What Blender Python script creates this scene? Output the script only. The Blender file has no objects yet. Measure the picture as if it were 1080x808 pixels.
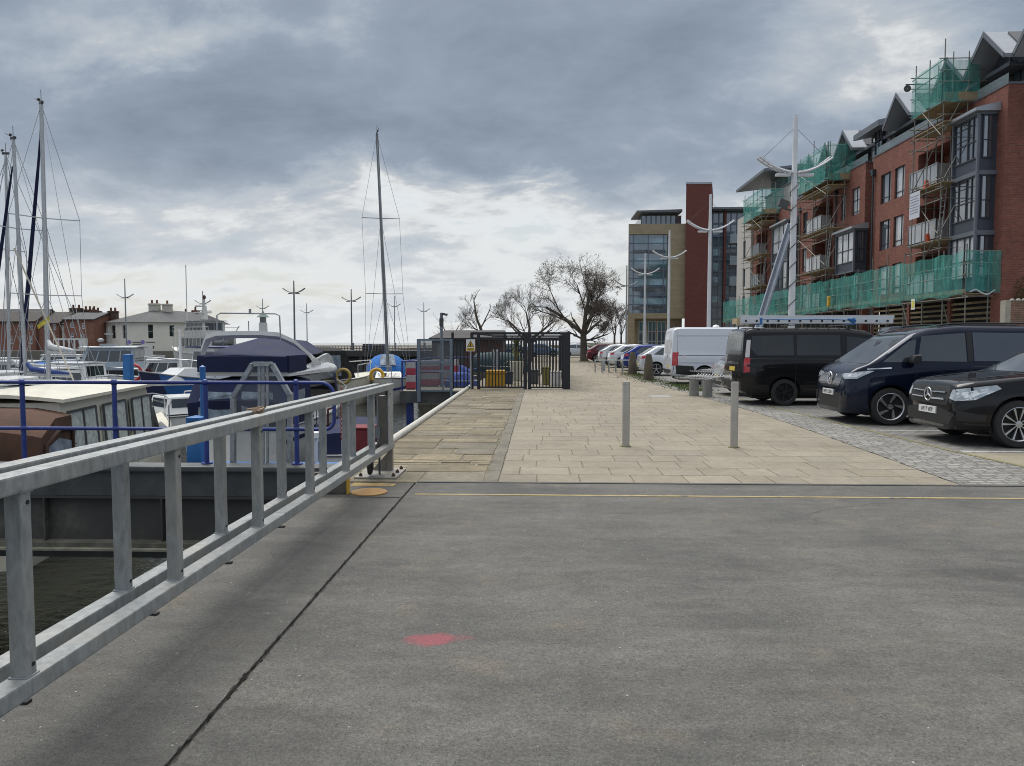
import bpy, bmesh, math, random
from mathutils import Vector, Matrix
from mathutils.bvhtree import BVHTree
R = math.radians
rnd = random.Random(7)
scene = bpy.context.scene
COL = scene.collection

# ---------------------------------------------------------------- camera
cam_data = bpy.data.cameras.new("camera")
cam = bpy.data.objects.new("camera", cam_data)
COL.objects.link(cam)
cam_data.sensor_width = 36.0
cam_data.lens = 26.0
cam_data.clip_start = 0.05
cam_data.clip_end = 9000
cam.location = (0, 0, 1.6)
cam.rotation_euler = (R(90 - 3.15), 0, R(2.06))
scene.camera = cam

# ---------------------------------------------------------------- materials
MATS = {}
def new_mat(name):
    m = bpy.data.materials.new(name)
    m.use_nodes = True
    nt = m.node_tree
    b = nt.nodes["Principled BSDF"]
    return m, nt, b
def N(nt, typ, **kw):
    n = nt.nodes.new(typ)
    for k, v in kw.items():
        setattr(n, k, v)
    return n
def rgba(c): return (c[0], c[1], c[2], 1.0)
def mix(nt, fac, a, b, blend='MIX'):
    n = nt.nodes.new("ShaderNodeMix"); n.data_type = 'RGBA'; n.blend_type = blend
    for sock, val in ((n.inputs[0], fac), (n.inputs[6], a), (n.inputs[7], b)):
        if hasattr(val, "links"): nt.links.new(val, sock)
        elif isinstance(val, (int, float)): sock.default_value = val
        else: sock.default_value = rgba(val)
    return n.outputs[2]
def ramp(nt, fac, lo, hi, c0=(0, 0, 0), c1=(1, 1, 1)):
    n = nt.nodes.new("ShaderNodeValToRGB")
    n.color_ramp.elements[0].position = lo; n.color_ramp.elements[1].position = hi
    n.color_ramp.elements[0].color = rgba(c0); n.color_ramp.elements[1].color = rgba(c1)
    nt.links.new(fac, n.inputs[0])
    return n.outputs[0]
def noise(nt, vec, scale, detail=5, rough=.55, dist=0):
    n = nt.nodes.new("ShaderNodeTexNoise")
    n.inputs["Scale"].default_value = scale; n.inputs["Detail"].default_value = detail
    n.inputs["Roughness"].default_value = rough; n.inputs["Distortion"].default_value = dist
    if vec is not None: nt.links.new(vec, n.inputs["Vector"])
    return n.outputs["Fac"]
def math_(nt, op, a, b=0.0):
    n = nt.nodes.new("ShaderNodeMath"); n.operation = op
    for s, v in ((n.inputs[0], a), (n.inputs[1], b)):
        if hasattr(v, "links"): nt.links.new(v, s)
        else: s.default_value = v
    return n.outputs[0]
def coords(nt):
    return nt.nodes.new("ShaderNodeTexCoord").outputs["Object"]
def scaled(nt, vec, s):
    n = nt.nodes.new("ShaderNodeMapping"); n.inputs["Scale"].default_value = s
    nt.links.new(vec, n.inputs["Vector"]); return n.outputs[0]
def add_bump(nt, b, h, strength, dist=.01):
    n = nt.nodes.new("ShaderNodeBump"); n.inputs["Strength"].default_value = strength
    n.inputs["Distance"].default_value = dist
    nt.links.new(h, n.inputs["Height"]); nt.links.new(n.outputs[0], b.inputs["Normal"])
def M(name, col, rough=.6, metal=0., var=.12, vs=2.5, bump=0., bs=60., coat=0., alpha=1., stain=None, stain_lo=.55, stain_s=1.5, spec=.5, rv=.1):
    if name in MATS: return MATS[name]
    m, nt, b = new_mat(name)
    tc = coords(nt)
    n1 = noise(nt, tc, vs, 6, .6)
    d = tuple(max(0, c * (1 - var)) for c in col); l = tuple(min(1, c * (1 + var)) for c in col)
    c = ramp(nt, n1, .3, .7, d, l)
    if stain:
        n2 = noise(nt, tc, stain_s, 8, .68)
        f = ramp(nt, n2, stain_lo, min(1, stain_lo + .16))
        c = mix(nt, f, c, stain)
    nt.links.new(c, b.inputs["Base Color"])
    if rv:
        rr = nt.nodes.new("ShaderNodeMapRange")
        rr.inputs[3].default_value = max(.02, rough - rv); rr.inputs[4].default_value = min(1, rough + rv)
        nt.links.new(n1, rr.inputs[0]); nt.links.new(rr.outputs[0], b.inputs["Roughness"])
    else:
        b.inputs["Roughness"].default_value = rough
    b.inputs["Metallic"].default_value = metal
    b.inputs["Specular IOR Level"].default_value = spec
    b.inputs["Coat Weight"].default_value = coat
    b.inputs["Coat Roughness"].default_value = .04
    b.inputs["Alpha"].default_value = alpha
    if bump: add_bump(nt, b, noise(nt, tc, bs, 4), bump)
    MATS[name] = m
    return m
def brick_mat(name, c1, c2, mortar, bw, bh, ms, wall=True, rough=.85, bump=.4, bd=.01, freq=2, off=.5, squash=1., sq_f=2, wobble=0., stain=None, stain_s=.6, stain_lo=.5, tint=.25, speck=0.):
    if name in MATS: return MATS[name]
    m, nt, b = new_mat(name)
    tc = coords(nt)
    sep = nt.nodes.new("ShaderNodeSeparateXYZ"); nt.links.new(tc, sep.inputs[0])
    com = nt.nodes.new("ShaderNodeCombineXYZ")
    if wall:
        nt.links.new(math_(nt, 'ADD', sep.outputs[0], sep.outputs[1]), com.inputs[0]); nt.links.new(sep.outputs[2], com.inputs[1])
    else:
        nt.links.new(sep.outputs[0], com.inputs[0]); nt.links.new(sep.outputs[1], com.inputs[1])
    vec = com.outputs[0]
    if wobble:
        nn = nt.nodes.new("ShaderNodeTexNoise"); nn.inputs["Scale"].default_value = .9; nn.inputs["Detail"].default_value = 4
        nt.links.new(tc, nn.inputs["Vector"])
        vm = nt.nodes.new("ShaderNodeVectorMath"); vm.operation = 'MULTIPLY_ADD'
        vm.inputs[1].default_value = (wobble, wobble, 0)
        nt.links.new(nn.outputs["Color"], vm.inputs[0]); nt.links.new(vec, vm.inputs[2]); vec = vm.outputs[0]
    bt = nt.nodes.new("ShaderNodeTexBrick")
    bt.offset = off; bt.offset_frequency = freq; bt.squash = squash; bt.squash_frequency = sq_f
    bt.inputs["Scale"].default_value = 1; bt.inputs["Brick Width"].default_value = bw; bt.inputs["Row Height"].default_value = bh
    bt.inputs["Mortar Size"].default_value = ms; bt.inputs["Mortar Smooth"].default_value = .3; bt.inputs["Bias"].default_value = 0
    bt.inputs["Color1"].default_value = rgba(c1); bt.inputs["Color2"].default_value = rgba(c2); bt.inputs["Mortar"].default_value = rgba(mortar)
    nt.links.new(vec, bt.inputs["Vector"])
    n1 = noise(nt, tc, 1.1, 8, .65)
    c = mix(nt, 1., bt.outputs["Color"], ramp(nt, n1, .25, .75, (1 - tint,) * 3, (1 + tint * .4,) * 3), 'MULTIPLY')
    n3 = noise(nt, tc, 14, 6, .7)
    c = mix(nt, 1., c, ramp(nt, n3, .3, .7, (.82, .82, .82), (1.1, 1.1, 1.1)), 'MULTIPLY')
    if stain:
        n2 = noise(nt, tc, stain_s, 9, .7)
        c = mix(nt, ramp(nt, n2, stain_lo, stain_lo + .22), c, stain)
    if speck:
        c = mix(nt, ramp(nt, noise(nt, tc, 38, 3, .6), .62, .7, (0, 0, 0), (speck,) * 3), c, tuple(x * .3 for x in c1))
    nt.links.new(c, b.inputs["Base Color"])
    b.inputs["Roughness"].default_value = rough
    h = math_(nt, 'ADD', math_(nt, 'MULTIPLY', bt.outputs["Fac"], -1.0), math_(nt, 'MULTIPLY', n3, .35))
    add_bump(nt, b, h, bump, bd)
    MATS[name] = m
    return m

def glass_mat(name, col, rough=.04, ior=1.62, var=.4, vs=.8):
    m = M(name, col, rough, 0, var, vs, rv=.0)
    b = m.node_tree.nodes["Principled BSDF"]; b.inputs["IOR"].default_value = ior
    return m

galv = M("galvanised", (.34, .36, .37), .5, .55, .3, 13, .25, 90, rv=.14, stain=(.42, .44, .45), stain_s=22, stain_lo=.55)
def weathered_galv():
    m, nt, b = new_mat("galvanised_weathered")
    tc = coords(nt)
    n1 = noise(nt, scaled(nt, tc, (1, 1, .35)), 26, 5, .65, .6); n2 = noise(nt, tc, 2.2, 6, .6)
    c = ramp(nt, n1, .32, .68, (.195, .212, .215), (.36, .375, .375))
    c = mix(nt, ramp(nt, n2, .45, .7), c, mix(nt, .5, c, (.40, .37, .31)))
    rs = ramp(nt, noise(nt, scaled(nt, tc, (1, 1, .6)), 7, 9, .75, .4), .66, .74, (0,) * 3, (.55,) * 3)
    c = mix(nt, rs, c, (.16, .10, .06))
    sc_ = ramp(nt, noise(nt, scaled(nt, tc, (9, .8, 9)), 9, 4, .6), .70, .75, (0,) * 3, (.5,) * 3)
    c = mix(nt, sc_, c, (.5, .51, .52))
    nt.links.new(c, b.inputs["Base Color"])
    geo = nt.nodes.new("ShaderNodeNewGeometry"); b.inputs["Metallic"].default_value = .25
    nt.links.new(ramp(nt, n1, .3, .7, (.42,) * 3, (.62,) * 3), b.inputs["Roughness"])
    add_bump(nt, b, n1, .12, .003)
    MATS["galvanised_weathered"] = m; return m
galvw = weathered_galv()
steel_dark = M("dark_steel", (.075, .078, .076), .65, .2, .3, 3, .2, 50, stain=(.16, .14, .11), stain_lo=.6)
blue_paint = M("blue_paint", (.022, .042, .20), .38, 0, .25, 6, .05, 60, stain=(.05, .07, .2), stain_lo=.62, stain_s=6)
bright_blue = M("bright_blue_paint", (.02, .13, .36), .45, 0, .2, 4, stain=(.1, .12, .14), stain_lo=.66)
white_gel = M("white_gelcoat", (.72, .73, .72), .25, 0, .06, 1.5, coat=.3, stain=(.52, .5, .44), stain_lo=.66)
cream_gel = M("cream_gelcoat", (.70, .665, .54), .35, 0, .08, 1.5, coat=.2, stain=(.4, .36, .26), stain_lo=.66)
navy_canvas = M("navy_canvas", (.005, .010, .050), .85, 0, .35, 3, 1., 4.5)
blue_canvas = M("blue_canvas", (.012, .13, .42), .85, 0, .25, 4, 1., 5)
brown_canvas = M("brown_canvas", (.085, .042, .026), .9, 0, .3, 4, 1., 4.5, stain=(.05, .027, .02), stain_lo=.55)
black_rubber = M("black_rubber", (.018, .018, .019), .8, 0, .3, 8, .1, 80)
black_plastic = M("black_plastic", (.02, .02, .022), .55, 0, .2, 8)
black_metal = M("black_painted_metal", (.012, .013, .018), .5, 0, .25, 5)
chrome = M("chrome", (.62, .63, .65), .12, 1., .05, 4, rv=.04)
alloy = M("alloy", (.5, .51, .53), .28, .9, .08, 4, rv=.05)
win_dark = glass_mat("dark_glass", (.012, .014, .017), .04, 1.9)
boat_glass = glass_mat("boat_glass", (.03, .04, .05), .06, 1.7)
clear_film = M("clear_vinyl", (.22, .27, .33), .12, 0, .5, 4, .35, 6, rv=.05)
rope_white = M("rope_white", (.55, .53, .48), .9)
alu = M("aluminium", (.58, .59, .6), .35, .8, .1, 8)
mast_grey = M("mast_aluminium", (.46, .47, .48), .4, .5, .1, 3)
mast_dark = M("mast_shaded", (.2, .21, .22), .5, .4, .1, 3)  # darker copy of the mast aluminium, shade put into its base colour
red_paint = M("red_paint", (.45, .03, .03), .45, 0, .15, 4)
yellow_paint = M("yellow_paint", (.62, .36, .03), .5, 0, .15, 4, stain=(.2, .15, .08), stain_lo=.64, stain_s=5)
lamp_white = M("lamp_white", (.66, .67, .68), .4, .1, .08, 2, stain=(.4, .4, .4), stain_lo=.68)
lamp_grey = M("lamp_grey", (.30, .32, .34), .45, .3, .1, 2)
plastic_white = M("white_plastic", (.7, .7, .7), .4, 0, .06)

# ---------------------------------------------------------------- objects
ROOT = {}
def tag(o, label=None, cat=None, group=None, kind=None):
    if label: o["label"] = label
    if cat: o["category"] = cat
    if group: o["group"] = group
    if kind: o["kind"] = kind
    return o
def thing(name, label, cat, loc=(0, 0, 0), rotz=0, group=None):
    o = bpy.data.objects.new(name, None); COL.objects.link(o)
    o.empty_display_size = .2
    o.location = loc; o.rotation_euler = (0, 0, rotz)
    ROOT[o.name] = Matrix.Translation(Vector(loc)) @ Matrix.Rotation(rotz, 4, 'Z')
    tag(o, label, cat, group)
    return o
def root_of(o):
    while o.parent: o = o.parent
    return o
class MB:
    def __init__(s): s.v = []; s.f = []
    def add(s, vs, fs):
        k = len(s.v); s.v += [Vector(p) for p in vs]; s.f += [tuple(i + k for i in f) for f in fs]
        return s
    def quad(s, a, b, c, d): return s.add([a, b, c, d], [(0, 1, 2, 3)])
    def bx(s, x0, x1, y0, y1, z0, z1):
        vs = [(x, y, z) for z in (z0, z1) for y in (y0, y1) for x in (x0, x1)]
        return s.add(vs, [(0, 2, 3, 1), (4, 5, 7, 6), (0, 1, 5, 4), (2, 6, 7, 3), (0, 4, 6, 2), (1, 3, 7, 5)])
    def ob(s, c, size, rot=None):
        hx, hy, hz = size[0] / 2, size[1] / 2, size[2] / 2
        vs = [Vector((x, y, z)) for z in (-hz, hz) for y in (-hy, hy) for x in (-hx, hx)]
        if rot is not None: vs = [rot @ v for v in vs]
        c = Vector(c)
        return s.add([v + c for v in vs], [(0, 2, 3, 1), (4, 5, 7, 6), (0, 1, 5, 4), (2, 6, 7, 3), (0, 4, 6, 2), (1, 3, 7, 5)])
    def beam(s, p0, p1, w, h, up=(0, 0, 1)):
        p0 = Vector(p0); p1 = Vector(p1); d = (p1 - p0).normalized(); up = Vector(up)
        sd = d.cross(up)
        if sd.length < 1e-4: sd = d.cross(Vector((1, 0, 0)))
        sd.normalize(); u2 = sd.cross(d).normalized()
        vs = []
        for p in (p0, p1):
            for a, b in ((-1, -1), (1, -1), (1, 1), (-1, 1)): vs.append(p + sd * a * w / 2 + u2 * b * h / 2)
        return s.add(vs, [(0, 1, 2, 3)[::-1], (4, 5, 6, 7), (0, 1, 5, 4), (1, 2, 6, 5), (2, 3, 7, 6), (3, 0, 4, 7)])
    def tube(s, p0, p1, r, n=8, r1=None, caps=True):
        p0 = Vector(p0); p1 = Vector(p1); r1 = r if r1 is None else r1
        d = (p1 - p0)
        if d.length < 1e-6: return s
        d.normalize(); a = d.orthogonal().normalized(); b = d.cross(a)
        vs = []
        for p, q in ((p0, r), (p1, r1)):
            for i in range(n):
                t = 2 * math.pi * i / n; vs.append(p + (a * math.cos(t) + b * math.sin(t)) * q)
        fs = [(i, (i + 1) % n, n + (i + 1) % n, n + i) for i in range(n)]
        if caps: fs += [tuple(range(n))[::-1], tuple(range(n, 2 * n))]
        return s.add(vs, fs)
    def path(s, pts, r, n=8):
        pts = [Vector(p) for p in pts]
        m = len(pts); rings = []
        a = None
        for i, p in enumerate(pts):
            d = (pts[min(i + 1, m - 1)] - pts[max(i - 1, 0)]).normalized()
            if a is None: a = d.orthogonal().normalized()
            else:
                a = (a - d * a.dot(d))
                a = a.normalized() if a.length > 1e-5 else d.orthogonal().normalized()
            b = d.cross(a)
            q = r[i] if isinstance(r, (list, tuple)) else r
            rings.append([p + (a * math.cos(2 * math.pi * k / n) + b * math.sin(2 * math.pi * k / n)) * q for k in range(n)])
        return s.loft(rings)
    def loft(s, rings, cap=True, close=True):
        n = len(rings[0]); vs = [v for r in rings for v in r]; fs = []
        for i in range(len(rings) - 1):
            for k in range(n if close else n - 1):
                a = i * n + k; b = i * n + (k + 1) % n
                fs.append((a, b, b + n, a + n))
        if cap: fs += [tuple(range(n))[::-1], tuple(range((len(rings) - 1) * n, len(rings) * n))]
        return s.add(vs, fs)
    def prism(s, poly, ax, a, b):
        # poly of 2D points in the two other axes (in xyz order)
        def mk(p, t):
            if ax == 'x': return (t, p[0], p[1])
            if ax == 'y': return (p[0], t, p[1])
            return (p[0], p[1], t)
        n = len(poly)
        vs = [mk(p, a) for p in poly] + [mk(p, b) for p in poly]
        return s.add(vs, [tuple(range(n))[::-1], tuple(range(n, 2 * n))] + [(i, (i + 1) % n, n + (i + 1) % n, n + i) for i in range(n)])
    def lathe(s, prof, c=(0, 0, 0), ax='z', n=24):
        rings = []
        for r, h in prof:
            ring = []
            for i in range(n):
                t = 2 * math.pi * i / n; x, y = r * math.cos(t), r * math.sin(t)
                v = (x, y, h) if ax == 'z' else ((h, x, y) if ax == 'x' else (x, h, y))
                ring.append(Vector(v) + Vector(c))
            rings.append(ring)
        if prof[0][0] > .005 and prof[-1][0] > .005:
            return s.loft(rings + [list(rings[0])], cap=False)
        return s.loft(rings)
    def sphere(s, c, r, n=12, sz=1.):
        prof = [(max(1e-4, r * math.sin(math.pi * i / n)), -r * sz * math.cos(math.pi * i / n)) for i in range(n + 1)]
        return s.lathe(prof, c, 'z', n * 2 if n < 12 else 20)
    def xf(s, m):
        s.v = [m @ v for v in s.v]; return s
    def build(s, name, mat, parent=None, smooth=None, bevel=0., world=False, label=None, kind=None, loc=None):
        me = bpy.data.meshes.new(name)
        vs = s.v
        if world and parent is not None:
            inv = ROOT[root_of(parent).name].inverted(); vs = [inv @ v for v in vs]
        if loc is not None: vs = [v - Vector(loc) for v in vs]
        me.from_pydata([tuple(v) for v in vs], [], s.f)
        bm = bmesh.new(); bm.from_mesh(me)
        bmesh.ops.recalc_face_normals(bm, faces=bm.faces)
        if bevel:
            es = [e for e in bm.edges if len(e.link_faces) == 2 and e.calc_face_angle(0) > .6]
            bmesh.ops.bevel(bm, geom=es, offset=bevel, segments=2, affect='EDGES', profile=.6)
        bm.to_mesh(me); bm.free()
        if smooth is not None:
            me.polygons.foreach_set("use_smooth", [True] * len(me.polygons))
            me.set_sharp_from_angle(angle=R(smooth))
        me.materials.append(mat)
        o = bpy.data.objects.new(name, me); COL.objects.link(o)
        if loc is not None: o.location = loc; ROOT[o.name] = Matrix.Translation(Vector(loc))
        elif parent is None: ROOT[o.name] = Matrix.Identity(4)
        if parent is not None: o.parent = parent
        if label: o["label"] = label
        if kind: o["kind"] = kind
        return o
def copy_tree(o, parent=None):
    c = o.copy(); COL.objects.link(c)
    if parent is not None: c.parent = parent
    for ch in list(o.children): copy_tree(ch, c)
    return c
def place(src, loc, rotz=0, label=None, group=None, first=False):
    c = src if first else copy_tree(src)
    c.location = loc; c.rotation_euler = (0, 0, rotz)
    ROOT[c.name] = Matrix.Translation(Vector(loc)) @ Matrix.Rotation(rotz, 4, 'Z')
    tag(c, label, None, group)
    return c
def text_mesh(name, body, size, mat, parent, mtx, extrude=.002, world=True, font_w=1.):
    cu = bpy.data.curves.new(name, 'FONT'); cu.body = body; cu.size = size; cu.extrude = extrude
    cu.align_x = 'CENTER'; cu.align_y = 'CENTER'; cu.resolution_u = 2
    t = bpy.data.objects.new(name, cu); COL.objects.link(t)
    dg = bpy.context.evaluated_depsgraph_get()
    me = bpy.data.meshes.new_from_object(t.evaluated_get(dg))
    bpy.data.objects.remove(t); bpy.data.curves.remove(cu)
    m = mtx
    if world and parent is not None: m = ROOT[root_of(parent).name].inverted() @ mtx
    if font_w != 1.: me.transform(Matrix.Diagonal((font_w, 1, 1, 1)))
    me.transform(m); me.materials.clear(); me.materials.append(mat)
    o = bpy.data.objects.new(name, me); COL.objects.link(o)
    if parent is not None: o.parent = parent
    return o
# a point of the place seen at pixel (u, v) of the 1080 px wide photo, on the plane z = h, x = X or y = Y
_yw, _pt = R(2.06), R(3.15)
_fw = Vector((-math.sin(_yw) * math.cos(_pt), math.cos(_yw) * math.cos(_pt), -math.sin(_pt)))
_rt = Vector((math.cos(_yw), math.sin(_yw), 0)); _up = _rt.cross(_fw)
_C = Vector((0, 0, 1.6))
def _ray(u, v): return _fw + _rt * (u - 540) / 780 - _up * (v - 404) / 780
def gz(u, v, z=0.): d = _ray(u, v); return _C + d * ((z - 1.6) / d.z)
def gx(u, v, x): d = _ray(u, v); return _C + d * (x / d.x)
def gy(u, v, y): d = _ray(u, v); return _C + d * (y / d.y)
# ---------------------------------------------------------------- world and sun
w = bpy.data.worlds.new("World"); scene.world = w; w.use_nodes = True
nt = w.node_tree
for n in list(nt.nodes): nt.nodes.remove(n)
out = N(nt, "ShaderNodeOutputWorld")
SUN_EL, SUN_AZ = 60, -28          # azimuth measured from +Y towards +X
sky = N(nt, "ShaderNodeTexSky", sky_type='NISHITA'); sky.sun_disc = False
sky.sun_elevation = R(SUN_EL); sky.sun_rotation = R(SUN_AZ)
sky.air_density = 1.2; sky.dust_density = 2.0
bg1 = N(nt, "ShaderNodeBackground"); bg1.inputs[1].default_value = .06
nt.links.new(sky.outputs[0], bg1.inputs[0])
tc = N(nt, "ShaderNodeTexCoord").outputs["Generated"]
sep = N(nt, "ShaderNodeSeparateXYZ"); nt.links.new(tc, sep.inputs[0])
zz = math_(nt, 'MAXIMUM', sep.outputs[2], 0.0)
den = math_(nt, 'ADD', zz, .34)
com = N(nt, "ShaderNodeCombineXYZ")
nt.links.new(math_(nt, 'DIVIDE', sep.outputs[0], den), com.inputs[0]); nt.links.new(math_(nt, 'DIVIDE', sep.outputs[1], den), com.inputs[1])
mp = N(nt, "ShaderNodeMapping"); mp.inputs["Location"].default_value = (3.35, 1.9, 0); mp.inputs["Scale"].default_value = (1.55, 2.1, 1)
nt.links.new(com.outputs[0], mp.inputs["Vector"])
P = mp.outputs[0]
big = noise(nt, P, .55, 3, .5, .3)
med = noise(nt, P, 1.5, 9, .58, .35)
fine = noise(nt, P, 5.5, 7, .6, .2)
den2 = math_(nt, 'ADD', math_(nt, 'MULTIPLY', big, .40), math_(nt, 'ADD', math_(nt, 'MULTIPLY', med, .52), math_(nt, 'MULTIPLY', fine, .17)))
# thinner cloud towards the horizon
yy_ = math_(nt, 'MAXIMUM', sep.outputs[1], .06)
wob = noise(nt, P, 2.6, 6, .6); wob2 = noise(nt, P, 3.1, 6, .6, .6)
tx = math_(nt, 'ADD', math_(nt, 'DIVIDE', sep.outputs[0], yy_), math_(nt, 'MULTIPLY', math_(nt, 'SUBTRACT', wob, .5), .34))
tz = math_(nt, 'ADD', math_(nt, 'DIVIDE', sep.outputs[2], yy_), math_(nt, 'MULTIPLY', math_(nt, 'SUBTRACT', wob2, .5), .16))
den3 = math_(nt, 'ADD', den2, math_(nt, 'ADD', math_(nt, 'MULTIPLY', math_(nt, 'SUBTRACT', zz, .16), .24), -.025))
# banks of thicker cloud and thin bright breaks, each in its own part of the sky (direction, extent, weight)
for cu, cv, su, sv, wg in ((190, 42, 110, 34, -.15), (330, 222, 150, 42, -.10), (525, 212, 120, 36, -.145), (830, 78, 120, 52, -.07), (330, 115, 290, 55, .068), (625, 185, 130, 34, .07),
        (70, 175, 150, 55, .05), (650, 60, 190, 60, .06), (440, 278, 70, 17, .075), (60, 250, 140, 22, .06), (930, 170, 170, 100, .035), (20, 40, 120, 60, -.02), (480, 20, 160, 60, .05), (300, 300, 500, 45, -.05), (260, 272, 330, 55, -.055), (60, 255, 120, 20, .05), (560, 300, 200, 40, -.04)):
    a = math_(nt, 'DIVIDE', math_(nt, 'SUBTRACT', tx, (cu - 568) / 780), su / 780); b = math_(nt, 'DIVIDE', math_(nt, 'SUBTRACT', tz, (361 - cv) / 780), sv / 780)
    r2 = math_(nt, 'ADD', math_(nt, 'MULTIPLY', a, a), math_(nt, 'MULTIPLY', b, b))
    den3 = math_(nt, 'ADD', den3, math_(nt, 'MULTIPLY', math_(nt, 'POWER', 2.718, math_(nt, 'MULTIPLY', r2, -1.0)), wg))
cr = N(nt, "ShaderNodeValToRGB"); nt.links.new(den3, cr.inputs[0])
e = cr.color_ramp.elements
SKYC = [(.37, (.64, .655, .66)), (.43, (.50, .515, .525)), (.47, (.355, .385, .42)), (.515, (.295, .338, .392)), (.575, (.225, .268, .328)), (.72, (.165, .202, .255))]
e[0].position = SKYC[0][0]; e[0].color = rgba(SKYC[0][1]); e[1].position = SKYC[-1][0]; e[1].color = rgba(SKYC[-1][1])
for p_, c_ in SKYC[1:-1]:
    q = cr.color_ramp.elements.new(p_); q.color = rgba(c_)
hz = ramp(nt, zz, .0, .22, (1, 1, 1), (0, 0, 0))
cloud = mix(nt, math_(nt, 'MULTIPLY', hz, .74), cr.outputs[0], (.60, .62, .63))
# the cloud sheet is brighter around the hidden sun and overhead
sdir = Vector((math.sin(R(SUN_AZ)) * math.cos(R(SUN_EL)), math.cos(R(SUN_AZ)) * math.cos(R(SUN_EL)), math.sin(R(SUN_EL))))
vm = N(nt, "ShaderNodeVectorMath", operation='DOT_PRODUCT'); vm.inputs[1].default_value = sdir
nt.links.new(tc, vm.inputs[0])
glow = ramp(nt, vm.outputs["Value"], .86, 1.0)
cloud = mix(nt, glow, cloud, (2.6, 2.55, 2.4))
ov = ramp(nt, sep.outputs[2], .50, .85)
cloud = mix(nt, ov, cloud, (.95, .97, 1.0))
back = math_(nt, 'MULTIPLY', ramp(nt, math_(nt, 'MULTIPLY', sep.outputs[1], -1), .0, .4), ramp(nt, sep.outputs[2], .10, .42, (1, 1, 1), (0, 0, 0)))
cloud = mix(nt, math_(nt, 'MULTIPLY', back, .65), cloud, (.38, .45, .55))
bg2 = N(nt, "ShaderNodeBackground"); bg2.inputs[1].default_value = 1.0
nt.links.new(cloud, bg2.inputs[0])
gap = ramp(nt, den3, .33, .42, (.55,) * 3, (1, 1, 1))
ms = N(nt, "ShaderNodeMixShader"); nt.links.new(gap, ms.inputs[0])
nt.links.new(bg1.outputs[0], ms.inputs[1]); nt.links.new(bg2.outputs[0], ms.inputs[2])
nt.links.new(ms.outputs[0], out.inputs[0])

sl = bpy.data.lights.new("sun", 'SUN'); sl.energy = 1.8; sl.angle = R(45); sl.color = (1, .96, .90)
so = bpy.data.objects.new("sun", sl); COL.objects.link(so)
so.rotation_euler = sdir.to_track_quat('Z', 'Y').to_euler()
so.location = (-20, 20, 40)
scene.view_settings.view_transform = 'Standard'; scene.view_settings.look = 'None'
scene.view_settings.exposure = 0.47; scene.view_settings.gamma = 1
scene.render.engine = 'CYCLES'
scene.cycles.use_denoising = True
scene.cycles.filter_width = 1.0
scene.cycles.max_bounces = 6; scene.cycles.transparent_max_bounces = 24

# ---------------------------------------------------------------- ground
def sheet(name, poly, z, mat, thick=0., kind='structure'):
    mb = MB()
    if thick: mb.prism(poly, 'z', z - thick, z)
    else: mb.add([(x, y, z) for x, y in poly], [tuple(range(len(poly)))])
    return mb.build(name, mat, kind=kind)

def water_mat():
    m, nt, b = new_mat("dock_water"); tc = coords(nt)
    n1 = noise(nt, scaled(nt, tc, (1.0, 1.6, 1)), 1.6, 4, .55, .4); n2 = noise(nt, tc, 7, 3, .5)
    nt.links.new(ramp(nt, n1, .3, .7, (.008, .010, .006), (.014, .015, .009)), b.inputs["Base Color"])
    b.inputs["Roughness"].default_value = .07; b.inputs["IOR"].default_value = 1.33
    h = math_(nt, 'ADD', n1, math_(nt, 'MULTIPLY', n2, .25))
    add_bump(nt, b, h, .6, .08)
    return m
WATER_Z = -2.0
sheet("water", [(-3500, -300), (3500, -300), (3500, 5000), (-3500, 5000)], WATER_Z, water_mat())

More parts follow.
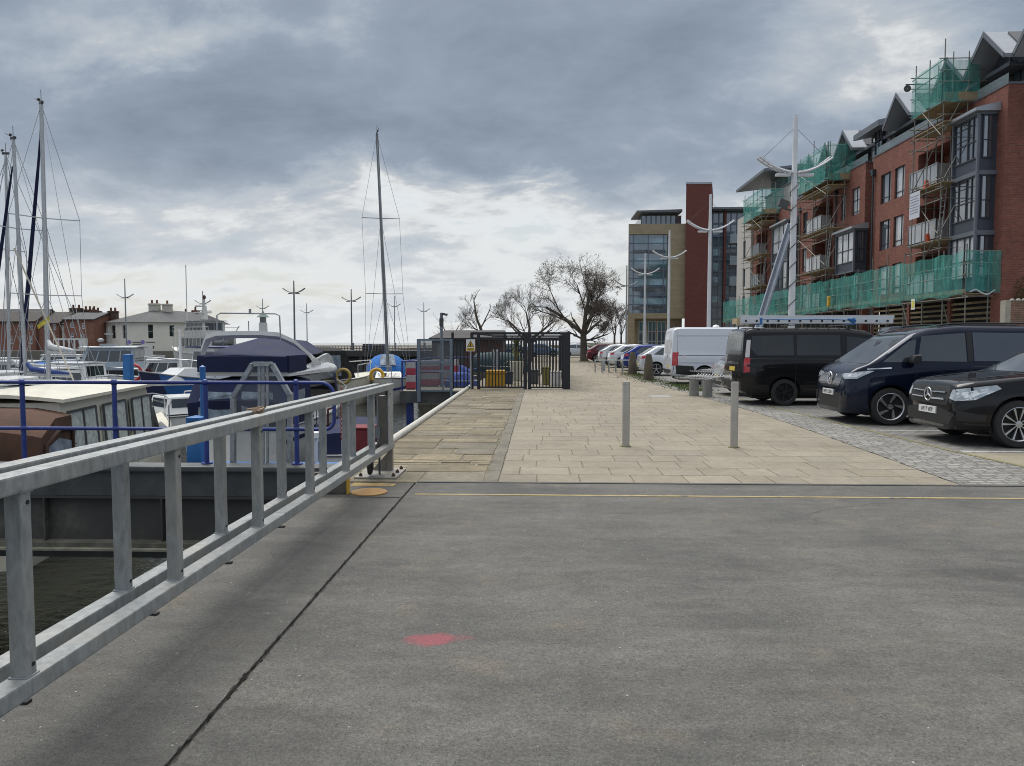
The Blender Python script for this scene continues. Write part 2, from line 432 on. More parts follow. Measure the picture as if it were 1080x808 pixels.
def asphalt_mat():
    m, nt, b = new_mat("deck_asphalt"); tc = coords(nt)
    big = noise(nt, tc, .7, 7, .62, .4); streak = noise(nt, scaled(nt, tc, (.35, 1.6, 1)), 1.3, 6, .6)
    grain = noise(nt, tc, 130, 4, .8); g2 = noise(nt, tc, 48, 5, .75)
    c = ramp(nt, big, .30, .70, (.054, .053, .0495), (.128, .124, .113))
    c = mix(nt, ramp(nt, streak, .45, .72, (0,) * 3, (.55,) * 3), c, (.158, .152, .138))
    brown = noise(nt, tc, 1.9, 5, .6)
    c = mix(nt, ramp(nt, brown, .56, .74, (0,) * 3, (.6,) * 3), c, (.158, .132, .098))
    c = mix(nt, 1., c, ramp(nt, grain, .3, .7, (.38,) * 3, (1.65,) * 3), 'MULTIPLY')
    c = mix(nt, 1., c, ramp(nt, g2, .3, .7, (.68,) * 3, (1.32,) * 3), 'MULTIPLY')
    c = mix(nt, 1., c, ramp(nt, noise(nt, scaled(nt, tc, (.7, 1.3, 1)), 7, 8, .75, .5), .32, .68, (.80,) * 3, (1.2,) * 3), 'MULTIPLY')
    v = nt.nodes.new("ShaderNodeTexVoronoi"); v.inputs["Scale"].default_value = 95; nt.links.new(tc, v.inputs["Vector"])
    sepc = nt.nodes.new("ShaderNodeSeparateColor"); nt.links.new(v.outputs["Color"], sepc.inputs[0])
    sp = math_(nt, 'MULTIPLY', math_(nt, 'GREATER_THAN', sepc.outputs[0], .972), math_(nt, 'LESS_THAN', v.outputs["Distance"], math_(nt, 'MULTIPLY', sepc.outputs[2], .34)))
    c = mix(nt, math_(nt, 'MULTIPLY', sp, .8), c, (.34, .33, .31))
    sp2 = math_(nt, 'MULTIPLY', math_(nt, 'LESS_THAN', sepc.outputs[1], .012), math_(nt, 'LESS_THAN', v.outputs["Distance"], .4))
    c = mix(nt, sp2, c, (.03, .03, .03))
    v2 = nt.nodes.new("ShaderNodeTexVoronoi"); v2.inputs["Scale"].default_value = 42; nt.links.new(tc, v2.inputs["Vector"])
    sc2 = nt.nodes.new("ShaderNodeSeparateColor"); nt.links.new(v2.outputs["Color"], sc2.inputs[0])
    sp3 = math_(nt, 'MULTIPLY', math_(nt, 'GREATER_THAN', sc2.outputs[0], .975), math_(nt, 'LESS_THAN', v2.outputs["Distance"], math_(nt, 'MULTIPLY', sc2.outputs[1], .22)))
    c = mix(nt, sp3, c, (.42, .40, .36))
    # a worn scuff and hairline cracks
    ck = nt.nodes.new("ShaderNodeTexVoronoi"); ck.feature = 'DISTANCE_TO_EDGE'; ck.inputs["Scale"].default_value = .33
    vmd = nt.nodes.new("ShaderNodeVectorMath"); vmd.operation = 'MULTIPLY_ADD'; vmd.inputs[1].default_value = (.5, .5, 0)
    nz = nt.nodes.new("ShaderNodeTexNoise"); nz.inputs["Scale"].default_value = 2.2; nz.inputs["Detail"].default_value = 8; nt.links.new(tc, nz.inputs["Vector"])
    nt.links.new(nz.outputs["Color"], vmd.inputs[0]); nt.links.new(tc, vmd.inputs[2]); nt.links.new(vmd.outputs[0], ck.inputs["Vector"])
    crack = math_(nt, 'MULTIPLY', math_(nt, 'LESS_THAN', ck.outputs["Distance"], .0022), ramp(nt, noise(nt, tc, .45, 3, .5), .5, .62))
    c = mix(nt, math_(nt, 'MULTIPLY', crack, .5), c, (.04, .04, .04))
    def splash(cx, cy, ax_, ay, rot):
        mpn = nt.nodes.new("ShaderNodeMapping"); mpn.vector_type = 'TEXTURE'
        mpn.inputs["Location"].default_value = (cx, cy, 0); mpn.inputs["Rotation"].default_value = (0, 0, rot); mpn.inputs["Scale"].default_value = (ax_, ay, 1)
        nt.links.new(tc, mpn.inputs["Vector"])
        vl = nt.nodes.new("ShaderNodeVectorMath"); vl.operation = 'LENGTH'; nt.links.new(mpn.outputs[0], vl.inputs[0])
        d = math_(nt, 'ADD', vl.outputs["Value"], math_(nt, 'MULTIPLY', math_(nt, 'SUBTRACT', noise(nt, tc, 9, 5, .6), .5), 1.1))
        return ramp(nt, d, .55, 1.1, (1, 1, 1), (0, 0, 0))
    c = mix(nt, math_(nt, 'MULTIPLY', splash(1.33, 4.95, .20, .05, .0), .35), c, (.045, .045, .045))
    c = mix(nt, math_(nt, 'MULTIPLY', splash(1.75, 6.6, .28, .09, -.1), .18), c, (.05, .05, .05))
    # worn red spray-paint splash, an old mark in the surface
    s = math_(nt, 'MULTIPLY', splash(-.57, 3.88, .155, .10, .05), .62)
    s2 = math_(nt, 'MULTIPLY', splash(-.45, 3.90, .14, .05, .12), .22)
    c = mix(nt, math_(nt, 'MULTIPLY', math_(nt, 'MAXIMUM', s, s2), ramp(nt, grain, .35, .6, (.45,) * 3, (1.15,) * 3)), c, (.36, .06, .085))
    nt.links.new(c, b.inputs["Base Color"])
    nt.links.new(ramp(nt, big, .3, .7, (.78,) * 3, (.92,) * 3), b.inputs["Roughness"])
    add_bump(nt, b, math_(nt, 'ADD', grain, math_(nt, 'MULTIPLY', g2, .6)), .55, .006)
    return m
ASPH = asphalt_mat()
# bridge deck in two slabs with an open expansion joint between them
mb = MB(); mb.bx(-2.42, -1.413, -14, 8.30, -.45, 0); mb.build("bridge_deck", ASPH, kind='structure')
mb = MB(); mb.bx(-1.387, 60, -14, 8.30, -.45, 0.004); mb.build("road_deck", ASPH, kind='structure')
joint = M("joint_filler", (.035, .032, .028), .9, 0, .5, 9, .6, 40, stain=(.16, .13, .08), stain_lo=.6, stain_s=5)
mb = MB()
pts = []
for i in range(120):
    y = -14 + i * 22.3 / 119
    mb_r = .004 * rnd.random()
    pts.append((y, -.012 - mb_r))
for (y0, z0), (y1, z1) in zip(pts, pts[1:]): mb.quad((-1.425, y0, z0), (-1.375, y0, z0), (-1.375, y1, z1), (-1.425, y1, z1))
for i in range(260):
    y = rnd.uniform(1.5, 8.2); x = -1.40 + rnd.choice((-1, 1)) * rnd.uniform(.006, .018); s = rnd.uniform(.003, .010)
    mb.add([(x - s * .6, y - s * 2, .0052), (x + s * .5, y - s * 1.2, .0052), (x + s * .7, y + s * 1.6, .0052), (x - s * .4, y + s * 2.2, .0052)], [(0, 1, 2, 3)])
mb.build("expansion_joint", joint, kind='structure')
sheet("slab_joint", [(-2.42, 7.50), (-1.43, 7.50), (-1.43, 7.525), (-2.42, 7.52)], .003, joint)
# cut line beside the joint and the lighter patch of repair
yl = M("worn_yellow_line", (.36, .28, .13), .8, 0, .25, 5, stain=(.12, .115, .105), stain_lo=.54, stain_s=7)
mb = MB()
for i in range(60):
    x0 = -1.3 + i * .9; mb.bx(x0, x0 + .9 - .0, 7.63, 7.675, .004, .009)
mb.build("yellow_line", yl, kind='structure')
edge_strip = M("deck_edge_strip", (.085, .083, .08), .7, .1, .3, 3, .3, 40, stain=(.14, .11, .07), stain_lo=.6)
mb = MB(); mb.bx(-1.38, 60, 8.305, 8.36, -.4, .012); mb.build("deck_edge_strip", edge_strip, kind='structure')

land = M("distant_ground", (.17, .155, .12), .95, 0, .3, .3, .2, 20)
quay_side = brick_mat("quay_stone", (.12, .11, .095), (.16, .145, .12), (.05, .05, .045), 1.1, .45, .02)
mb = MB()
qp = [(-2.30, 8.37), (900, 8.37), (900, 4000), (140, 4000), (60, 180), (-14, 150), (-10, 80), (-7.0, 42.5), (-2.42, 42.5), (-2.42, 26.5)]
mb.prism(qp, 'z', -4.5, -.02); mb.build("quay_ground", quay_side, kind='structure')
sheet("grass_verge_ground", [(-6.9, 42.6), (-2.35, 42.6), (-2.35, 32.6), (140, 32.6), (140, 60), (100, 178), (-13.5, 148), (-9.9, 80)], -.008, M("rough_earth", (.20, .175, .13), .95, 0, .3, .8, .4, 30, stain=(.10, .10, .045), stain_lo=.58, stain_s=.5))

york = brick_mat("york_stone", (.215, .182, .125), (.34, .29, .205), (.10, .086, .06), .98, .50, .012, False, .85, .6, .010, 2, .37, .55, 3, .26, (.14, .122, .085), .9, .46, .4, .35)
slabs = brick_mat("promenade_slabs", (.275, .243, .175), (.325, .287, .208), (.19, .165, .115), .60, .45, .006, False, .85, .5, .006, 2, .5, 1, 2, .012, (.20, .178, .128), .55, .47, .28, .2)
setts = brick_mat("granite_setts", (.19, .186, .175), (.33, .322, .30), (.12, .112, .09), .20, .118, .014, False, .75, .8, .016, 2, .43, .8, 3, .12, (.12, .112, .09), .8, .6, .3, .3)
bay = brick_mat("bay_setts", (.175, .172, .165), (.25, .245, .232), (.13, .122, .105), .24, .16, .016, False, .75, .8, .014, 2, .5, 1, 2, .04, (.085, .08, .07), .5, .58, .35, .3)
def slab_mat(name, base, dark, pale, tint):
    m, nt, b = new_mat(name); tc = coords(nt)
    at = nt.nodes.new("ShaderNodeAttribute"); at.attribute_name = "tone"
    n1 = noise(nt, tc, 1.0, 8, .65); n3 = noise(nt, tc, 9, 8, .75, .4); n4 = noise(nt, tc, 70, 4, .7)
    c = mix(nt, at.outputs["Fac"], dark, pale)
    sepc = nt.nodes.new("ShaderNodeSeparateColor"); nt.links.new(at.outputs["Color"], sepc.inputs[0])
    c = mix(nt, math_(nt, 'MULTIPLY', sepc.outputs[2], .7), c, base)
    c = mix(nt, 1., c, ramp(nt, n1, .3, .72, (1 - tint,) * 3, (1 + tint * .35,) * 3), 'MULTIPLY')
    c = mix(nt, 1., c, ramp(nt, n3, .3, .7, (1 - tint * .9,) * 3, (1 + tint * .5,) * 3), 'MULTIPLY')
    c = mix(nt, 1., c, ramp(nt, n4, .3, .7, (.78,) * 3, (1.22,) * 3), 'MULTIPLY')
    # gum spots and drips
    v = nt.nodes.new("ShaderNodeTexVoronoi"); v.inputs["Scale"].default_value = 2.3; nt.links.new(tc, v.inputs["Vector"])
    sv = nt.nodes.new("ShaderNodeSeparateColor"); nt.links.new(v.outputs["Color"], sv.inputs[0])
    c = mix(nt, math_(nt, 'MULTIPLY', math_(nt, 'LESS_THAN', v.outputs["Distance"], math_(nt, 'MULTIPLY', sv.outputs[0], .075)), .6), c, (.11, .10, .085))
    c = mix(nt, ramp(nt, noise(nt, tc, .55, 9, .72), .52, .75, (0,) * 3, (.45,) * 3), c, tuple(x * .55 for x in base))
    nt.links.new(c, b.inputs["Base Color"]); b.inputs["Roughness"].default_value = .88
    add_bump(nt, b, math_(nt, 'ADD', n3, math_(nt, 'MULTIPLY', n4, .4)), .5, .006)
    return m
def paving(name, rows, mat, jit, gap, zj, skew):
    """rows: (y0, y1, [x joints]); every slab is its own little block with its own tone"""
    vs, fs, tone = [], [], []
    for y0, y1, xs in rows:
        for a, b_ in zip(xs, xs[1:]):
            g = gap * rnd.uniform(.6, 1.4); z = rnd.uniform(-zj, zj); k = len(vs)
            q = [(a + g + rnd.uniform(0, skew), y0 + g + rnd.uniform(0, skew)), (b_ - g - rnd.uniform(0, skew), y0 + g + rnd.uniform(0, skew)), (b_ - g - rnd.uniform(0, skew), y1 - g - rnd.uniform(0, skew)), (a + g + rnd.uniform(0, skew), y1 - g - rnd.uniform(0, skew))]
            tz = [z + rnd.uniform(-zj, zj) * .5 for _ in range(4)]
            bv = .35 * gap + .002
            inn = [(x + bv * sx, y + bv * sy) for (x, y), (sx, sy) in zip(q, ((1, 1), (-1, 1), (-1, -1), (1, -1)))]
            vs += [(x, y, -.03) for x, y in q] + [(x, y, t - .004) for (x, y), t in zip(q, tz)] + [(x, y, t) for (x, y), t in zip(inn, tz)]
            f = [(k + i, k + (i + 1) % 4, k + 4 + (i + 1) % 4, k + 4 + i) for i in range(4)] + [(k + 4 + i, k + 4 + (i + 1) % 4, k + 8 + (i + 1) % 4, k + 8 + i) for i in range(4)] + [(k + 8, k + 9, k + 10, k + 11)]
            fs += f; t = rnd.random(), rnd.random(), rnd.random() ** 2
            tone += [t] * len(f)
    me = bpy.data.meshes.new(name); me.from_pydata(vs, [], fs)
    at = me.attributes.new("tone", 'FLOAT_COLOR', 'FACE')
    for i, t in enumerate(tone): at.data[i].color = (t[0], t[0], t[2], 1)
    me.materials.append(mat)
    o = bpy.data.objects.new(name, me); COL.objects.link(o); o["kind"] = 'structure'; ROOT[o.name] = Matrix.Identity(4)
    return o
grout = M("joint_sand", (.18, .158, .115), .95, 0, .4, 3, .5, 40, stain=(.085, .095, .04), stain_lo=.56, stain_s=2)
sheet("joint_bed", [(-2.30, 8.37), (4.74, 8.37), (4.92, 13), (4.98, 17), (4.8, 22), (4.45, 28), (4.2, 40), (4.0, 60), (1, 75), (-1.2, 60), (-.5, 33), (-2.42, 33), (-2.42, 26.5)], -.009, grout)
rows = []; y = 8.375
while y < 32.6:
    h = rnd.choice((.38, .46, .52, .60, .68)); xs = [-2.30 - max(0, y - 8.4) * .0066]
    while xs[-1] < -.62 - .55: xs.append(min(-.62, xs[-1] + rnd.uniform(.42, 1.15)))
    if xs[-1] < -.62: xs.append(-.62)
    if y + h < 33 and rnd.random() < .45 and len(xs) > 2:
        ym = y + h * rnd.uniform(.4, .6); c_ = rnd.randint(1, len(xs) - 1); mid = xs[c_]
        rows.append((y, ym, xs[:c_ + 1])); rows.append((ym, y + h, [xs[0]] + [v_ + rnd.uniform(-.12, .12) for v_ in xs[1:c_]] + [mid])); rows.append((y, y + h, xs[c_:]))
    else: rows.append((y, y + h, xs))
    y += h
paving("stone_quay_path", rows, slab_mat("york_flags", (.20, .19, .155), (.165, .135, .088), (.33, .275, .175), .42), .0, .011, .0055, .022)
EDGE = [(8.37, 4.74), (13, 4.92), (17, 4.98), (22, 4.8), (28, 4.45), (40, 4.2), (60, 4.0)]
def edge_x(y):
    for (a, b_), (c_, d_) in zip(EDGE, EDGE[1:]):
        if y <= c_: return b_ + (d_ - b_) * (y - a) / (c_ - a)
    return 4.0
rows = []; y = 8.375; r_i = 0
while y < 60:
    x0 = -.46 if y < 33 else -.5 - (y - 33) * .026; x1 = edge_x(y + .3); xs = [x0]; first = rnd.uniform(.2, .7); xs.append(x0 + first)
    while xs[-1] < x1 - .8: xs.append(xs[-1] + rnd.choice((.38, .5, .5, .6, .62, .75)))
    xs.append(x1); rows.append((y, y + .52, xs)); y += .52
paving("promenade_paving", rows, slab_mat("promenade_flags", (.25, .226, .180), (.262, .228, .170), (.325, .287, .220), .22), .0, .0045, .0012, .002)
ch = M("drain_channel", (.155, .14, .11), .85, 0, .3, 3, .5, 40, stain=(.07, .065, .05), stain_lo=.55, stain_s=4)
mb = MB()
for i in range(33):
    y = 8.38 + i * .76; jx = rnd.uniform(-.006, .006)
    mb.bx(-.615 + jx, -.465 + jx, y, y + .752, -.05, .004 + rnd.uniform(0, .004))
mb.build("drain_channel", ch, kind='structure', bevel=.006)
sheet("cobble_strip", [(4.745, 8.37), (6.35, 8.37), (6.05, 11), (5.85, 16), (5.62, 22), (5.3, 28), (5.1, 34), (4.3, 36), (4.455, 28), (4.805, 22), (4.985, 17), (4.925, 13)], .002, setts)
sheet("car_park", [(6.06, 10.9), (60, 10.9), (60, 74), (5.0, 74), (5.1, 34), (5.31, 28), (5.63, 22), (5.86, 16)], 0.0, bay)
sheet("paved_apron", [(6.36, 8.37), (60, 8.37), (60, 10.89), (6.07, 10.89)], .001, slabs)
moss = M("moss_line", (.20, .18, .085), .95, 0, .4, 4, .5, 40, stain=(.11, .105, .06), stain_lo=.5, stain_s=4)
sheet("kerb_edge_line", [(6.355, 8.37), (6.43, 8.37), (6.13, 11), (5.93, 16), (5.69, 22), (5.37, 28), (5.30, 28), (5.62, 22), (5.85, 16), (6.05, 11)], .006, moss)
bay_white = M("bay_line_paint", (.42, .42, .40), .8, 0, .15, 6, stain=(.17, .165, .155), stain_lo=.52, stain_s=5)
for y in (10.95, 13.55, 16.35, 18.45, 21.5, 24.6, 27.3):
    mb = MB(); mb.bx(6.2, 11.0, y, y + .09, 0, .006)
    mb.build("bay_line", bay_white, kind='structure')
# pale service covers in the promenade
mb = MB(); p = gz(696, 418); mb.bx(p.x - .3, p.x + .3, p.y - .35, p.y + .35, .0, .006)
mb.build("service_cover", M("cover_steel", (.33, .32, .30), .5, .3), kind='structure')

# edging rail along the quay
q = thing("quay_edge_rail", "pale weathered edging rail running along the lip of the stone quay", "edging rail", (-2.42, 16.5, 0))
mb = MB(); mb.path([(-2.34, 8.42, .03), (-2.36, 14, .03), (-2.40, 20, .03), (-2.45, 26.6, .03)], .06, 10); mb.build("rail", M("pale_coping", (.50, .48, .43), .6, 0, .12, 4, stain=(.28, .22, .15), stain_lo=.62), q, 40, world=True)
mb = MB(); mb.bx(-2.62, -2.44, 8.42, 26.6, -.5, -.06); mb.build("timber_fender", M("wet_timber", (.045, .04, .033), .8, 0, .4, 6, .4, 20), q, world=True)
# leaf litter and grass by the tree
lit = M("leaf_litter", (.17, .105, .055), .95, 0, .4, 5)
mb = MB()
for i in range(900):
    t = rnd.random(); x = 3.4 + rnd.gauss(.3, .55) + (1 - t) * .4; y = 33 + t * 27
    s = rnd.uniform(.03, .09); a = rnd.uniform(0, 3.14); dx, dy = s * math.cos(a), s * math.sin(a)
    z = .006 + rnd.random() * .01
    mb.quad((x - dx, y - dy, z), (x + dy * .5, y - dx * .5, z + .004), (x + dx, y + dy, z), (x - dy * .5, y + dx * .5, z + .006))
tag(mb.build("leaf_litter", lit), "scattered brown leaf litter on the promenade by the bare tree", "leaves", kind='stuff')
gr = M("verge_grass", (.075, .11, .025), .9, 0, .4, 3)
mb = MB()
for i in range(3600):
    k = rnd.random()
    if k < .55: x = rnd.gauss(4.75, .35); y = rnd.uniform(29.5, 39)
    else: x = 5.25 + rnd.gauss(0, .3); y = rnd.uniform(24.3, 29)
    hgt = rnd.uniform(.02, .07); a = rnd.uniform(0, 6.28); dx, dy = .014 * math.cos(a), .014 * math.sin(a)
    mb.add([(x - dx, y - dy, 0), (x + dx, y + dy, 0), (x + rnd.uniform(-.03, .03), y + rnd.uniform(-.03, .03), hgt)], [(0, 1, 2)])
tag(mb.build("grass", gr), "short mossy grass at the edge of the cobbles by the stone bollards", "grass", kind='stuff')
# ---------------------------------------------------------------- swing barrier gate on the deck edge
g = thing("barrier_gate", "long galvanised steel barrier gate with two rails, along the left edge of the grey deck", "gate", (-1.87, 8.9, 0))
def sag(y, z): return z - .0079 * (y - 2.44)
def gbeam(x0, x1, z0, z1, ya, yb):
    mb = MB(); mb.add([(x, y, sag(y, z)) for y in (ya, yb) for z in (z0, z1) for x in (x0, x1)],
        [(0, 1, 3, 2), (4, 6, 7, 5), (0, 4, 5, 1), (2, 3, 7, 6), (0, 2, 6, 4), (1, 5, 7, 3)])
    return mb
for z0, z1, nm in ((1.08, 1.146, "top_rail"), (.353, .42, "bottom_rail")):
    gbeam(-1.868, -1.78, z0, z1, -1.2, 9.05).build(nm, galvw, g, world=True, bevel=.008)
    gbeam(-2.035, -1.952, z0, z1, -1.2, 9.02).build(nm, galvw, g, world=True, bevel=.008)
for k in range(-2, 6):
    for xc, yo in ((-1.824, 2.5), (-1.993, 3.43)):
        y = yo + 1.1 * k
        if y > 8.2: continue
        mb = MB(); mb.bx(xc - .03, xc + .03, y - .028, y + .028, sag(y, .418), sag(y, 1.082))
        o = mb.build("upright", galvw, g, world=True, bevel=.006)
        for zz_ in (.4225, 1.0785): mb = MB(); mb.path([(xc + dx * .033, y + dy * .031, sag(y, zz_) + rnd.uniform(-.0015, .0015)) for dx, dy in ((-1, -1), (0, -1), (1, -1), (1, 0), (1, 1), (0, 1), (-1, 1), (-1, 0), (-1, -1))], .0045, 5); mb.build("weld_bead", galv, o, 60, world=True)
        if y > 0:
            mb = MB()
            for z in (.46, 1.04): mb.tube((xc + .028, y + .008, sag(y, z)), (xc + .033, y + .008, sag(y, z)), .008, 8)
            mb.build("vent_hole", black_rubber, o, world=True)
mb = MB(); mb.bx(-1.97, -1.82, 8.90, 8.93, .30, 1.05); mb.build("end_plate", M("dull_brown_steel", (.235, .215, .185), .6, .3, .2, 4, stain=(.14, .09, .055), stain_lo=.62), g, world=True, bevel=.004)
mb = MB(); mb.bx(-1.795, -1.785, 8.72, 9.0, .33, 1.04); mb.bx(-2.06, -1.98, 8.80, 8.84, .33, 1.04); mb.build("stiffener", galv, g, world=True)
mb = MB()
mb.path([(-1.93, 8.80, .72), (-1.93, 8.80, .95), (-1.90, 8.80, .955), (-1.80, 8.80, .955)], .011, 8); mb.tube((-1.93, 8.80, .40), (-1.93, 8.80, .74), .016, 8)
mb.bx(-1.96, -1.90, 8.78, 8.82, .45, .58); mb.build("slide_bolt", M("bolt_steel", (.2, .21, .22), .4, .7), g, world=True, smooth=40)
mb = MB(); mb.tube((-1.81, 8.80, .98), (-1.81, 8.86, .98), .03, 6); mb.tube((-1.81, 8.86, .98), (-1.81, 8.9, .98), .016, 8); mb.build("hinge_bolt", steel_dark, g, world=True)
mb = MB(); mb.lathe([(.02, -.02), (.075, -.02), (.085, -.012), (.085, .012), (.075, .02), (.02, .02)], (-1.99, 8.62, .118), 'x', 20)
wl = mb.build("caster_wheel", black_rubber, g, 40, world=True)
mb = MB(); mb.beam((-2.02, 8.62, .11), (-2.02, 8.62, .36), .012, .05, (0, 1, 0)); mb.beam((-1.96, 8.62, .11), (-1.96, 8.62, .36), .012, .05, (0, 1, 0)); mb.tube((-2.03, 8.62, .118), (-1.95, 8.62, .118), .012, 8)
mb.build("caster_fork", steel_dark, wl, world=True)
mb = MB(); mb.path([(-1.90, 8.72, .02), (-1.90, 8.72, .34)], .013, 8); mb.build("drop_bolt", steel_dark, g, world=True)
# the latch post with its bolted foot
lp = thing("latch_post", "brown steel latch post on a bolted foot plate at the end of the barrier gate", "post", (-1.83, 9.02, 0))
bs = MATS["dull_brown_steel"]
mb = MB(); mb.bx(-1.86, -1.80, 8.97, 9.07, .02, 1.02); mb.prism([(-1.86, .02), (-2.06, .02), (-1.86, .24)], 'y', 9.0, 9.02); mb.build("post", bs, lp, world=True, bevel=.004)
mb = MB(); mb.bx(-2.16, -1.66, 8.52, 9.16, .0, .022); ft = mb.build("foot_plate", M("pale_plate", (.27, .26, .235), .55, .4, .15, 4, stain=(.2, .12, .07), stain_lo=.6), lp, world=True, bevel=.004)
for x, y in ((-1.71, 8.6), (-1.71, 8.85), (-1.71, 9.1), (-2.1, 8.6), (-1.95, 9.1)):
    mb = MB(); mb.tube((x, y, .02), (x, y, .045), .024, 6); mb.tube((x, y, .045), (x, y, .06), .012, 8); mb.build("bolt", M("rusty_bolt", (.10, .05, .03), .8, .3), ft, world=True)
# worn yellow plates and disc, dark steel stop
ws = thing("gate_stop", "dark steel stop block with a yellow end plate under the tip of the barrier gate", "stop block", (-2.15, 8.05, 0))
mb = MB(); mb.prism([(-2.42, 0.001), (-2.02, 0.001), (-2.02, .24), (-2.42, .22)], 'y', 7.66, 7.74); mb.build("block", M("brown_dark_steel", (.10, .092, .08), .7, .3, .3, 5, stain=(.19, .17, .14), stain_lo=.58), ws, world=True, bevel=.006)
mb = MB(); mb.bx(-2.018, -1.995, 7.64, 7.70, .002, .225); mb.tube((-2.006, 7.63, .235), (-2.006, 7.71, .235), .03, 10); mb.build("end_plate", yellow_paint, ws, world=True, bevel=.004)
mb = MB(); mb.lathe([(.001, 0), (.19, 0), (.19, .012), (.17, .018), (.001, .018)], (-1.80, 7.74, .002), 'z', 32); mb.build("disc", M("rust_yellow", (.42, .25, .10), .7, .2, .25, 6, stain=(.2, .1, .05), stain_lo=.55, stain_s=6), ws, 40, world=True)
fy = M("flaked_yellow", (.40, .27, .09), .8, 0, .3, 8, stain=(.12, .115, .105), stain_lo=.5, stain_s=5)
sheet("flaked_paint_patch", [(-2.10, 8.10), (-1.62, 8.10), (-1.60, 8.22), (-1.75, 8.28), (-1.9, 8.25), (-2.10, 8.29)], .004, fy)
mb = MB()
for u, v in ((29, 741), (165, 648), (243, 594), (299, 556)):
    q_ = gz(u, v); mb.bx(q_.x - .05, q_.x + .012, q_.y - .022, q_.y + .014, .0, .012)
mb.build("deck_stud", black_rubber, kind='structure')
# a knot of rope on the rail
mb = MB()
def ropepts(c, n, r): return [(c[0] + rnd.uniform(-r, r) * .6, c[1] + rnd.uniform(-r, r) * 1.6, c[2] + abs(rnd.uniform(0, .03))) for _ in range(n)]
for _ in range(3): mb.path(ropepts((-1.90, 4.95, 1.128), 7, .09), .008, 6)
rp = mb.build("tied_rope", M("dirty_rope", (.30, .22, .16), .95, 0, .4, 20), loc=(-1.90, 4.95, 1.128), smooth=60)
tag(rp, "short knot of frayed rope and white tape tied round the barrier gate top rail", "rope")

# ---------------------------------------------------------------- lock walkway: girder with blue railing
gw = thing("lock_walkway", "dark riveted steel walkway girder crossing the dock behind the barrier gate", "walkway", (-8, 9.6, -1.0))
mb = MB(); mb.bx(-16, -2.55, 9.05, 9.36, -.03, .045); mb.build("top_flange", M("flange_steel", (.10, .105, .105), .5, .4, .2, 2, stain=(.19, .19, .19), stain_lo=.6), gw, world=True, bevel=.02)
mb = MB(); mb.bx(-16, -2.55, 9.10, 9.14, -.34, -.03); mb.build("upper_plate", steel_dark, gw, world=True)
mb = MB(); mb.bx(-16, -2.55, 9.16, 9.22, -.92, -.34); mb.bx(-16, -2.55, 9.08, 9.22, -.375, -.345); mb.build("web_plate", M("web_steel", (.062, .062, .056), .7, .2, .3, 1.5, stain=(.13, .125, .1), stain_lo=.55), gw, world=True)
for i in range(9):
    x = -15.4 + i * 1.52; mb = MB(); mb.bx(x, x + .02, 9.06, 9.165, -.92, -.37); mb.build("stiffener", MATS["web_steel"], gw, world=True)
mb = MB(); mb.bx(-16, -2.55, 8.98, 9.3, -.985, -.92); mb.build("lower_flange", M("mossy_steel", (.13, .125, .10), .85, .1, .4, 4, .5, 30, stain=(.07, .075, .04), stain_lo=.5, stain_s=3), gw, world=True)
mb = MB(); mb.bx(-12, -4.3, 8.90, 8.975, -1.0, -.975); mb.build("ledge", M("pale_ledge", (.24, .23, .18), .8, 0, .25, 4, stain=(.10, .10, .07), stain_lo=.5), gw, world=True)
mb = MB(); mb.bx(-16, -2.55, 9.38, 9.42, -1.22, -.99); mb.build("under_girder_shade", steel_dark, gw, world=True)  # added dark plate, stands in for the shade on the water below the flange
br = thing("blue_railing", "royal blue tubular two-rail handrail on the dark walkway girder", "railing", (-7, 9.27, .045))
YB = 9.27
ztop = gy(217, 403.5, YB).z; zmid = gy(217, 452.5, YB).z
ex = gy(338, 402, YB).x
mb = MB(); pts = [(-15, YB, ztop), (ex, YB, ztop)]
for k in range(1, 7):
    a = math.pi / 2 * k / 6; pts.append((ex + .17 * math.sin(a), YB, ztop - .17 * (1 - math.cos(a))))
pts.append((ex + .17, YB, zmid + .12))
for k in range(1, 7):
    a = math.pi / 2 * k / 6; pts.append((ex + .17 - .12 * (1 - math.cos(a)), YB, zmid + .12 - .12 * math.sin(a)))
pts.append((-15, YB, zmid))
mb.path(pts, .0235, 12); mb.build("rail", blue_paint, br, 50, world=True)
for u in (-160, -70, 24, 121, 217, 312.5):
    x = gy(u, 430, YB).x
    mb = MB(); mb.tube((x, YB, .045), (x, YB, ztop), .03, 12); mb.sphere((x, YB, ztop), .045, 8); mb.sphere((x, YB, zmid), .042, 8); mb.lathe([(.03, .046), (.07, .046), (.07, .06), (.03, .06)], (x, YB, 0), 'z', 14)
    mb.build("post", blue_paint, br, 50, world=True)
# red chain at the rail end
mb = MB()
for i in range(24):
    z = 1.02 - i * .028; p = Vector((ex + .26, YB, z))
    if i % 2: mb.path([p + Vector((0, .012 * math.cos(t), .02 * math.sin(t))) for t in [k * 1.05 for k in range(7)]], .004, 5)
    else: mb.path([p + Vector((.012 * math.cos(t), 0, .02 * math.sin(t))) for t in [k * 1.05 for k in range(7)]], .004, 5)
rc = mb.build("safety_chain", M("red_chain", (.30, .03, .035), .6, .2), loc=(ex + .26, YB, 1.02), smooth=60)
tag(rc, "hanging red safety chain beside the curved end of the blue railing", "chain")

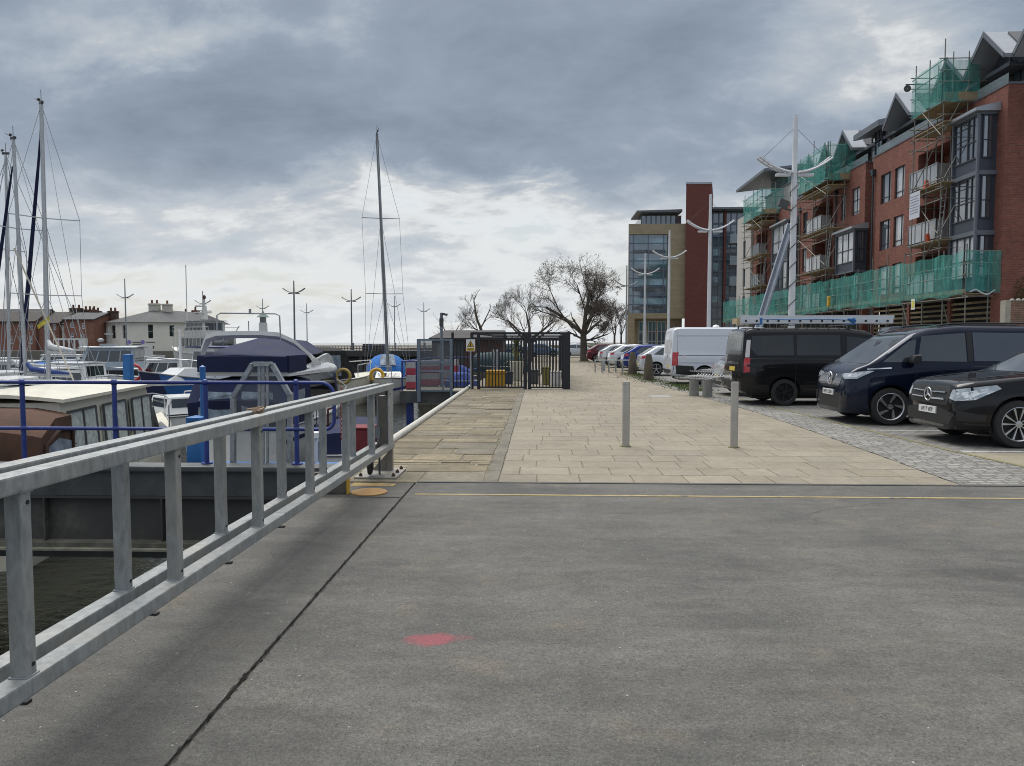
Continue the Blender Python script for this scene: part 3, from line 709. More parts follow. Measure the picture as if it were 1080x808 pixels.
# trapezoid galvanised gate on the walkway
YG = 9.5
tg = thing("access_gate", "galvanised access gate with sloping shoulders and mesh panels behind the blue railing", "gate", (gy(275, 450, YG).x, YG, .06))
def gp(u, v): p = gy(u, v, YG); return (p.x, YG, p.z)
A, B_, C_, D_, E_, F_ = gp(246, 496), gp(246, 419), gp(266.5, 384), gp(287, 384), gp(306, 417), gp(306, 496)
mb = MB()
for a, b in ((A, B_), (B_, C_), (C_, D_), (D_, E_), (E_, F_)): mb.beam(a, b, .055, .075, (0, 1, 0))
mb.beam(gp(246, 492), gp(306, 492), .05, .05, (0, 1, 0)); mb.build("frame", galv, tg, world=True)
mb = MB()
for u in (273.5, 277.5, 282): mb.beam(gp(u, 494), gp(u, 386), .035, .03, (0, 1, 0))
mb.build("centre_bars", galv, tg, world=True)
def mesh_mat(name, col, dens, sc):
    m, nt, b = new_mat(name); tc = coords(nt)
    wv = nt.nodes.new("ShaderNodeTexChecker"); wv.inputs["Scale"].default_value = sc
    nt.links.new(tc, wv.inputs["Vector"])
    b.inputs["Base Color"].default_value = rgba(col); b.inputs["Roughness"].default_value = .5; b.inputs["Metallic"].default_value = .4
    b.inputs["Alpha"].default_value = dens
    return m
perf = mesh_mat("perforated_mesh", (.20, .215, .23), .24, 200)
mb = MB(); mb.prism([(p[0], p[2]) for p in (gp(248, 494), gp(248, 420), gp(267, 386.5), gp(272, 386.5), gp(272, 494))], 'y', YG - .004, YG); mb.build("mesh_panel", perf, tg, world=True)
mb = MB(); mb.prism([(p[0], p[2]) for p in (gp(283.5, 494), gp(283.5, 386.5), gp(286.5, 386.5), gp(304, 418), gp(304, 494))], 'y', YG - .004, YG); mb.build("mesh_panel", perf, tg, world=True)
# blue mooring piles near the walkway
def pile(u, v_top, v_bot, Y, wd, mat, label, r=None):
    p = gy(u, v_top, Y); x = p.x
    o = thing("mooring_pile", label, "pile", (x, Y, WATER_Z))
    mb = MB()
    if r: mb.tube((x, Y, WATER_Z - 1), (x, Y, p.z), r, 14)
    else: mb.bx(x - wd / 2, x + wd / 2, Y - wd / 2, Y + wd / 2, WATER_Z - 1, p.z)
    mb.build("shaft", mat, o, 40, world=True, bevel=0 if r else .01)
    mb = MB(); mb.lathe([(.001, p.z + .03), ((r or wd * .6) * 1.05, p.z), ((r or wd * .6) * 1.05, p.z - .05), (.001, p.z - .05)], (x, Y, 0), 'z', 14); mb.build("cap", mat, o, 40, world=True)
    return o
pile(207, 440, 520, 10.9, .22, bright_blue, "stout light blue square pile foot behind the blue railing")
pile(213.5, 387, 520, 11.5, 0, bright_blue, "slender light blue pole rising behind the blue railing post", .045)
pile(135, 374, 430, 30, .30, bright_blue, "tall square light blue pile between the grey cruiser and the blue-hulled boat")
# navy drum pipe fitting and pontoon
pt = thing("blue_pontoon", "bright blue plastic float pontoon under the access gate", "pontoon", (-4.2, 11.2, WATER_Z))
mb = MB()
x0, x1 = gz(200, 497, -.35).x, gz(352, 497, -.35).x
for i in range(5):
    a = x0 + (x1 - x0) * i / 5; b = x0 + (x1 - x0) * (i + .97) / 5; mb.bx(a, b, 10.75, 11.6, -2.2, -.30)
mb.build("float", bright_blue, pt, world=True, bevel=.04)

# small dark red fender box on a finger pontoon, plus white service post
fp = thing("finger_pontoon", "weathered grey finger pontoon running along the quay wall behind the barrier gate", "pontoon", (-3.9, 19, WATER_Z))
mb = MB()
for i in range(60): mb.bx(-4.1, -3.3, 12.4 + i * .2, 12.4 + i * .2 + .185, -1.52, -1.47)
mb.build("decking", M("grey_plank", (.33, .31, .27), .9, 0, .25, 4, .3, 20), fp, world=True)
mb = MB(); mb.bx(-4.12, -3.28, 12.35, 24.4, -1.66, -1.53); mb.bx(-4.0, -3.4, 12.5, 24.3, -2.2, -1.67); mb.build("frame", steel_dark, fp, world=True)
p = gy(384, 448, 15.0)
rb = thing("red_locker", "faded dark red dock locker with ropes on the grey finger pontoon", "locker", (p.x, 15.0, -1.47))
mb = MB(); mb.bx(p.x - .21, p.x + .21, 14.7, 15.25, -1.47, -.16); mb.build("body", M("faded_red", (.16, .022, .03), .75, 0, .3, 5, stain=(.10, .03, .03), stain_lo=.55), rb, world=True, bevel=.03)
mb = MB(); mb.bx(p.x - .23, p.x + .23, 14.68, 15.27, -.155, -.11); mb.build("lid", MATS["faded_red"], rb, world=True, bevel=.02)
mb = MB(); mb.path([(p.x - .3, 14.68, -.9), (p.x - .1, 14.66, -1.0), (p.x + .1, 14.66, -.98), (p.x + .22, 14.67, -.85)], .018, 7); mb.build("rope", M("pink_rope", (.45, .08, .14), .9), rb, 60, world=True)
sp = thing("service_post", "short white service pedestal with a blue edge beside the red locker", "pedestal", (gy(366, 448, 14.2).x, 14.2, -1.47))
px_ = gy(366, 448, 14.2).x
mb = MB(); mb.bx(px_ - .09, px_ + .09, 14.1, 14.3, -1.47, .12); mb.build("body", plastic_white, sp, world=True, bevel=.015)
mb = MB(); mb.bx(px_ + .092, px_ + .12, 14.1, 14.3, -1.2, .05); mb.build("side_panel", blue_paint, sp, world=True)
mb = MB(); mb.lathe([(.001, .2), (.1, .19), (.12, .125), (.001, .121)], (px_, 14.2, 0), 'z', 16); mb.build("cap", plastic_white, sp, 40, world=True)
px_ = gy(331, 470, 12.6).x
sp = thing("service_post", "white pedestal with a blue stripe seen between the gate uprights by the blue pontoon", "pedestal", (px_, 12.6, -1.47))
mb = MB(); mb.bx(px_ - .11, px_ + .11, 12.5, 12.7, -2.1, -.05); mb.build("body", plastic_white, sp, world=True, bevel=.015)
mb = MB(); mb.bx(px_ + .112, px_ + .15, 12.5, 12.7, -2.1, -.1); mb.build("side_panel", blue_paint, sp, world=True)
mb = MB(); mb.lathe([(.001, .06), (.14, .05), (.15, -.045), (.001, -.048)], (px_, 12.6, 0), 'z', 18); mb.build("cap", plastic_white, sp, 40, world=True)

# ---------------------------------------------------------------- stainless bollards
stain_steel = M("brushed_stainless", (.40, .38, .345), .42, .35, .12, 3, stain=(.33, .30, .25), stain_lo=.6, stain_s=3)
for u, v, lab in ((660, 471, "brushed steel bollard standing mid promenade, the one nearer the black fence"), (774, 472, "brushed steel bollard on the promenade in front of the black van")):
    p = gz(u, v)
    b = thing("steel_bollard", lab, "bollard", (p.x, p.y, 0), 0, "steel bollards across the promenade")
    mb = MB(); mb.lathe([(.057, .0), (.057, .985), (.054, 1.0), (.001, 1.003)], n=28); mb.build("shaft", stain_steel, b, 40)
    mb = MB(); mb.lathe([(.0585, .955), (.0595, .96), (.0595, .966), (.0585, .97)], n=28); mb.build("top_band", MATS["brushed_stainless"], b, 40)
    mb = MB(); mb.lathe([(.058, .0), (.085, .0), (.083, .012), (.058, .014)], n=24); mb.build("base_ring", moss, b, 40)
# stone stump bollards
stump_m = M("dark_stone", (.105, .09, .068), .95, 0, .3, 3, .6, 25, stain=(.12, .12, .06), stain_lo=.56, stain_s=4)
for (u, v, h, lab) in ((684, 401, 1.12, "tapered dark stone bollard close to the rear of the white van"), (667, 394.5, 1.13, "tapered dark stone bollard between the bike stands and the small white car")):
    p = gz(u, v)
    b = thing("stone_bollard", lab, "bollard", (p.x, p.y, 0), rnd.uniform(0, 1), "old stone bollards beside the cobbles")
    mb = MB(); n = 14; rings = []
    for k in range(9):
        t = k / 8; r = .235 - .085 * t
        if k == 8: r = .11
        if k == 7: r = .145
        rings.append([Vector(((r + rnd.uniform(-.008, .008)) * math.cos(2 * math.pi * i / n), (r + rnd.uniform(-.008, .008)) * math.sin(2 * math.pi * i / n), -.02 + h * t)) for i in range(n)])
    mb.loft(rings); mb.build("shaft", stump_m, b, 50)
# bike stands and post
p = gz(646, 393)
bk = thing("bike_rack", "low white-topped steel bike rack near the bare tree", "bike rack", (p.x, p.y, 0))
mb = MB(); mb.beam((-.95, 0, .66), (.95, 0, .66), .08, .045); mb.build("top_rail", lamp_white, bk)
for i in range(6):
    x = -.9 + i * .36; mb = MB(); mb.path([(x, -.05, 0), (x, -.05, .62), (x, .05, .64), (x, .35, .62), (x, .35, 0)], .022, 8); mb.build("hoop", galv, bk, 60)
p = gz(637, 391)
ip = thing("ticket_post", "slim grey steel post with a small panel left of the bike rack", "post", (p.x, p.y, 0))
mb = MB(); mb.bx(-.07, .07, -.05, .05, 0, 1.15); mb.build("shaft", galv, ip, bevel=.01)
mb = MB(); mb.bx(-.09, .09, -.057, -.052, .75, 1.1); mb.build("panel", plastic_white, ip)
# curved slat benches
def bench(loc, rz, label):
    b = thing("slatted_bench", label, "bench", loc, rz, "curved steel benches beside the cobbles")
    for i in range(11):
        y = -.62 + i * .124
        pts = [(x, y, .50 + .10 * math.sin((x + .46) * 1.7) - .16 * max(0, x - .25) ** 1.2 + .06 * (abs(x) > .44)) for x in [-.46 + k * .092 for k in range(11)]]
        mb = MB(); mb.path(pts, .017, 8); mb.build("slat", M("bench_steel", (.42, .42, .41), .38, .6, .1, 3), b, 60)
    mb = MB()
    for x in (-.3, 0, .3): mb.beam((x, -.64, .515 + .06 * math.cos(x)), (x, .64, .515 + .06 * math.cos(x)), .035, .02)
    mb.build("seat_frame", steel_dark, b)
    for y in (-.3, .3):
        mb = MB(); mb.lathe([(.001, 0), (.15, 0), (.145, .1), (.135, .5), (.001, .5)], (0, y, 0), 'z', 20); mb.build("leg", M("bench_concrete", (.25, .25, .24), .85, 0, .2, 4, .3, 40), b, 40)
    return b
p = gz(737, 418)
bench((p.x + .05, p.y, 0), R(28), "curved slatted steel bench on concrete drums behind the white van's rear wheel")
p = gz(757, 409)
bench((p.x - .05, p.y + .8, 0), R(28), "curved slatted bench half hidden between the front bench and the silver car")

# ---------------------------------------------------------------- gull-wing lamp posts
def gull_lamp(u, v_arm, v_top, Y, h_arm, label, mat=lamp_white, span=2.6, big=False, group="gull-wing lamp posts on the right", base=0., rz=0., n=10, wire=True):
    p = gy(u, v_arm, Y); x = p.x; za = p.z; zt = gy(u, v_top, Y).z
    o = thing("lamp_post", label, "lamp post", (x, Y, base), rz, group)
    za -= base; zt -= base
    mb = MB(); mb.path([(0, 0, 0), (0, 0, za * .5), (0, 0, za), (0, 0, zt)], [.125, .115, .095, .07], n); mb.build("pole", mat, o, 50)
    mb = MB(); mb.lathe([(.13, 0), (.2, 0), (.2, .04), (.13, .06)], n=12); mb.bx(.05, .3, -.14, .14, .4, 1.5); mb.build("base_cabinet", mat, o)
    for s in (-1, 1):
        mb = MB()
        for dy in (-.14, .14):
            pts = [(s * (.08 + (span / 2 - .08) * t), dy, za - .05 + .52 * t ** 1.8) for t in [k / 7 for k in range(8)]]
            mb.path(pts, .035, 6)
        for k in range(1, 8):
            t = k / 7; mb.beam((s * (.08 + (span / 2 - .08) * t), -.15, za - .05 + .52 * t ** 1.8), (s * (.08 + (span / 2 - .08) * t), .15, za - .05 + .52 * t ** 1.8), .04, .025)
        arm = mb.build("wing_arm", mat, o, 50)
        mb = MB()
        pts = [(s * (.12 + (span / 2 - .16) * t), za - .0 + .52 * t ** 1.8) for t in [k / 6 for k in range(7)]]
        for (xa, zA), (xb, zB) in zip(pts, pts[1:]):
            mb.add([(xa, -.12, zA), (xa, .12, zA), (xb, .12, zB), (xb, -.12, zB), (xa, -.12, zA + .02), (xa, .12, zA + .02), (xb, .12, zB + .02), (xb, -.12, zB + .02)],
                   [(0, 1, 2, 3), (7, 6, 5, 4), (0, 4, 5, 1), (2, 6, 7, 3), (1, 5, 6, 2), (0, 3, 7, 4)])
        mb.build("reflector", M("lamp_reflector", (.62, .64, .66), .35, .3, .05), arm)
        mb = MB(); mb.ob((s * .42, 0, za - .12), (.5, .2, .1)); mb.build("lamp_head", mat, o, bevel=.02)
        if wire:
            mb = MB(); mb.tube((0, 0, zt - .4), (s * span * .46, 0, za + .42), .007, 5); mb.build("stay_wire", steel_dark, o)
    return o
L1 = gull_lamp(838, 181, 122, 27, 8, "large white gull-wing lamp post with twisted cable, in front of the scaffolded flats", rz=R(4))
mb = MB(); p0 = L1
zt = gy(838, 122, 27).z; za = gy(838, 181, 27).z
pts = []
for i in range(130):
    t = i / 129; a = t * 2 * math.pi * 9; z = 1.2 + (za - 1.6) * t; pts.append((.135 * math.cos(a), .135 * math.sin(a), z))
mb.path(pts, .014, 5); mb.build("cable", steel_dark, L1)
mb = MB(); mb.beam((0, 0, za - 1.4), (-.35, 0, za - 1.3), .05, .05); mb.ob((-.42, -.1, za - 1.15), (.34, .16, .26), Matrix.Rotation(R(20), 3, 'Y')); mb.build("floodlight", steel_dark, L1)
gull_lamp(749, 242, 205, 42, 8, "white gull-wing lamp post in front of the dark red brick tower")
gull_lamp(706, 271, 243, 58, 8, "white gull-wing lamp post before the tan stone wall, behind the white van")
gull_lamp(680.5, 288.5, 267, 69, 8, "white gull-wing lamp post standing before the glass office front")
gull_lamp(661, 301, 280, 90, 8, "thin grey lamp post at the far left corner of the office block", lamp_grey)
GL = "gull-wing lamp posts across the dock"
gull_lamp(132, 313.5, 294, 112, 8, "grey gull-wing lamp post in front of the white house with chimneys", lamp_grey, group=GL, n=6, wire=False)
gull_lamp(214, 320, 307, 119, 8, "grey gull-wing lamp post right of the white house, above the white ship", lamp_grey, group=GL, n=6, wire=False)
gull_lamp(310, 308.5, 296, 86, 8, "tallest grey gull-wing lamp post on the far pier above the navy flybridge", M("lamp_dark", (.16, .175, .19), .5, .2), group=GL, n=6, wire=False)
gull_lamp(323.5, 329.5, 320, 150, 8, "distant small lamp post just right of the tallest pier lamp", lamp_grey, group=GL, n=6, wire=False)
gull_lamp(370.5, 317, 305, 100, 8, "grey gull-wing lamp post on the pier left of the tall yacht mast", MATS["lamp_dark"], group=GL, n=6, wire=False)
gull_lamp(277, 325, 315, 150, 8, "distant lamp post behind the small lantern turret", lamp_grey, group=GL, n=6, wire=False)
gull_lamp(416, 323, 312, 150, 8, "distant lamp post close to the tall yacht mast", lamp_grey, group=GL, n=6, wire=False)
gull_lamp(447, 328, 319, 150, 8, "distant lamp post above the left end of the brick shed", lamp_grey, group=GL, n=6, wire=False)
# leaning ladder hoist by the big lamp
ld = thing("ladder_hoist", "long grey inclined ladder hoist leaning beside the big white lamp post", "hoist", gy(795, 368, 28.5))
a = gy(795, 362, 28.5); b = gy(834, 236, 29.6); a.z = max(a.z, 0.1)
mb = MB(); sd = Vector((.10, .03, 0))
for s in (-1, 1): mb.beam(a + sd * s, b + sd * s, .05, .12)
mb.build("rail", M("hoist_grey", (.27, .30, .35), .5, .3), ld, world=True)
for k in range(26):
    q_ = a.lerp(b, (k + .5) / 26); mb = MB(); mb.tube(q_ - sd, q_ + sd, .02, 6); mb.build("rung", MATS["hoist_grey"], ld, world=True)
mb = MB(); mb.beam(a + Vector((0, -.075, 0)), b + Vector((0, -.075, 0)), .19, .02); mb.build("track_plate", MATS["hoist_grey"], ld, world=True)
# ---------------------------------------------------------------- vehicles
def interp(pts, x):
    if x <= pts[0][0]: return pts[0][1]
    for (a, b), (c, d) in zip(pts, pts[1:]):
        if x <= c: return b + (d - b) * (x - a) / (c - a) if c > a else d
    return pts[-1][1]
def smooth_interp(pts, x, wdt=.10):
    n = 9; t = 0; ws = 0
    for i in range(n):
        k = (i - n // 2) / (n // 2); wgt = 1 - .8 * abs(k)
        t += wgt * interp(pts, x + k * wdt); ws += wgt
    return t / ws
def paint(name, col, rough=.22, metal=.3):
    m = M(name, col, rough, metal, .05, 2, coat=1., rv=.02, spec=.12)
    b = m.node_tree.nodes['Principled BSDF']; b.inputs['Coat IOR'].default_value = 1.33
    return m
def vehicle_body(sp):
    L, W = sp['L'], sp['W'] / 2
    rings = []
    ss = []
    s = 0.
    while s < L:
        ss.append(s); s += .02 if (s < .14 or s > L - .16) else .07
    ss.append(L)
    tum = sp.get('tumble', .26); bot = sp.get('bot', .22); en = sp.get('end', .08)
    for s in ss:
        sw = sp.get('sw', .08)
        k = min(1, s / .18, (L - s) / .14) if sw else 1
        zt = smooth_interp(sp['top'], s, max(.012, sw * k)); zb = smooth_interp(sp['belt'], s, .1)
        zb = min(zb, zt - .09)
        wv = W * interp(sp['plan'], s)
        z0 = bot + sp.get('rise', .10) * max(0, 1 - s / .35) ** 2 + .12 * max(0, 1 - (L - s) / .4) ** 2
        g = zt - zb
        c = min(.10, g * .45)
        yr = wv * .965 - tum * max(0, g - .09)
        zm = z0 + (zb - z0) * .5
        half = [(0, z0), (wv * .78, z0), (wv * .92, z0 + .02), (wv * .975, z0 + .09), (wv * .995, z0 + .2), (wv, zm), (wv * .997, zb - (zb - zm) * .35), (wv * .985, zb - .04), (wv * .965, zb)]
        for t in (.2, .45, .7, .9):
            half.append((wv * .965 + (yr - wv * .965) * t, zb + (g - c) * t))
        half += [(yr - c * .12, zt - c * .55), (yr - c * .5, zt - c * .2), (yr - c * 1.2, zt - c * .02), (yr * .62, zt + .006), (yr * .3, zt + .014), (0, zt + .018)]
        x = L / 2 - s
        ring = [Vector((x, y, z)) for y, z in half] + [Vector((x, -y, z)) for y, z in half[-2:0:-1]]
        rings.append(ring)
    mb = MB(); mb.loft(rings)
    return mb
def bool_arches(o, sp, axles):
    bm = bmesh.new(); bm.from_mesh(o.data)
    cut = MB()
    ra = sp['r'] + .05
    for xa in axles:
        for s in (-1, 1):
            y0, y1 = s * (sp['W'] / 2 - .30), s * (sp['W'] / 2 + .2)
            cut.tube((xa, y0, sp['r'] + .01), (xa, y1, sp['r'] + .01), ra, 40)
    co = cut.build("cutter", black_plastic, o.parent)
    md = o.modifiers.new("b", 'BOOLEAN'); md.object = co; md.operation = 'DIFFERENCE'; md.solver = 'EXACT'; md.use_self = True
    dg = bpy.context.evaluated_depsgraph_get()
    me = bpy.data.meshes.new_from_object(o.evaluated_get(dg))
    o.modifiers.clear(); old = o.data; o.data = me; bpy.data.meshes.remove(old)
    me.polygons.foreach_set("use_smooth", [True] * len(me.polygons)); me.set_sharp_from_angle(angle=R(38))
    bpy.data.objects.remove(co)
    bm.free()
def decal(name, bvh, pts, d, mat, parent, off=.005, thick=.012, cuts=4, smooth=40):
    """a skin lying on the body: polygon pts (3D, outside the body) pushed along d onto it, given a thickness"""
    d = Vector(d).normalized()
    bm = bmesh.new()
    f = bm.faces.new([bm.verts.new(p) for p in pts])
    bmesh.ops.triangulate(bm, faces=[f])
    bmesh.ops.subdivide_edges(bm, edges=bm.edges[:], cuts=cuts, use_grid_fill=True)
    bmesh.ops.triangulate(bm, faces=[q for q in bm.faces if len(q.verts) > 4])
    for v in bm.verts:
        h, nrm, i, dist = bvh.ray_cast(v.co, d)
        if h is None:
            h, nrm, i, dist = bvh.find_nearest(v.co)
        v.co = h - d * off
    bm.normal_update()
    r = bmesh.ops.extrude_face_region(bm, geom=bm.faces[:])
    for v in [e for e in r['geom'] if isinstance(e, bmesh.types.BMVert)]: v.co += d * thick
    bmesh.ops.recalc_face_normals(bm, faces=bm.faces)
    me = bpy.data.meshes.new(name); bm.to_mesh(me); bm.free()
    me.polygons.foreach_set("use_smooth", [True] * len(me.polygons)); me.set_sharp_from_angle(angle=R(smooth))
    me.materials.append(mat)
    o = bpy.data.objects.new(name, me); COL.objects.link(o); o.parent = parent
    return o
def strip(name, bvh, line, d, wd, mat, parent, off=.004, thick=.006, axis=None):
    """thin strip following a polyline on the body"""
    d = Vector(d).normalized(); vs = []; fs = []
    pts = []
    for a, b in zip(line, line[1:]):
        a, b = Vector(a), Vector(b); n = max(2, int((b - a).length / .08))
        pts += [a.lerp(b, i / n) for i in range(n)]
    pts.append(Vector(line[-1]))
    for i, p in enumerate(pts):
        t = (pts[min(i + 1, len(pts) - 1)] - pts[max(0, i - 1)]).normalized(); n = t.cross(d).normalized() * wd / 2
        for q in (p - n, p + n):
            h = bvh.ray_cast(q, d)[0]
            if h is None: h = bvh.find_nearest(q)[0]
            vs.append(h - d * off)
    k = len(pts)
    m = MB(); m.add(vs + [v + d * thick for v in vs], [(2 * i, 2 * i + 1, 2 * i + 3, 2 * i + 2) for i in range(k - 1)] +
        [(2 * i, 2 * i + 2, 2 * k + 2 * i + 2, 2 * k + 2 * i) for i in range(k - 1)] + [(2 * i + 1, 2 * k + 2 * i + 1, 2 * k + 2 * i + 3, 2 * i + 3) for i in range(k - 1)])
    return m.build(name, mat, parent, 60)
car_glass = glass_mat("car_glass", (.03, .04, .045), .04, 2.05)
tyre_m = M("tyre_rubber", (.022, .022, .023), .85, 0, .25, 10, .1, 60)
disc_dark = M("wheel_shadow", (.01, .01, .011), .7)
def wheel(parent, x, y, r, wd, spokes, side, style='alloy', mat=alloy):
    """tyre with its rim as a child; side = +1 / -1 for the outer face"""
    mb = MB(); rr = r * .72
    hw = wd / 2
    mb.lathe([(rr, -hw), (r * .93, -hw), (r * .985, -hw * .8), (r, -hw * .4), (r, hw * .4), (r * .985, hw * .8), (r * .93, hw), (rr, hw), (rr * .98, hw * .6), (rr * .98, -hw)], (x, y, r), 'y', 40)
    t = mb.build("wheel", tyre_m, parent, 35)
    o = side * hw
    mb = MB()
    def Lp(rad, ang, h): return Vector((x + rad * math.cos(ang), y + side * h, r + rad * math.sin(ang)))
    mb.lathe([(rr * .90, o * .5), (rr * 1.0, o * .5), (rr * 1.02, o * .98), (rr * .97, o * 1.02), (rr * .92, o * .9)], (x, y, r), 'y', 40)
    for k in range(spokes):
        a0 = 2 * math.pi * k / spokes + .3
        if style == 'twin':
            for da, w0, w1 in ((-.055, -.15, -.05), (.055, .05, .15)):
                mb.add([Lp(rr * .12, a0 + w0 * 3, hw * .82), Lp(rr * .12, a0 + w1 * 3, hw * .82), Lp(rr * .95, a0 + da * 5.2 + .065, hw * .93), Lp(rr * .95, a0 + da * 5.2 - .065, hw * .93),
                        Lp(rr * .12, a0 + w0 * 3, hw * .5), Lp(rr * .12, a0 + w1 * 3, hw * .5), Lp(rr * .95, a0 + da * 5.2 + .065, hw * .5), Lp(rr * .95, a0 + da * 5.2 - .065, hw * .5)],
                       [(0, 1, 2, 3), (4, 7, 6, 5), (0, 4, 5, 1), (2, 6, 7, 3), (1, 5, 6, 2), (0, 3, 7, 4)])
        elif style == 'blade':
            a1 = a0 + .34
            q = [(.30, a0 - .26), (.30, a0 + .16), (.95, a1 + .17), (.95, a1 - .10)]
            mb.add([Lp(rr * f, a, hw * .9) for f, a in q] + [Lp(rr * f, a, hw * .6) for f, a in q], [(0, 1, 2, 3), (4, 7, 6, 5), (0, 4, 5, 1), (2, 6, 7, 3), (1, 5, 6, 2), (0, 3, 7, 4)])
        else:
            q = [(.12, a0 - .5), (.12, a0 + .5), (.95, a0 + .1), (.95, a0 - .1)]
            mb.add([Lp(rr * f, a, hw * .85) for f, a in q] + [Lp(rr * f, a, hw * .5) for f, a in q], [(0, 1, 2, 3), (4, 7, 6, 5), (0, 4, 5, 1), (2, 6, 7, 3), (1, 5, 6, 2), (0, 3, 7, 4)])
    mb.lathe([(.001, o * .45), (rr * .22, o * .45), (rr * .2, o * .9), (.001, o * .93)], (x, y, r), 'y', 16)
    mb.build("rim", mat, t, 30)
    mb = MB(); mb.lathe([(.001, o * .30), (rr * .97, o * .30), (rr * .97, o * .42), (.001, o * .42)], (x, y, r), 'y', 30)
    mb.build("wheel_shade_disc", disc_dark, t, 40)  # near-black disc painting in the shade behind the spokes
    return t
plate_w = M("plate_white", (.68, .69, .68), .4, 0, .03); plate_y = M("plate_yellow", (.62, .46, .05), .4, 0, .03)
lens_clear = M("headlight_lens", (.42, .46, .50), .06, .3, .4, 7, coat=1, rv=.02)
lens_bright = M("headlight_core", (.75, .78, .82), .1, .2, .1, 8, coat=1, rv=.02)
lens_red = M("tail_lens", (.42, .012, .015), .12, 0, .2, 8, coat=1, rv=.02)
lens_amber = M("amber_lens", (.5, .17, .02), .2, 0, .1)
trim_black = M("trim_black", (.016, .016, .017), .5, 0, .2, 8)
def vehicle(name, label, cat, loc, rotz, sp, pm, group=None):
    L = sp['L']; W = sp['W']
    o = thing(name, label, cat, loc, rotz, group)
    ax = [L / 2 - sp['xf'], L / 2 - sp['xf'] - sp['wb']]
    body = vehicle_body(sp).build("body", pm, o, 38)
    b0 = BVHTree.FromPolygons([v.co.copy() for v in body.data.vertices], [tuple(p.vertices) for p in body.data.polygons])
    bool_arches(body, sp, ax)
    for i, xa in enumerate(ax):
        for s in (-1, 1):
            wheel(o, xa, s * (W / 2 - .13), sp['r'], .235, sp.get('spokes', 5), s, sp.get('wstyle', 'plain'), sp.get('wmat', alloy))
        for s in (-1, 1):
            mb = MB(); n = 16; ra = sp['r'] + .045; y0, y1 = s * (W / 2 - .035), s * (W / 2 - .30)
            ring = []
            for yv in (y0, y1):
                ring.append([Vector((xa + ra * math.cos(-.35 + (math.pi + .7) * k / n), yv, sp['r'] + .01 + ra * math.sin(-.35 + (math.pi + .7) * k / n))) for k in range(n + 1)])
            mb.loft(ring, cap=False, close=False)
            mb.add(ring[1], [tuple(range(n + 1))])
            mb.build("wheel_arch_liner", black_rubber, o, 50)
    def P3(s, y, z): return Vector((L / 2 - s, y, z))
    for poly in sp.get('side', []):
        for s in (-1, 1):
            decal("side_window", b0, [P3(a, s * 2.0, z) for a, z in poly], (0, -s, 0), sp.get('sg', car_glass), o)
    for wd, poly in sp.get('seams', []):
        for s in (-1, 1):
            strip("door_seam", b0, [P3(a, s * 2.0, z) for a, z in poly], (0, -s, 0), wd, trim_black, o, .002, .006)
    for nm, mt, wd, poly in sp.get('strips', []):
        for s in (-1, 1): strip(nm, b0, [P3(a, s * 2.0, z) for a, z in poly], (0, -s, 0), wd, mt, o, .008, .02)
    for nm, mt, poly in sp.get('sidedecals', []):
        for s in (-1, 1): decal(nm, b0, [P3(a, s * 2.0, z) for a, z in poly], (0, -s, 0), mt, o, .006)
    for nm, mt, poly in sp.get('front', []):
        decal(nm, b0, [(L, y, z) for y, z in poly], (-1, 0, 0), mt, o, .006)
    for nm, mt, poly in sp.get('rear', []):
        decal(nm, b0, [(-L, y, z) for y, z in poly], (1, 0, 0), mt, o, .006)
    for nm, mt, poly in sp.get('corner', []):      # (s, y, z) polygons wrapped round the front corners
        for s in (-1, 1):
            decal(nm, b0, [P3(a, s * y, z) + Vector((1.0, s * 1.0, 0)) for a, y, z in poly], (-1, -s, 0), mt, o, .007)
    for nm, mt, poly in sp.get('rcorner', []):
        for s in (-1, 1):
            decal(nm, b0, [P3(a, s * y, z) + Vector((-1.0, s * 1.0, 0)) for a, y, z in poly], (1, -s, 0), mt, o, .007)
    if 'mirror' in sp:
        a, z = sp['mirror']
        for s in (-1, 1):
            mb = MB(); hw = W / 2 - .06
            mb.loft([[Vector((L / 2 - a + dx * k, s * yy, z + dz * k)) for dx, dz in ((-.09, -.06), (.08, -.07), (.10, 0), (.05, .09), (-.07, .10), (-.10, .02))] for yy, k in ((hw - .03, .35), (hw + .05, .7), (hw + .12, 1), (hw + .21, 1), (hw + .25, .8))])
            m_ = mb.build("door_mirror", trim_black, o, 50)
            mb = MB(); mb.ob((L / 2 - a + .06, s * (hw + .17), z - .0), (.06, .12, .02)); mb.build("indicator_strip", chrome, m_)
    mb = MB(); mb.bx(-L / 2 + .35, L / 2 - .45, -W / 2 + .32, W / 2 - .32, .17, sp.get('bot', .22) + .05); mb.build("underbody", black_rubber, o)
    return o, b0, body
def plate(o, body_front_x, y, z, txt, mat, facing=1, tilt=0):
    m = Matrix.Translation((body_front_x, y, z)) @ Matrix.Rotation(tilt, 4, 'Y')
    mb = MB(); mb.bx(-.012, .012, -.26, .26, -.056, .056); mb.xf(m); p = mb.build("number_plate", mat, o, bevel=.003)
    mt = m @ Matrix.Translation((.014 * facing, 0, 0)) @ Matrix.Rotation(R(90 * facing), 4, 'Z') @ Matrix.Rotation(R(90), 4, 'X')
    text_mesh("plate_text", txt, .098, black_plastic, p, mt, .001, world=False, font_w=.86)
PLAN = [(0, .70), (.03, .78), (.10, .86), (.22, .93), (.45, .975), (.8, 1), (99, 1)]
def plan(L, nose=None, tail=((.0, .80), (.05, .88), (.15, .945), (.35, .985), (.6, 1))):
    f = list(nose or PLAN[:-1])
    return f + [(L - a, w_) for a, w_ in reversed(tail)]

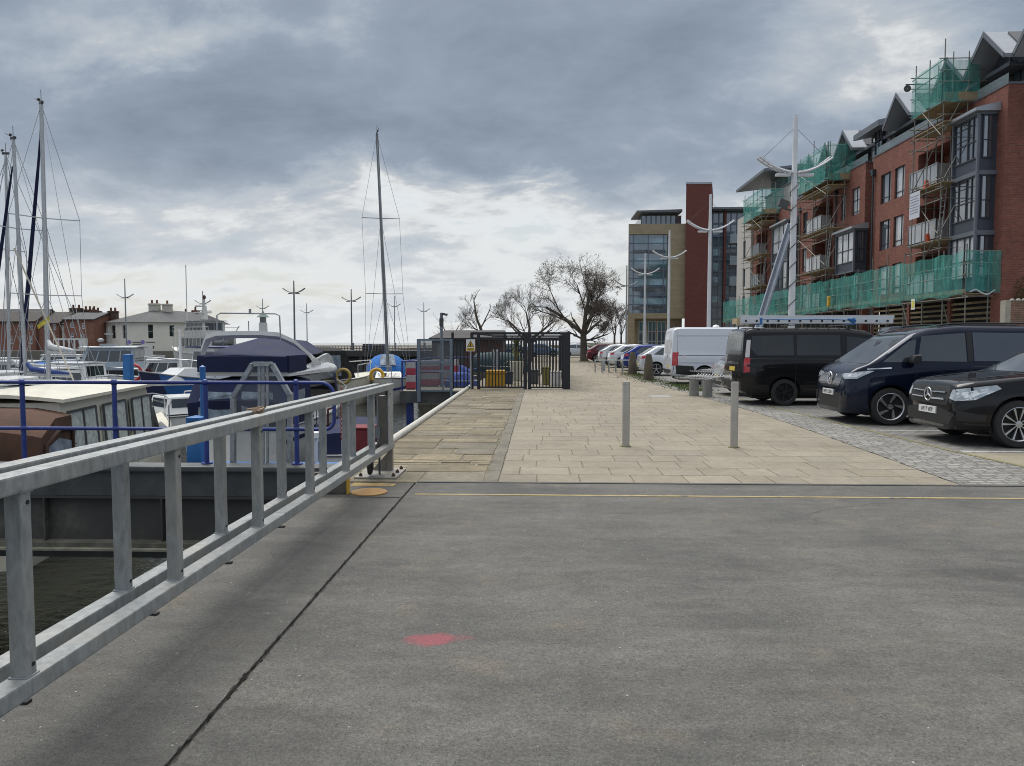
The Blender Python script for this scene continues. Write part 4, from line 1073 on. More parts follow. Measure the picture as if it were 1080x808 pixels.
# --- the black SUV
suv = dict(L=4.66, W=1.89, r=.365, xf=.87, wb=2.87, bot=.24, rise=.0,
    top=[(0, .66), (.04, .86), (.10, .955), (.25, 1.0), (.9, 1.075), (1.32, 1.12), (1.95, 1.47), (2.3, 1.60), (2.9, 1.64), (3.6, 1.60), (4.1, 1.47), (4.45, 1.12), (4.62, 1.0), (4.66, .8)],
    belt=[(0, .60), (.2, .84), (1.3, .985), (4.6, 1.05)], plan=plan(4.66), tumble=.30, spokes=5, wstyle='twin',
    side=[[(1.62, 1.10), (2.02, 1.38), (2.25, 1.49), (2.72, 1.525), (2.72, 1.09)], [(2.80, 1.09), (2.80, 1.525), (3.3, 1.50), (3.68, 1.40), (3.76, 1.12)], [(3.84, 1.13), (3.78, 1.38), (4.15, 1.24), (4.2, 1.16)]],
    seams=[(.008, [(1.5, .35), (1.42, .7), (1.5, 1.03)]), (.008, [(2.76, .35), (2.76, 1.05)]), (.008, [(3.75, 1.05), (3.6, .75)])],
    strips=[("window_trim", chrome, .012, [(1.6, 1.055), (2.7, 1.055), (3.9, 1.10)]), ("sill_trim", trim_black, .05, [(1.45, .33), (3.3, .33)])],
    front=[("windscreen", glass_mat("screen_glass", (.05, .06, .07), .04, 1.8), [(-.70, 1.135), (.70, 1.135), (.60, 1.44), (.40, 1.54), (-.40, 1.54), (-.60, 1.44)]),
        ("grille", trim_black, [(-.54, .62), (.54, .62), (.60, .78), (.50, .91), (-.50, .91), (-.60, .78)]), ("lower_intake", trim_black, [(-.62, .33), (.62, .33), (.72, .50), (.3, .57), (-.3, .57), (-.72, .50)]),
        ("skid_strip", M("gloss_black_trim", (.03, .03, .033), .2, 0, .05, coat=1), [(-.72, .275), (.72, .275), (.72, .315), (-.72, .315)])],
    corner=[("headlight", lens_clear, [(.06, .52, .74), (.10, .56, .87), (.50, .93, .955), (.56, .95, .90), (.28, .84, .73), (.12, .62, .70)]),
        ("headlight_core", lens_bright, [(.12, .62, .755), (.13, .64, .82), (.40, .88, .90), (.42, .90, .87), (.24, .80, .76)]),
        ("air_intake", trim_black, [(.12, .66, .40), (.12, .66, .56), (.40, .90, .50), (.40, .90, .40)])],
    rcorner=[("tail_light", lens_red, [(4.60, .55, .88), (4.60, .55, 1.0), (4.25, .93, 1.02), (4.25, .93, .88)])], mirror=(1.72, 1.12))
blk = paint("black_car_paint", (.010, .010, .012), .16, .1)
SX = 6.36
car, bv, bd = vehicle("parked_suv", "shiny black SUV with twin-spoke alloy wheels, nearest car on the right", "car", (SX + 4.66 / 2, 12.27, 0), math.pi, suv, blk)
hit = bv.ray_cast(Vector((5, 0, .52)), Vector((-1, 0, 0)))[0].x
plate(car, hit + .012, 0, .52, "AP17 VKP", plate_w)
hx = bv.ray_cast(Vector((5, 0, .765)), Vector((-1, 0, 0)))[0].x
def star_badge(parent, x, y, z, r):
    mb = MB(); mb.path([(x, y + r * math.cos(t), z + r * math.sin(t)) for t in [2 * math.pi * k / 24 for k in range(25)]], r * .10, 8)
    for k in range(3):
        a = math.pi / 2 + 2 * math.pi * k / 3; mb.tube((x, y, z), (x, y + r * math.cos(a), z + r * math.sin(a)), r * .16, 6, r * .05)
    return mb.build("star_badge", chrome, parent, 50)
star_badge(car, hx + .03, 0, .765, .105)
for zz_ in (.71, .81):
    for s in (-1, 1): mb = MB(); mb.path([(bv.ray_cast(Vector((5, s * (.12 + .36 * t), zz_)), Vector((-1, 0, 0)))[0].x + .02, s * (.12 + .36 * t), zz_ + .008 * t) for t in [k / 6 for k in range(7)]], .016, 6); mb.build("grille_bar", chrome, car, 50)
for s in (-1, 1): mb = MB(); mb.path([(-.55 - 1.4 * t + .4, s * .60, 1.655 - .0 + .03 * math.sin(math.pi * t)) for t in [k / 8 for k in range(9)]], .016, 6); mb.build("roof_rail", trim_black, car, 50)
for s in (-1, 1): mb = MB(); mb.path([bv.ray_cast(Vector((2.33 - a, s * (.46 + .08 * a), 3)), Vector((0, 0, -1)))[0] + Vector((0, 0, .002)) for a in [.2 + .1 * k for k in range(11)]], .012, 6); mb.build("bonnet_crease", blk, car, 60)

# --- the dark blue electric minivan
nvy = paint("navy_car_paint", (.006, .011, .028), .2, .35)
sg = glass_mat("tinted_blue_glass", (.022, .034, .06), .05, 2.1)
bus = dict(L=4.75, W=1.98, r=.365, xf=.80, wb=3.02, bot=.20, rise=.02,
    top=[(0, .66), (.03, .86), (.09, 1.0), (.20, 1.10), (.42, 1.19), (1.25, 1.77), (1.55, 1.87), (2.1, 1.93), (4.2, 1.91), (4.55, 1.84), (4.70, 1.45), (4.75, .8)],
    belt=[(0, .60), (.15, .92), (.4, 1.08), (1.2, 1.16), (4.7, 1.20)], plan=plan(4.75, [(0, .60), (.02, .72), (.07, .82), (.17, .90), (.36, .96), (.7, 1)]), tumble=.20, spokes=5, wstyle='blade', sw=.06,
    side=[[(.64, 1.22), (1.16, 1.62), (1.30, 1.66), (1.22, 1.22)], [(1.30, 1.24), (1.40, 1.72), (2.22, 1.78), (2.22, 1.23)]],
    sidedecals=[("side_window", sg, [(2.36, 1.24), (2.36, 1.79), (3.62, 1.77), (3.70, 1.24)]), ("side_window", sg, [(3.74, 1.24), (3.66, 1.77), (4.35, 1.74), (4.5, 1.3), (4.4, 1.24)]),
        ("door_pillar", trim_black, [(2.24, 1.23), (2.24, 1.79), (2.345, 1.79), (2.345, 1.23)])],
    seams=[(.009, [(1.26, .3), (1.24, .8), (1.27, 1.19)]), (.009, [(2.29, .3), (2.29, 1.2)]), (.010, [(2.34, 1.14), (4.6, 1.17)]), (.009, [(3.55, .9), (3.68, 1.16)])],
    strips=[("nose_flash", chrome, .022, [(.36, 1.085), (.80, 1.11)]), ("sill_trim", trim_black, .09, [(1.25, .30), (3.4, .30)])],
    front=[("windscreen", MATS["screen_glass"], [(-.80, 1.19), (.80, 1.19), (.74, 1.55), (.62, 1.76), (-.62, 1.76), (-.74, 1.55)]),
        ("lower_grille", trim_black, [(-.74, .30), (.74, .30), (.78, .56), (.70, .60), (-.70, .60), (-.78, .56)]),
        ("nose_panel", M("gloss_nose", (.010, .012, .02), .15, 0, .05, coat=1), [(-.46, .70), (.46, .70), (.56, .92), (.46, .98), (-.46, .98), (-.56, .92)])],
    corner=[("headlight", lens_clear, [(.05, .50, .93), (.06, .52, .985), (.42, .90, 1.055), (.50, .94, 1.05), (.26, .82, .90), (.1, .62, .885)]),
        ("headlight_core", lens_bright, [(.14, .66, .93), (.15, .68, .985), (.36, .87, 1.025), (.26, .80, .93)])],
    rcorner=[("tail_light", lens_red, [(4.7, .5, 1.1), (4.7, .5, 1.18), (4.4, .95, 1.18), (4.4, .95, 1.1)])], mirror=(1.18, 1.27))
van, bv, bd = vehicle("parked_minivan", "dark blue rounded minivan with bladed alloy wheels, parked beyond the black SUV", "minivan", (5.95 + 4.75 / 2, 15.36, 0), math.pi, bus, nvy)
hit = bv.ray_cast(Vector((5, 0, .62)), Vector((-1, 0, 0)))[0].x
plate(van, hit + .015, 0, .60, "WE72 ODU", plate_w)
hx = bv.ray_cast(Vector((5, 0, .86)), Vector((-1, 0, 0)))[0].x
mb = MB(); r_ = .125
mb.path([(hx + .02, r_ * math.cos(t), .88 + r_ * math.sin(t)) for t in [2 * math.pi * k / 28 for k in range(29)]], .013, 8)
def vseg(pts): mb.path([(hx + .022, y, z) for y, z in pts], .011, 6)
vseg([(-.05, .985), (0, .905), (.05, .985)]); vseg([(-.115, .93), (-.055, .775), (0, .88), (.055, .775), (.115, .93)])
mb.build("round_badge", chrome, van, 50)
for s in (-1, 1): mb = MB(); mb.path([(.6 - 2.6 * t, s * .70, 1.925 + .04 * min(1, 8 * t, 8 * (1 - t))) for t in [k / 10 for k in range(11)]], .018, 6); mb.build("roof_rail", trim_black, van, 50)
mb = MB()
for s in (-1, 1):
    for a in (1.9, 2.6):
        mb.ob((4.75 / 2 - a, s * .985, 1.06), (.2, .03, .028))
mb.build("door_handle", nvy, van, bevel=.006)

# --- the black panel van with ladder
bp = paint("black_van_paint", (.012, .012, .013), .2, .05)
bvn = dict(L=4.97, W=1.98, r=.34, xf=.95, wb=2.95, bot=.25, rise=.0,
    top=[(0, .72), (.05, .95), (.15, 1.06), (.6, 1.17), (.95, 1.27), (1.55, 1.74), (1.85, 1.90), (2.4, 1.97), (4.7, 1.96), (4.88, 1.90), (4.94, 1.3), (4.97, .8)],
    belt=[(0, .64), (.2, .92), (1.0, 1.15), (4.9, 1.20)], plan=plan(4.97, None, ((0, .86), (.04, .91), (.12, .955), (.25, .985), (.5, 1))), tumble=.15, spokes=6, sg=glass_mat("van_glass", (.014, .016, .018), .05, 1.66), wmat=M("black_alloy", (.03, .03, .033), .35, .5), sw=.06,
    side=[[(1.30, 1.26), (1.70, 1.62), (1.85, 1.70), (2.36, 1.75), (2.36, 1.25)], [(2.52, 1.27), (2.52, 1.78), (3.60, 1.78), (3.60, 1.27)], [(3.68, 1.27), (3.68, 1.78), (4.70, 1.76), (4.74, 1.45), (4.6, 1.27)]],
    seams=[(.010, [(1.2, .4), (1.15, .9), (1.3, 1.22)]), (.010, [(2.44, .36), (2.44, 1.8)]), (.010, [(3.64, .4), (3.64, 1.84)]), (.012, [(2.44, 1.17), (4.8, 1.19)]), (.014, [(2.4, .60), (3.4, .60)])],
    strips=[("rub_strip", trim_black, .07, [(1.4, .42), (3.45, .42)]), ("body_crease", bp, .05, [(3.1, .86), (4.2, .93), (4.85, 1.02)])],
    front=[("windscreen", MATS["screen_glass"], [(-.78, 1.28), (.78, 1.28), (.70, 1.74), (-.70, 1.74)]), ("grille", trim_black, [(-.5, .7), (.5, .7), (.55, .92), (-.55, .92)])],
    rear=[("rear_window", glass_mat("hazy_glass", (.10, .11, .12), .12, 1.8), [(-.74, 1.28), (.74, 1.28), (.68, 1.72), (-.68, 1.72)]), ("number_plate", plate_y, [(-.26, .86), (.26, .86), (.26, .97), (-.26, .97)]), ("rear_bumper", trim_black, [(-.85, .36), (.85, .36), (.85, .60), (-.85, .60)]), ("plate_bar", chrome, [(-.5, 1.03), (.5, 1.03), (.5, 1.09), (-.5, 1.09)])],
    rcorner=[("tail_light", lens_red, [(4.90, .90, .83), (4.90, .90, 1.20), (4.80, .985, 1.20), (4.80, .985, .85)]), ("reverse_light", M("white_lens", (.62, .6, .6), .15, 0, .1, coat=1), [(4.90, .92, 1.22), (4.90, .92, 1.66), (4.84, .97, 1.66), (4.82, .97, 1.22)])],
    corner=[("headlight", lens_clear, [(.1, .60, .86), (.12, .62, 1.0), (.6, .95, 1.08), (.5, .95, .92)])], mirror=(1.45, 1.34))
van, bv, bd = vehicle("panel_van", "glossy black panel van with a roof ladder, seen from its rear corner", "van", (5.12 + 4.97 / 2, 19.78, 0), 0, bvn, bp)
mb = MB()
for s in (-1, 1):
    for x in (-2.15, -1.0, .3): mb.path([(x, s * .72, 1.93), (x, s * .70, 2.035), (x, s * .55, 2.05)], .02, 6)
for x in (-2.15, -1.0, .3): mb.beam((x, -.72, 2.045), (x, .72, 2.045), .04, .03)
mb.build("roof_rack", steel_dark, van, 50)
ld = thing("roof_ladder", "aluminium ladder strapped on the black van's roof with blue ties", "ladder", (5.12 + 2.2, 19.1, 2.065))
for y in (-.19, .19):
    mb = MB(); mb.beam((-2.25, y, .07), (1.55, y, .07), .03, .13); mb.beam((-2.2, y * .72, .17), (1.6, y * .72, .17), .028, .085); mb.build("stile", alu, ld, bevel=.004)
for k in range(14):
    x = -2.1 + k * .27; mb = MB(); mb.tube((x, -.2, .07), (x, .2, .07), .018, 8); mb.build("rung", alu, ld, 50)
mb = MB()
for k in range(14):
    x = -2.1 + k * .27; mb.tube((x, -.207, .07), (x, -.214, .07), .03, 10)
mb.build("rung_cap", black_plastic, ld, 50)
mb = MB(); mb.bx(-2.33, -2.25, -.22, .22, .0, .14); mb.build("end_foot", M("tan_foot", (.42, .33, .2), .7), ld)
mb = MB()
for x in (-1.75, .55): mb.bx(x, x + .05, -.235, .235, -.02, .145)
for k in range(3): mb.path([(.5 + rnd.uniform(-.08, .12), -.225, .03 + rnd.uniform(0, .1)) for _ in range(5)], .02, 6)
mb.path([(-1.7, -.22, .12), (-.9, -.225, .10), (-.2, -.222, .115), (.5, -.224, .09)], .009, 6)
mb.build("blue_ties", bright_blue, ld, 50)

# --- the white high van
wp = M("white_van_paint", (.60, .635, .70), .3, 0, .03, 1, coat=.7, stain=(.45, .47, .5), stain_lo=.64, stain_s=2)
wvn = dict(L=5.6, W=2.05, r=.34, xf=.95, wb=3.4, bot=.27, rise=.0,
    top=[(0, .75), (.08, 1.0), (.5, 1.15), (.8, 1.25), (1.35, 1.85), (1.6, 2.05), (2.1, 2.16), (5.3, 2.17), (5.5, 2.12), (5.55, 1.4), (5.6, .8)],
    belt=[(0, .66), (.3, .95), (1.0, 1.12), (5.5, 1.15)], plan=plan(5.6, None, ((0, .90), (.04, .94), (.12, .975), (.25, .99), (.5, 1))), tumble=.09, spokes=6, sw=.06, wmat=M("grey_hub", (.2, .2, .2), .5, .3),
    side=[[(1.15, 1.22), (1.5, 1.7), (2.1, 1.75), (2.1, 1.2)]],
    seams=[(.014, [(2.2, .5), (2.2, 2.0)]), (.012, [(3.4, .45), (3.4, 2.0)]), (.016, [(2.2, 1.84), (5.4, 1.84)]), (.02, [(2.2, 1.1), (5.42, 1.1)]), (.016, [(2.2, .82), (5.4, .82)]), (.01, [(5.36, .6), (5.38, 2.05)])],
    sidedecals=[("lower_cladding", trim_black, [(4.74, .29), (4.70, .50), (4.78, .70), (5.50, .74), (5.57, .32)]), ("fuel_flap", M("flap_pink", (.66, .60, .62), .4), [(5.05, .98), (5.05, 1.10), (5.17, 1.10), (5.17, .98)])],
    front=[("windscreen", MATS["screen_glass"], [(-.8, 1.3), (.8, 1.3), (.74, 1.85), (-.74, 1.85)])],
    rear=[("rear_window", M("blanked_window", (.45, .45, .46), .3, 0, .1), [(-.72, 1.2), (-.06, 1.2), (-.06, 1.7), (-.7, 1.7)]), ("rear_window", MATS["blanked_window"], [(.06, 1.2), (.72, 1.2), (.7, 1.7), (.06, 1.7)]), ("rear_bumper", trim_black, [(-.9, .34), (.9, .34), (.9, .56), (-.9, .56)]), ("door_handle", black_plastic, [(-.03, .9), (.03, .9), (.03, 1.12), (-.03, 1.12)]), ("number_plate", plate_y, [(-.6, .64), (-.2, .64), (-.2, .74), (-.6, .74)])],
    rcorner=[("tail_light", lens_red, [(5.5, .90, .72), (5.5, .90, 1.22), (5.36, 1.02, 1.22), (5.36, 1.02, .72)])],
    mirror=(1.4, 1.35))
van, bv, bd = vehicle("panel_van", "tall plain white panel van with dark lower cladding, rear towards the promenade", "van", (5.02 + 2.8, 29.2, 0), 0, wvn, wp)
mb = MB(); mb.lathe([(.001, .1), (.1, .07), (.14, 0), (.001, 0)], (-1.0, -.4, 2.18), 'z', 14); mb.build("roof_vent", plastic_white, van, 50)

# --- small cars
hatch = dict(L=4.15, W=1.78, r=.315, xf=.82, wb=2.56, bot=.2, rise=.0,
    top=[(0, .58), (.05, .74), (.3, .86), (.98, .96), (1.6, 1.34), (1.95, 1.45), (2.5, 1.475), (3.3, 1.43), (3.8, 1.12), (4.08, .95), (4.15, .6)],
    belt=[(0, .55), (.3, .8), (1.0, .88), (4.1, .95)], plan=plan(4.15), tumble=.30, spokes=5,
    side=[[(1.35, .98), (1.8, 1.30), (2.38, 1.36), (2.38, .96)], [(2.46, .96), (2.46, 1.36), (3.1, 1.32), (3.5, 1.02)]],
    seams=[(.010, [(1.2, .3), (1.2, .9)]), (.010, [(2.42, .3), (2.42, .95)])],
    front=[("windscreen", MATS["screen_glass"], [(-.66, .99), (.66, .99), (.54, 1.38), (-.54, 1.38)]), ("grille", trim_black, [(-.5, .42), (.5, .42), (.5, .62), (-.5, .62)])],
    rear=[("rear_window", win_dark, [(-.60, 1.04), (.60, 1.04), (.50, 1.36), (-.50, 1.36)]), ("rear_bumper", trim_black, [(-.7, .3), (.7, .3), (.7, .42), (-.7, .42)]), ("number_plate", plate_y, [(-.26, .5), (.26, .5), (.26, .6), (-.26, .6)])],
    rcorner=[("tail_light", lens_red, [(4.08, .58, .80), (4.03, .60, .93), (3.84, .86, .97), (3.88, .88, .83)])],
    corner=[("headlight", lens_clear, [(.06, .5, .62), (.1, .55, .74), (.6, .88, .82), (.5, .88, .68)])], mirror=(1.5, .99))
def small_car(label, x_rear, y, col, rz=0, rough=.22, metal=.3, kind="parked_car", sp=hatch, group="small cars parked along the promenade"):
    pm = paint("car_paint_%.3f_%.3f_%.3f" % col, col, rough, metal)
    L = sp['L']
    return vehicle(kind, label, "car", (x_rear + L / 2 * math.cos(rz), y + L / 2 * math.sin(rz), 0), rz, sp, pm, group)[0]
small_car("silver car almost hidden between the benches and the black van", 5.5, 23.0, (.30, .31, .33), metal=.6)
small_car("white hatchback with dark windows right of the two stone bollards", 4.85, 36.4, (.62, .66, .70))
small_car("blue car with glowing red tail light behind the stone bollard", 4.75, 42.6, (.02, .04, .20))
small_car("white car with a red tail light left of the blue car, behind the bike rack", 4.45, 47.6, (.64, .66, .68))
small_car("grey silver car behind the bike rack post", 4.2, 52.5, (.46, .48, .5), metal=.6)
small_car("maroon car just right of the bare tree's trunk", 3.9, 60.5, (.09, .012, .02))
small_car("white car parked side-on left of the bare tree's trunk", 2.2, 79, (.55, .58, .62), R(8))
small_car("silver car under the far gull-wing lamps behind the blue car", 8.2, 55.5, (.48, .5, .52), R(5), metal=.5)
small_car("blue-grey car parked far away behind the right end of the black fence", -1.6, 84, (.12, .2, .32), R(-6))
small_car("dark blue car far behind the black fence beside the blue-grey car", -4.4, 71, (.02, .035, .09), R(4))
mpv = dict(hatch); mpv.update(top=[(0, .6), (.05, .8), (.3, .95), (.9, 1.08), (1.55, 1.52), (1.9, 1.66), (2.5, 1.70), (3.7, 1.66), (4.0, 1.3), (4.1, 1.0), (4.15, .6)], belt=[(0, .55), (.3, .85), (1.0, 1.0), (4.1, 1.05)],
    side=[[(1.35, 1.1), (1.8, 1.46), (2.38, 1.55), (2.38, 1.08)], [(2.46, 1.08), (2.46, 1.55), (3.3, 1.52), (3.7, 1.12)]], front=[("windscreen", MATS["screen_glass"], [(-.66, 1.1), (.66, 1.1), (.54, 1.56), (-.54, 1.56)])], rear=[("rear_window", win_dark, [(-.6, 1.1), (.6, 1.1), (.52, 1.54), (-.52, 1.54)])], rcorner=[], corner=[], mirror=(1.5, 1.12))
rc_ = small_car("silver people carrier with a dark roof box behind the black van's bonnet", 10.2, 25.3, (.36, .38, .41), metal=.6, sp=mpv, group="cars parked across the aisle")
rbx = thing("roof_box", "dark roof box on the silver people carrier behind the black van", "roof box", (12.5, 25.2, 1.76))
mb = MB(); rings = []
for x, k in ((-1.0, .55), (-.9, .85), (-.5, 1), (.5, 1), (.9, .8), (1.05, .35)):
    rings.append([Vector((x, y * (.6 + .4 * k), .02 + z * k)) for y, z in ((-.4, 0), (.4, 0), (.42, .16), (.32, .36), (-.32, .36), (-.42, .16))])
mb.loft(rings); mb.build("shell", M("roof_box_blue", (.03, .04, .06), .35, 0, .1), rbx, 40)
mb = MB()
for x in (-.5, .5): mb.bx(x - .03, x + .03, -.6, .6, -.02, .015)
mb.build("roof_bar", steel_dark, rbx)
small_car("dark car behind the blue minivan, only its roof in sight", 13.5, 21.5, (.03, .035, .045), sp=mpv, group="cars parked across the aisle")
# ---------------------------------------------------------------- flats with scaffolding
brick_r = brick_mat("red_brick", (.20, .056, .039), (.30, .096, .066), (.19, .135, .105), .235, .082, .011, True, .9, .35, .006, tint=.22, wobble=0, stain=(.16, .06, .042), stain_s=.35, stain_lo=.52)
brick_d = brick_mat("brown_brick", (.12, .105, .085), (.165, .14, .11), (.13, .12, .1), .3, .09, .012, True, .9, .35, .008)
slate = brick_mat("slate_roof", (.060, .064, .072), (.09, .094, .10), (.04, .04, .045), .3, .22, .012, True, .6, .4, .01)
anth = M("anthracite_panel", (.052, .062, .085), .45, .1, .12, .8)
fasc = M("grey_fascia", (.135, .15, .175), .5, .1, .1, 1)
frame_m = M("anthracite_frame", (.035, .04, .05), .4, .1, .1)
glass_f = glass_mat("flat_glass", (.06, .075, .09), .03, 3.3, .5, .5)
curtain = M("pale_blind_glass", (.50, .52, .54), .10, 0, .22, .9, coat=.6)
zinc = M("pale_zinc", (.34, .36, .39), .35, .35, .1, 1)
dark_in = M("interior_shade", (.02, .019, .018), .8, 0, .4, 1)
def wall_holes(mb, axis, c, a0, a1, z0, z1, holes, depth):
    """wall in the plane axis=c, openings (a,b,zlo,zhi) with reveals going to c+depth"""
    def pt(a, z, d=0.): return (c + d, a, z) if axis == 'x' else (a, c + d, z)
    As = sorted({a0, a1} | {h[0] for h in holes} | {h[1] for h in holes}); Zs = sorted({z0, z1} | {h[2] for h in holes} | {h[3] for h in holes})
    As = [a for a in As if a0 <= a <= a1]; Zs = [z for z in Zs if z0 <= z <= z1]
    for i in range(len(As) - 1):
        for j in range(len(Zs) - 1):
            am, zm = (As[i] + As[i + 1]) / 2, (Zs[j] + Zs[j + 1]) / 2
            if any(h[0] < am < h[1] and h[2] < zm < h[3] for h in holes): continue
            mb.quad(pt(As[i], Zs[j]), pt(As[i + 1], Zs[j]), pt(As[i + 1], Zs[j + 1]), pt(As[i], Zs[j + 1]))
    for h in holes:
        a, b, zl, zh = h[:4]
        for (p, q_) in (((a, zl), (b, zl)), ((b, zl), (b, zh)), ((b, zh), (a, zh)), ((a, zh), (a, zl))):
            mb.quad(pt(*p), pt(*q_), pt(*q_, depth), pt(*p, depth))
    return mb
def window(parent, axis, c, a, b, z0, z1, mullions=(), transoms=(), gm=None, fm=None, fw=.06, out=-1, name="window"):
    """pane in the plane axis=c with a frame standing proud on the outside (out=-1: towards -axis)"""
    def bx(mb, d0, d1, a_, b_, zl, zh):
        d0, d1 = sorted((c + d0, c + d1))
        if axis == 'x': mb.bx(d0, d1, a_, b_, zl, zh)
        else: mb.bx(a_, b_, d0, d1, zl, zh)
    mb = MB(); bx(mb, 0, -out * .03, a + .005, b - .005, z0 + .005, z1 - .005)
    w_ = mb.build(name, gm or glass_f, parent, world=True)
    mb = MB(); o = out * .05
    bx(mb, out * .003, o, a, a + fw, z0, z1); bx(mb, out * .003, o, b - fw, b, z0, z1)
    bx(mb, out * .003, o, a + fw, b - fw, z0, z0 + fw); bx(mb, out * .003, o, a + fw, b - fw, z1 - fw, z1)
    for t in mullions:
        m_ = a + (b - a) * t; bx(mb, out * .003, o * .9, m_ - fw * .45, m_ + fw * .45, z0 + fw, z1 - fw)
    for t in transoms:
        m_ = z0 + (z1 - z0) * t; bx(mb, out * .003, o * .8, a + fw, b - fw, m_ - fw * .4, m_ + fw * .4)
    mb.build("frame", fm or frame_m, w_, world=True)
    return w_
fl = thing("apartment_building", "long red brick apartment building with dark gables and bay windows behind the scaffolding", "apartment building", (23, 38, 0))
XF = 23.0; Y0 = 37.85; ZP = 14.25
rows = ((4.75, 6.7), (7.75, 9.7), (10.85, 12.8))
win = [(48.05, 49.35), (49.85, 51.3)]
holesA = [(a, b, z0, z1) for a, b in win for z0, z1 in rows] + [(42.4, 46.4, z0 - .35, z1 + .1) for z0, z1 in rows] + [(47.0 - .2, 47.0 + .35, z0, z1) for z0, z1 in ()]
holesA += [(38.7, 42.4, .3, 4.0), (42.7, 47.0, .3, 4.0), (47.3, 52.0, .3, 4.0)]
mb = MB(); wall_holes(mb, 'x', XF, Y0, 52.5, -.1, ZP, holesA, .22)
mb.quad((XF, Y0, -.1), (36, Y0, -.1), (36, Y0, ZP), (XF, Y0, ZP)); mb.quad((XF, 52.5, -.1), (XF + .65, 52.5, -.1), (XF + .65, 52.5, ZP), (XF, 52.5, ZP))
mb.quad((XF + .35, Y0, ZP), (XF + .35, 52.5, ZP), (XF + .35, 52.5, ZP - .8), (XF + .35, Y0, ZP - .8))
holesB = [(a, b, z0, z1) for a, b in ((54.6, 55.9), (57.0, 57.9), (64.9, 66.0)) for z0, z1 in (rows[0], rows[2])] + [(57.0, 57.9) + rows[1], (64.9, 66.0) + rows[1]]
holesB += [(59.4, 63.6, z0 - .35, z1 + .1) for z0, z1 in rows] + [(73.2, 74.6, z0, z1) for z0, z1 in rows] + [(76.0, 79.6, z0 - .3, z1 + .1) for z0, z1 in rows]
holesB += [(54.2, 58.8, .3, 4.0), (59.2, 66.2, .3, 4.0), (66.6, 80, .3, 4.0)]
wall_holes(mb, 'x', XF, 53.7, 81, -.1, ZP, holesB, .22)
mb.quad((XF, 53.7, -.1), (XF + .65, 53.7, -.1), (XF + .65, 53.7, ZP), (XF, 53.7, ZP))
mb.quad((XF, 81, -.1), (36, 81, -.1), (36, 81, ZP), (XF, 81, ZP))
mb.build("brick_wall", brick_r, fl, world=True)
mb = MB(); mb.bx(XF - .04, XF + .40, Y0 - .04, 52.52, ZP, ZP + .10); mb.bx(XF + .40, 36, Y0 - .04, Y0 + .36, ZP, ZP + .10); mb.bx(XF - .04, XF + .40, 53.66, 81, ZP, ZP + .10); mb.build("parapet_coping", fasc, fl, world=True)
mb = MB(); mb.bx(XF + .25, 36, Y0 + .3, 80.9, 13.5, 13.62); mb.build("terrace_deck", fasc, fl, world=True)
for i, (a, b) in enumerate(win + [(54.6, 55.9), (57.0, 57.9), (64.9, 66.0), (73.2, 74.6)]):
    for j, (z0, z1) in enumerate(rows):
        if (a, b) == (54.6, 55.9) and j == 1: continue
        window(fl, 'x', XF + .14, a, b, z0, z1, (.34,) if i < 2 else (.5,), (.12, .55) if i == 2 else (.2,), curtain if (i * 3 + j * 5) % 7 in (0, 2, 3, 5) else glass_f)
# balcony recesses: back wall, doors, balcony boxes
for n_, (a, b) in enumerate(((42.4, 46.4), (59.4, 63.6), (76.0, 79.6))):
    for j, (z0, z1) in enumerate(rows):
        zl, zh = z0 - .35, z1 + .1
        mb = MB(); mb.quad((XF + 1.5, a, zl), (XF + 1.5, b, zl), (XF + 1.5, b, zh), (XF + 1.5, a, zh))
        for (p, q_) in (((a, zl), (b, zl)), ((b, zl), (b, zh)), ((b, zh), (a, zh)), ((a, zh), (a, zl))):
            mb.quad((XF + .22, p[0], p[1]), (XF + .22, q_[0], q_[1]), (XF + 1.5, q_[0], q_[1]), (XF + 1.5, p[0], p[1]))
        mb.build("balcony_recess", brick_r, fl, world=True)
        window(fl, 'x', XF + 1.44, a + .5, a + 2.6, zl + .05, zh - .15, (.5,), (), glass_f, name="balcony_door")
        mb = MB(); mb.bx(XF - .75, XF + 1.4, a + .35, b - .6, zl - .16, zl - .003); sl_ = mb.build("balcony_slab", fasc, fl, world=True)
        mb = MB(); y0b, y1b = a + .35, b - .6
        mb.bx(XF - .74, XF - .70, y0b, y1b, zl + .05, zl + 1.1); mb.bx(XF - .74, XF - .003, y0b, y0b + .04, zl + .05, zl + 1.1); mb.bx(XF - .74, XF - .003, y1b - .04, y1b, zl + .05, zl + 1.1)
        mb.build("balcony_panel", M("balcony_glass", (.36, .38, .40), .15, 0, .15, 1.2, coat=.5), sl_, world=True)
        mb = MB(); mb.bx(XF - .77, XF - .68, y0b - .02, y1b + .02, zl + 1.1, zl + 1.15)
        for k in range(5): yy = y0b + (y1b - y0b) * k / 4; mb.bx(XF - .77, XF - .742, yy - .02, yy + .02, zl - .1, zl + 1.1)
        mb.build("balcony_rail", galv, sl_, world=True)
# recessed glazed stair strip
for j in range(4):
    z0 = 1.0 + j * 3.4
    window(fl, 'x', XF + .60, 52.55, 53.65, z0, z0 + 2.7, (.5,), (.5,), curtain if j % 2 else glass_f)
    mb = MB(); mb.bx(XF + .5, XF + .7, 52.52, 53.68, z0 + 2.7, z0 + 3.4); mb.build("spandrel_panel", fasc, fl, world=True)
window(fl, 'x', XF + .60, 52.55, 53.65, ZP + .35, ZP + 2.4, (.5,), (.5,), glass_f)
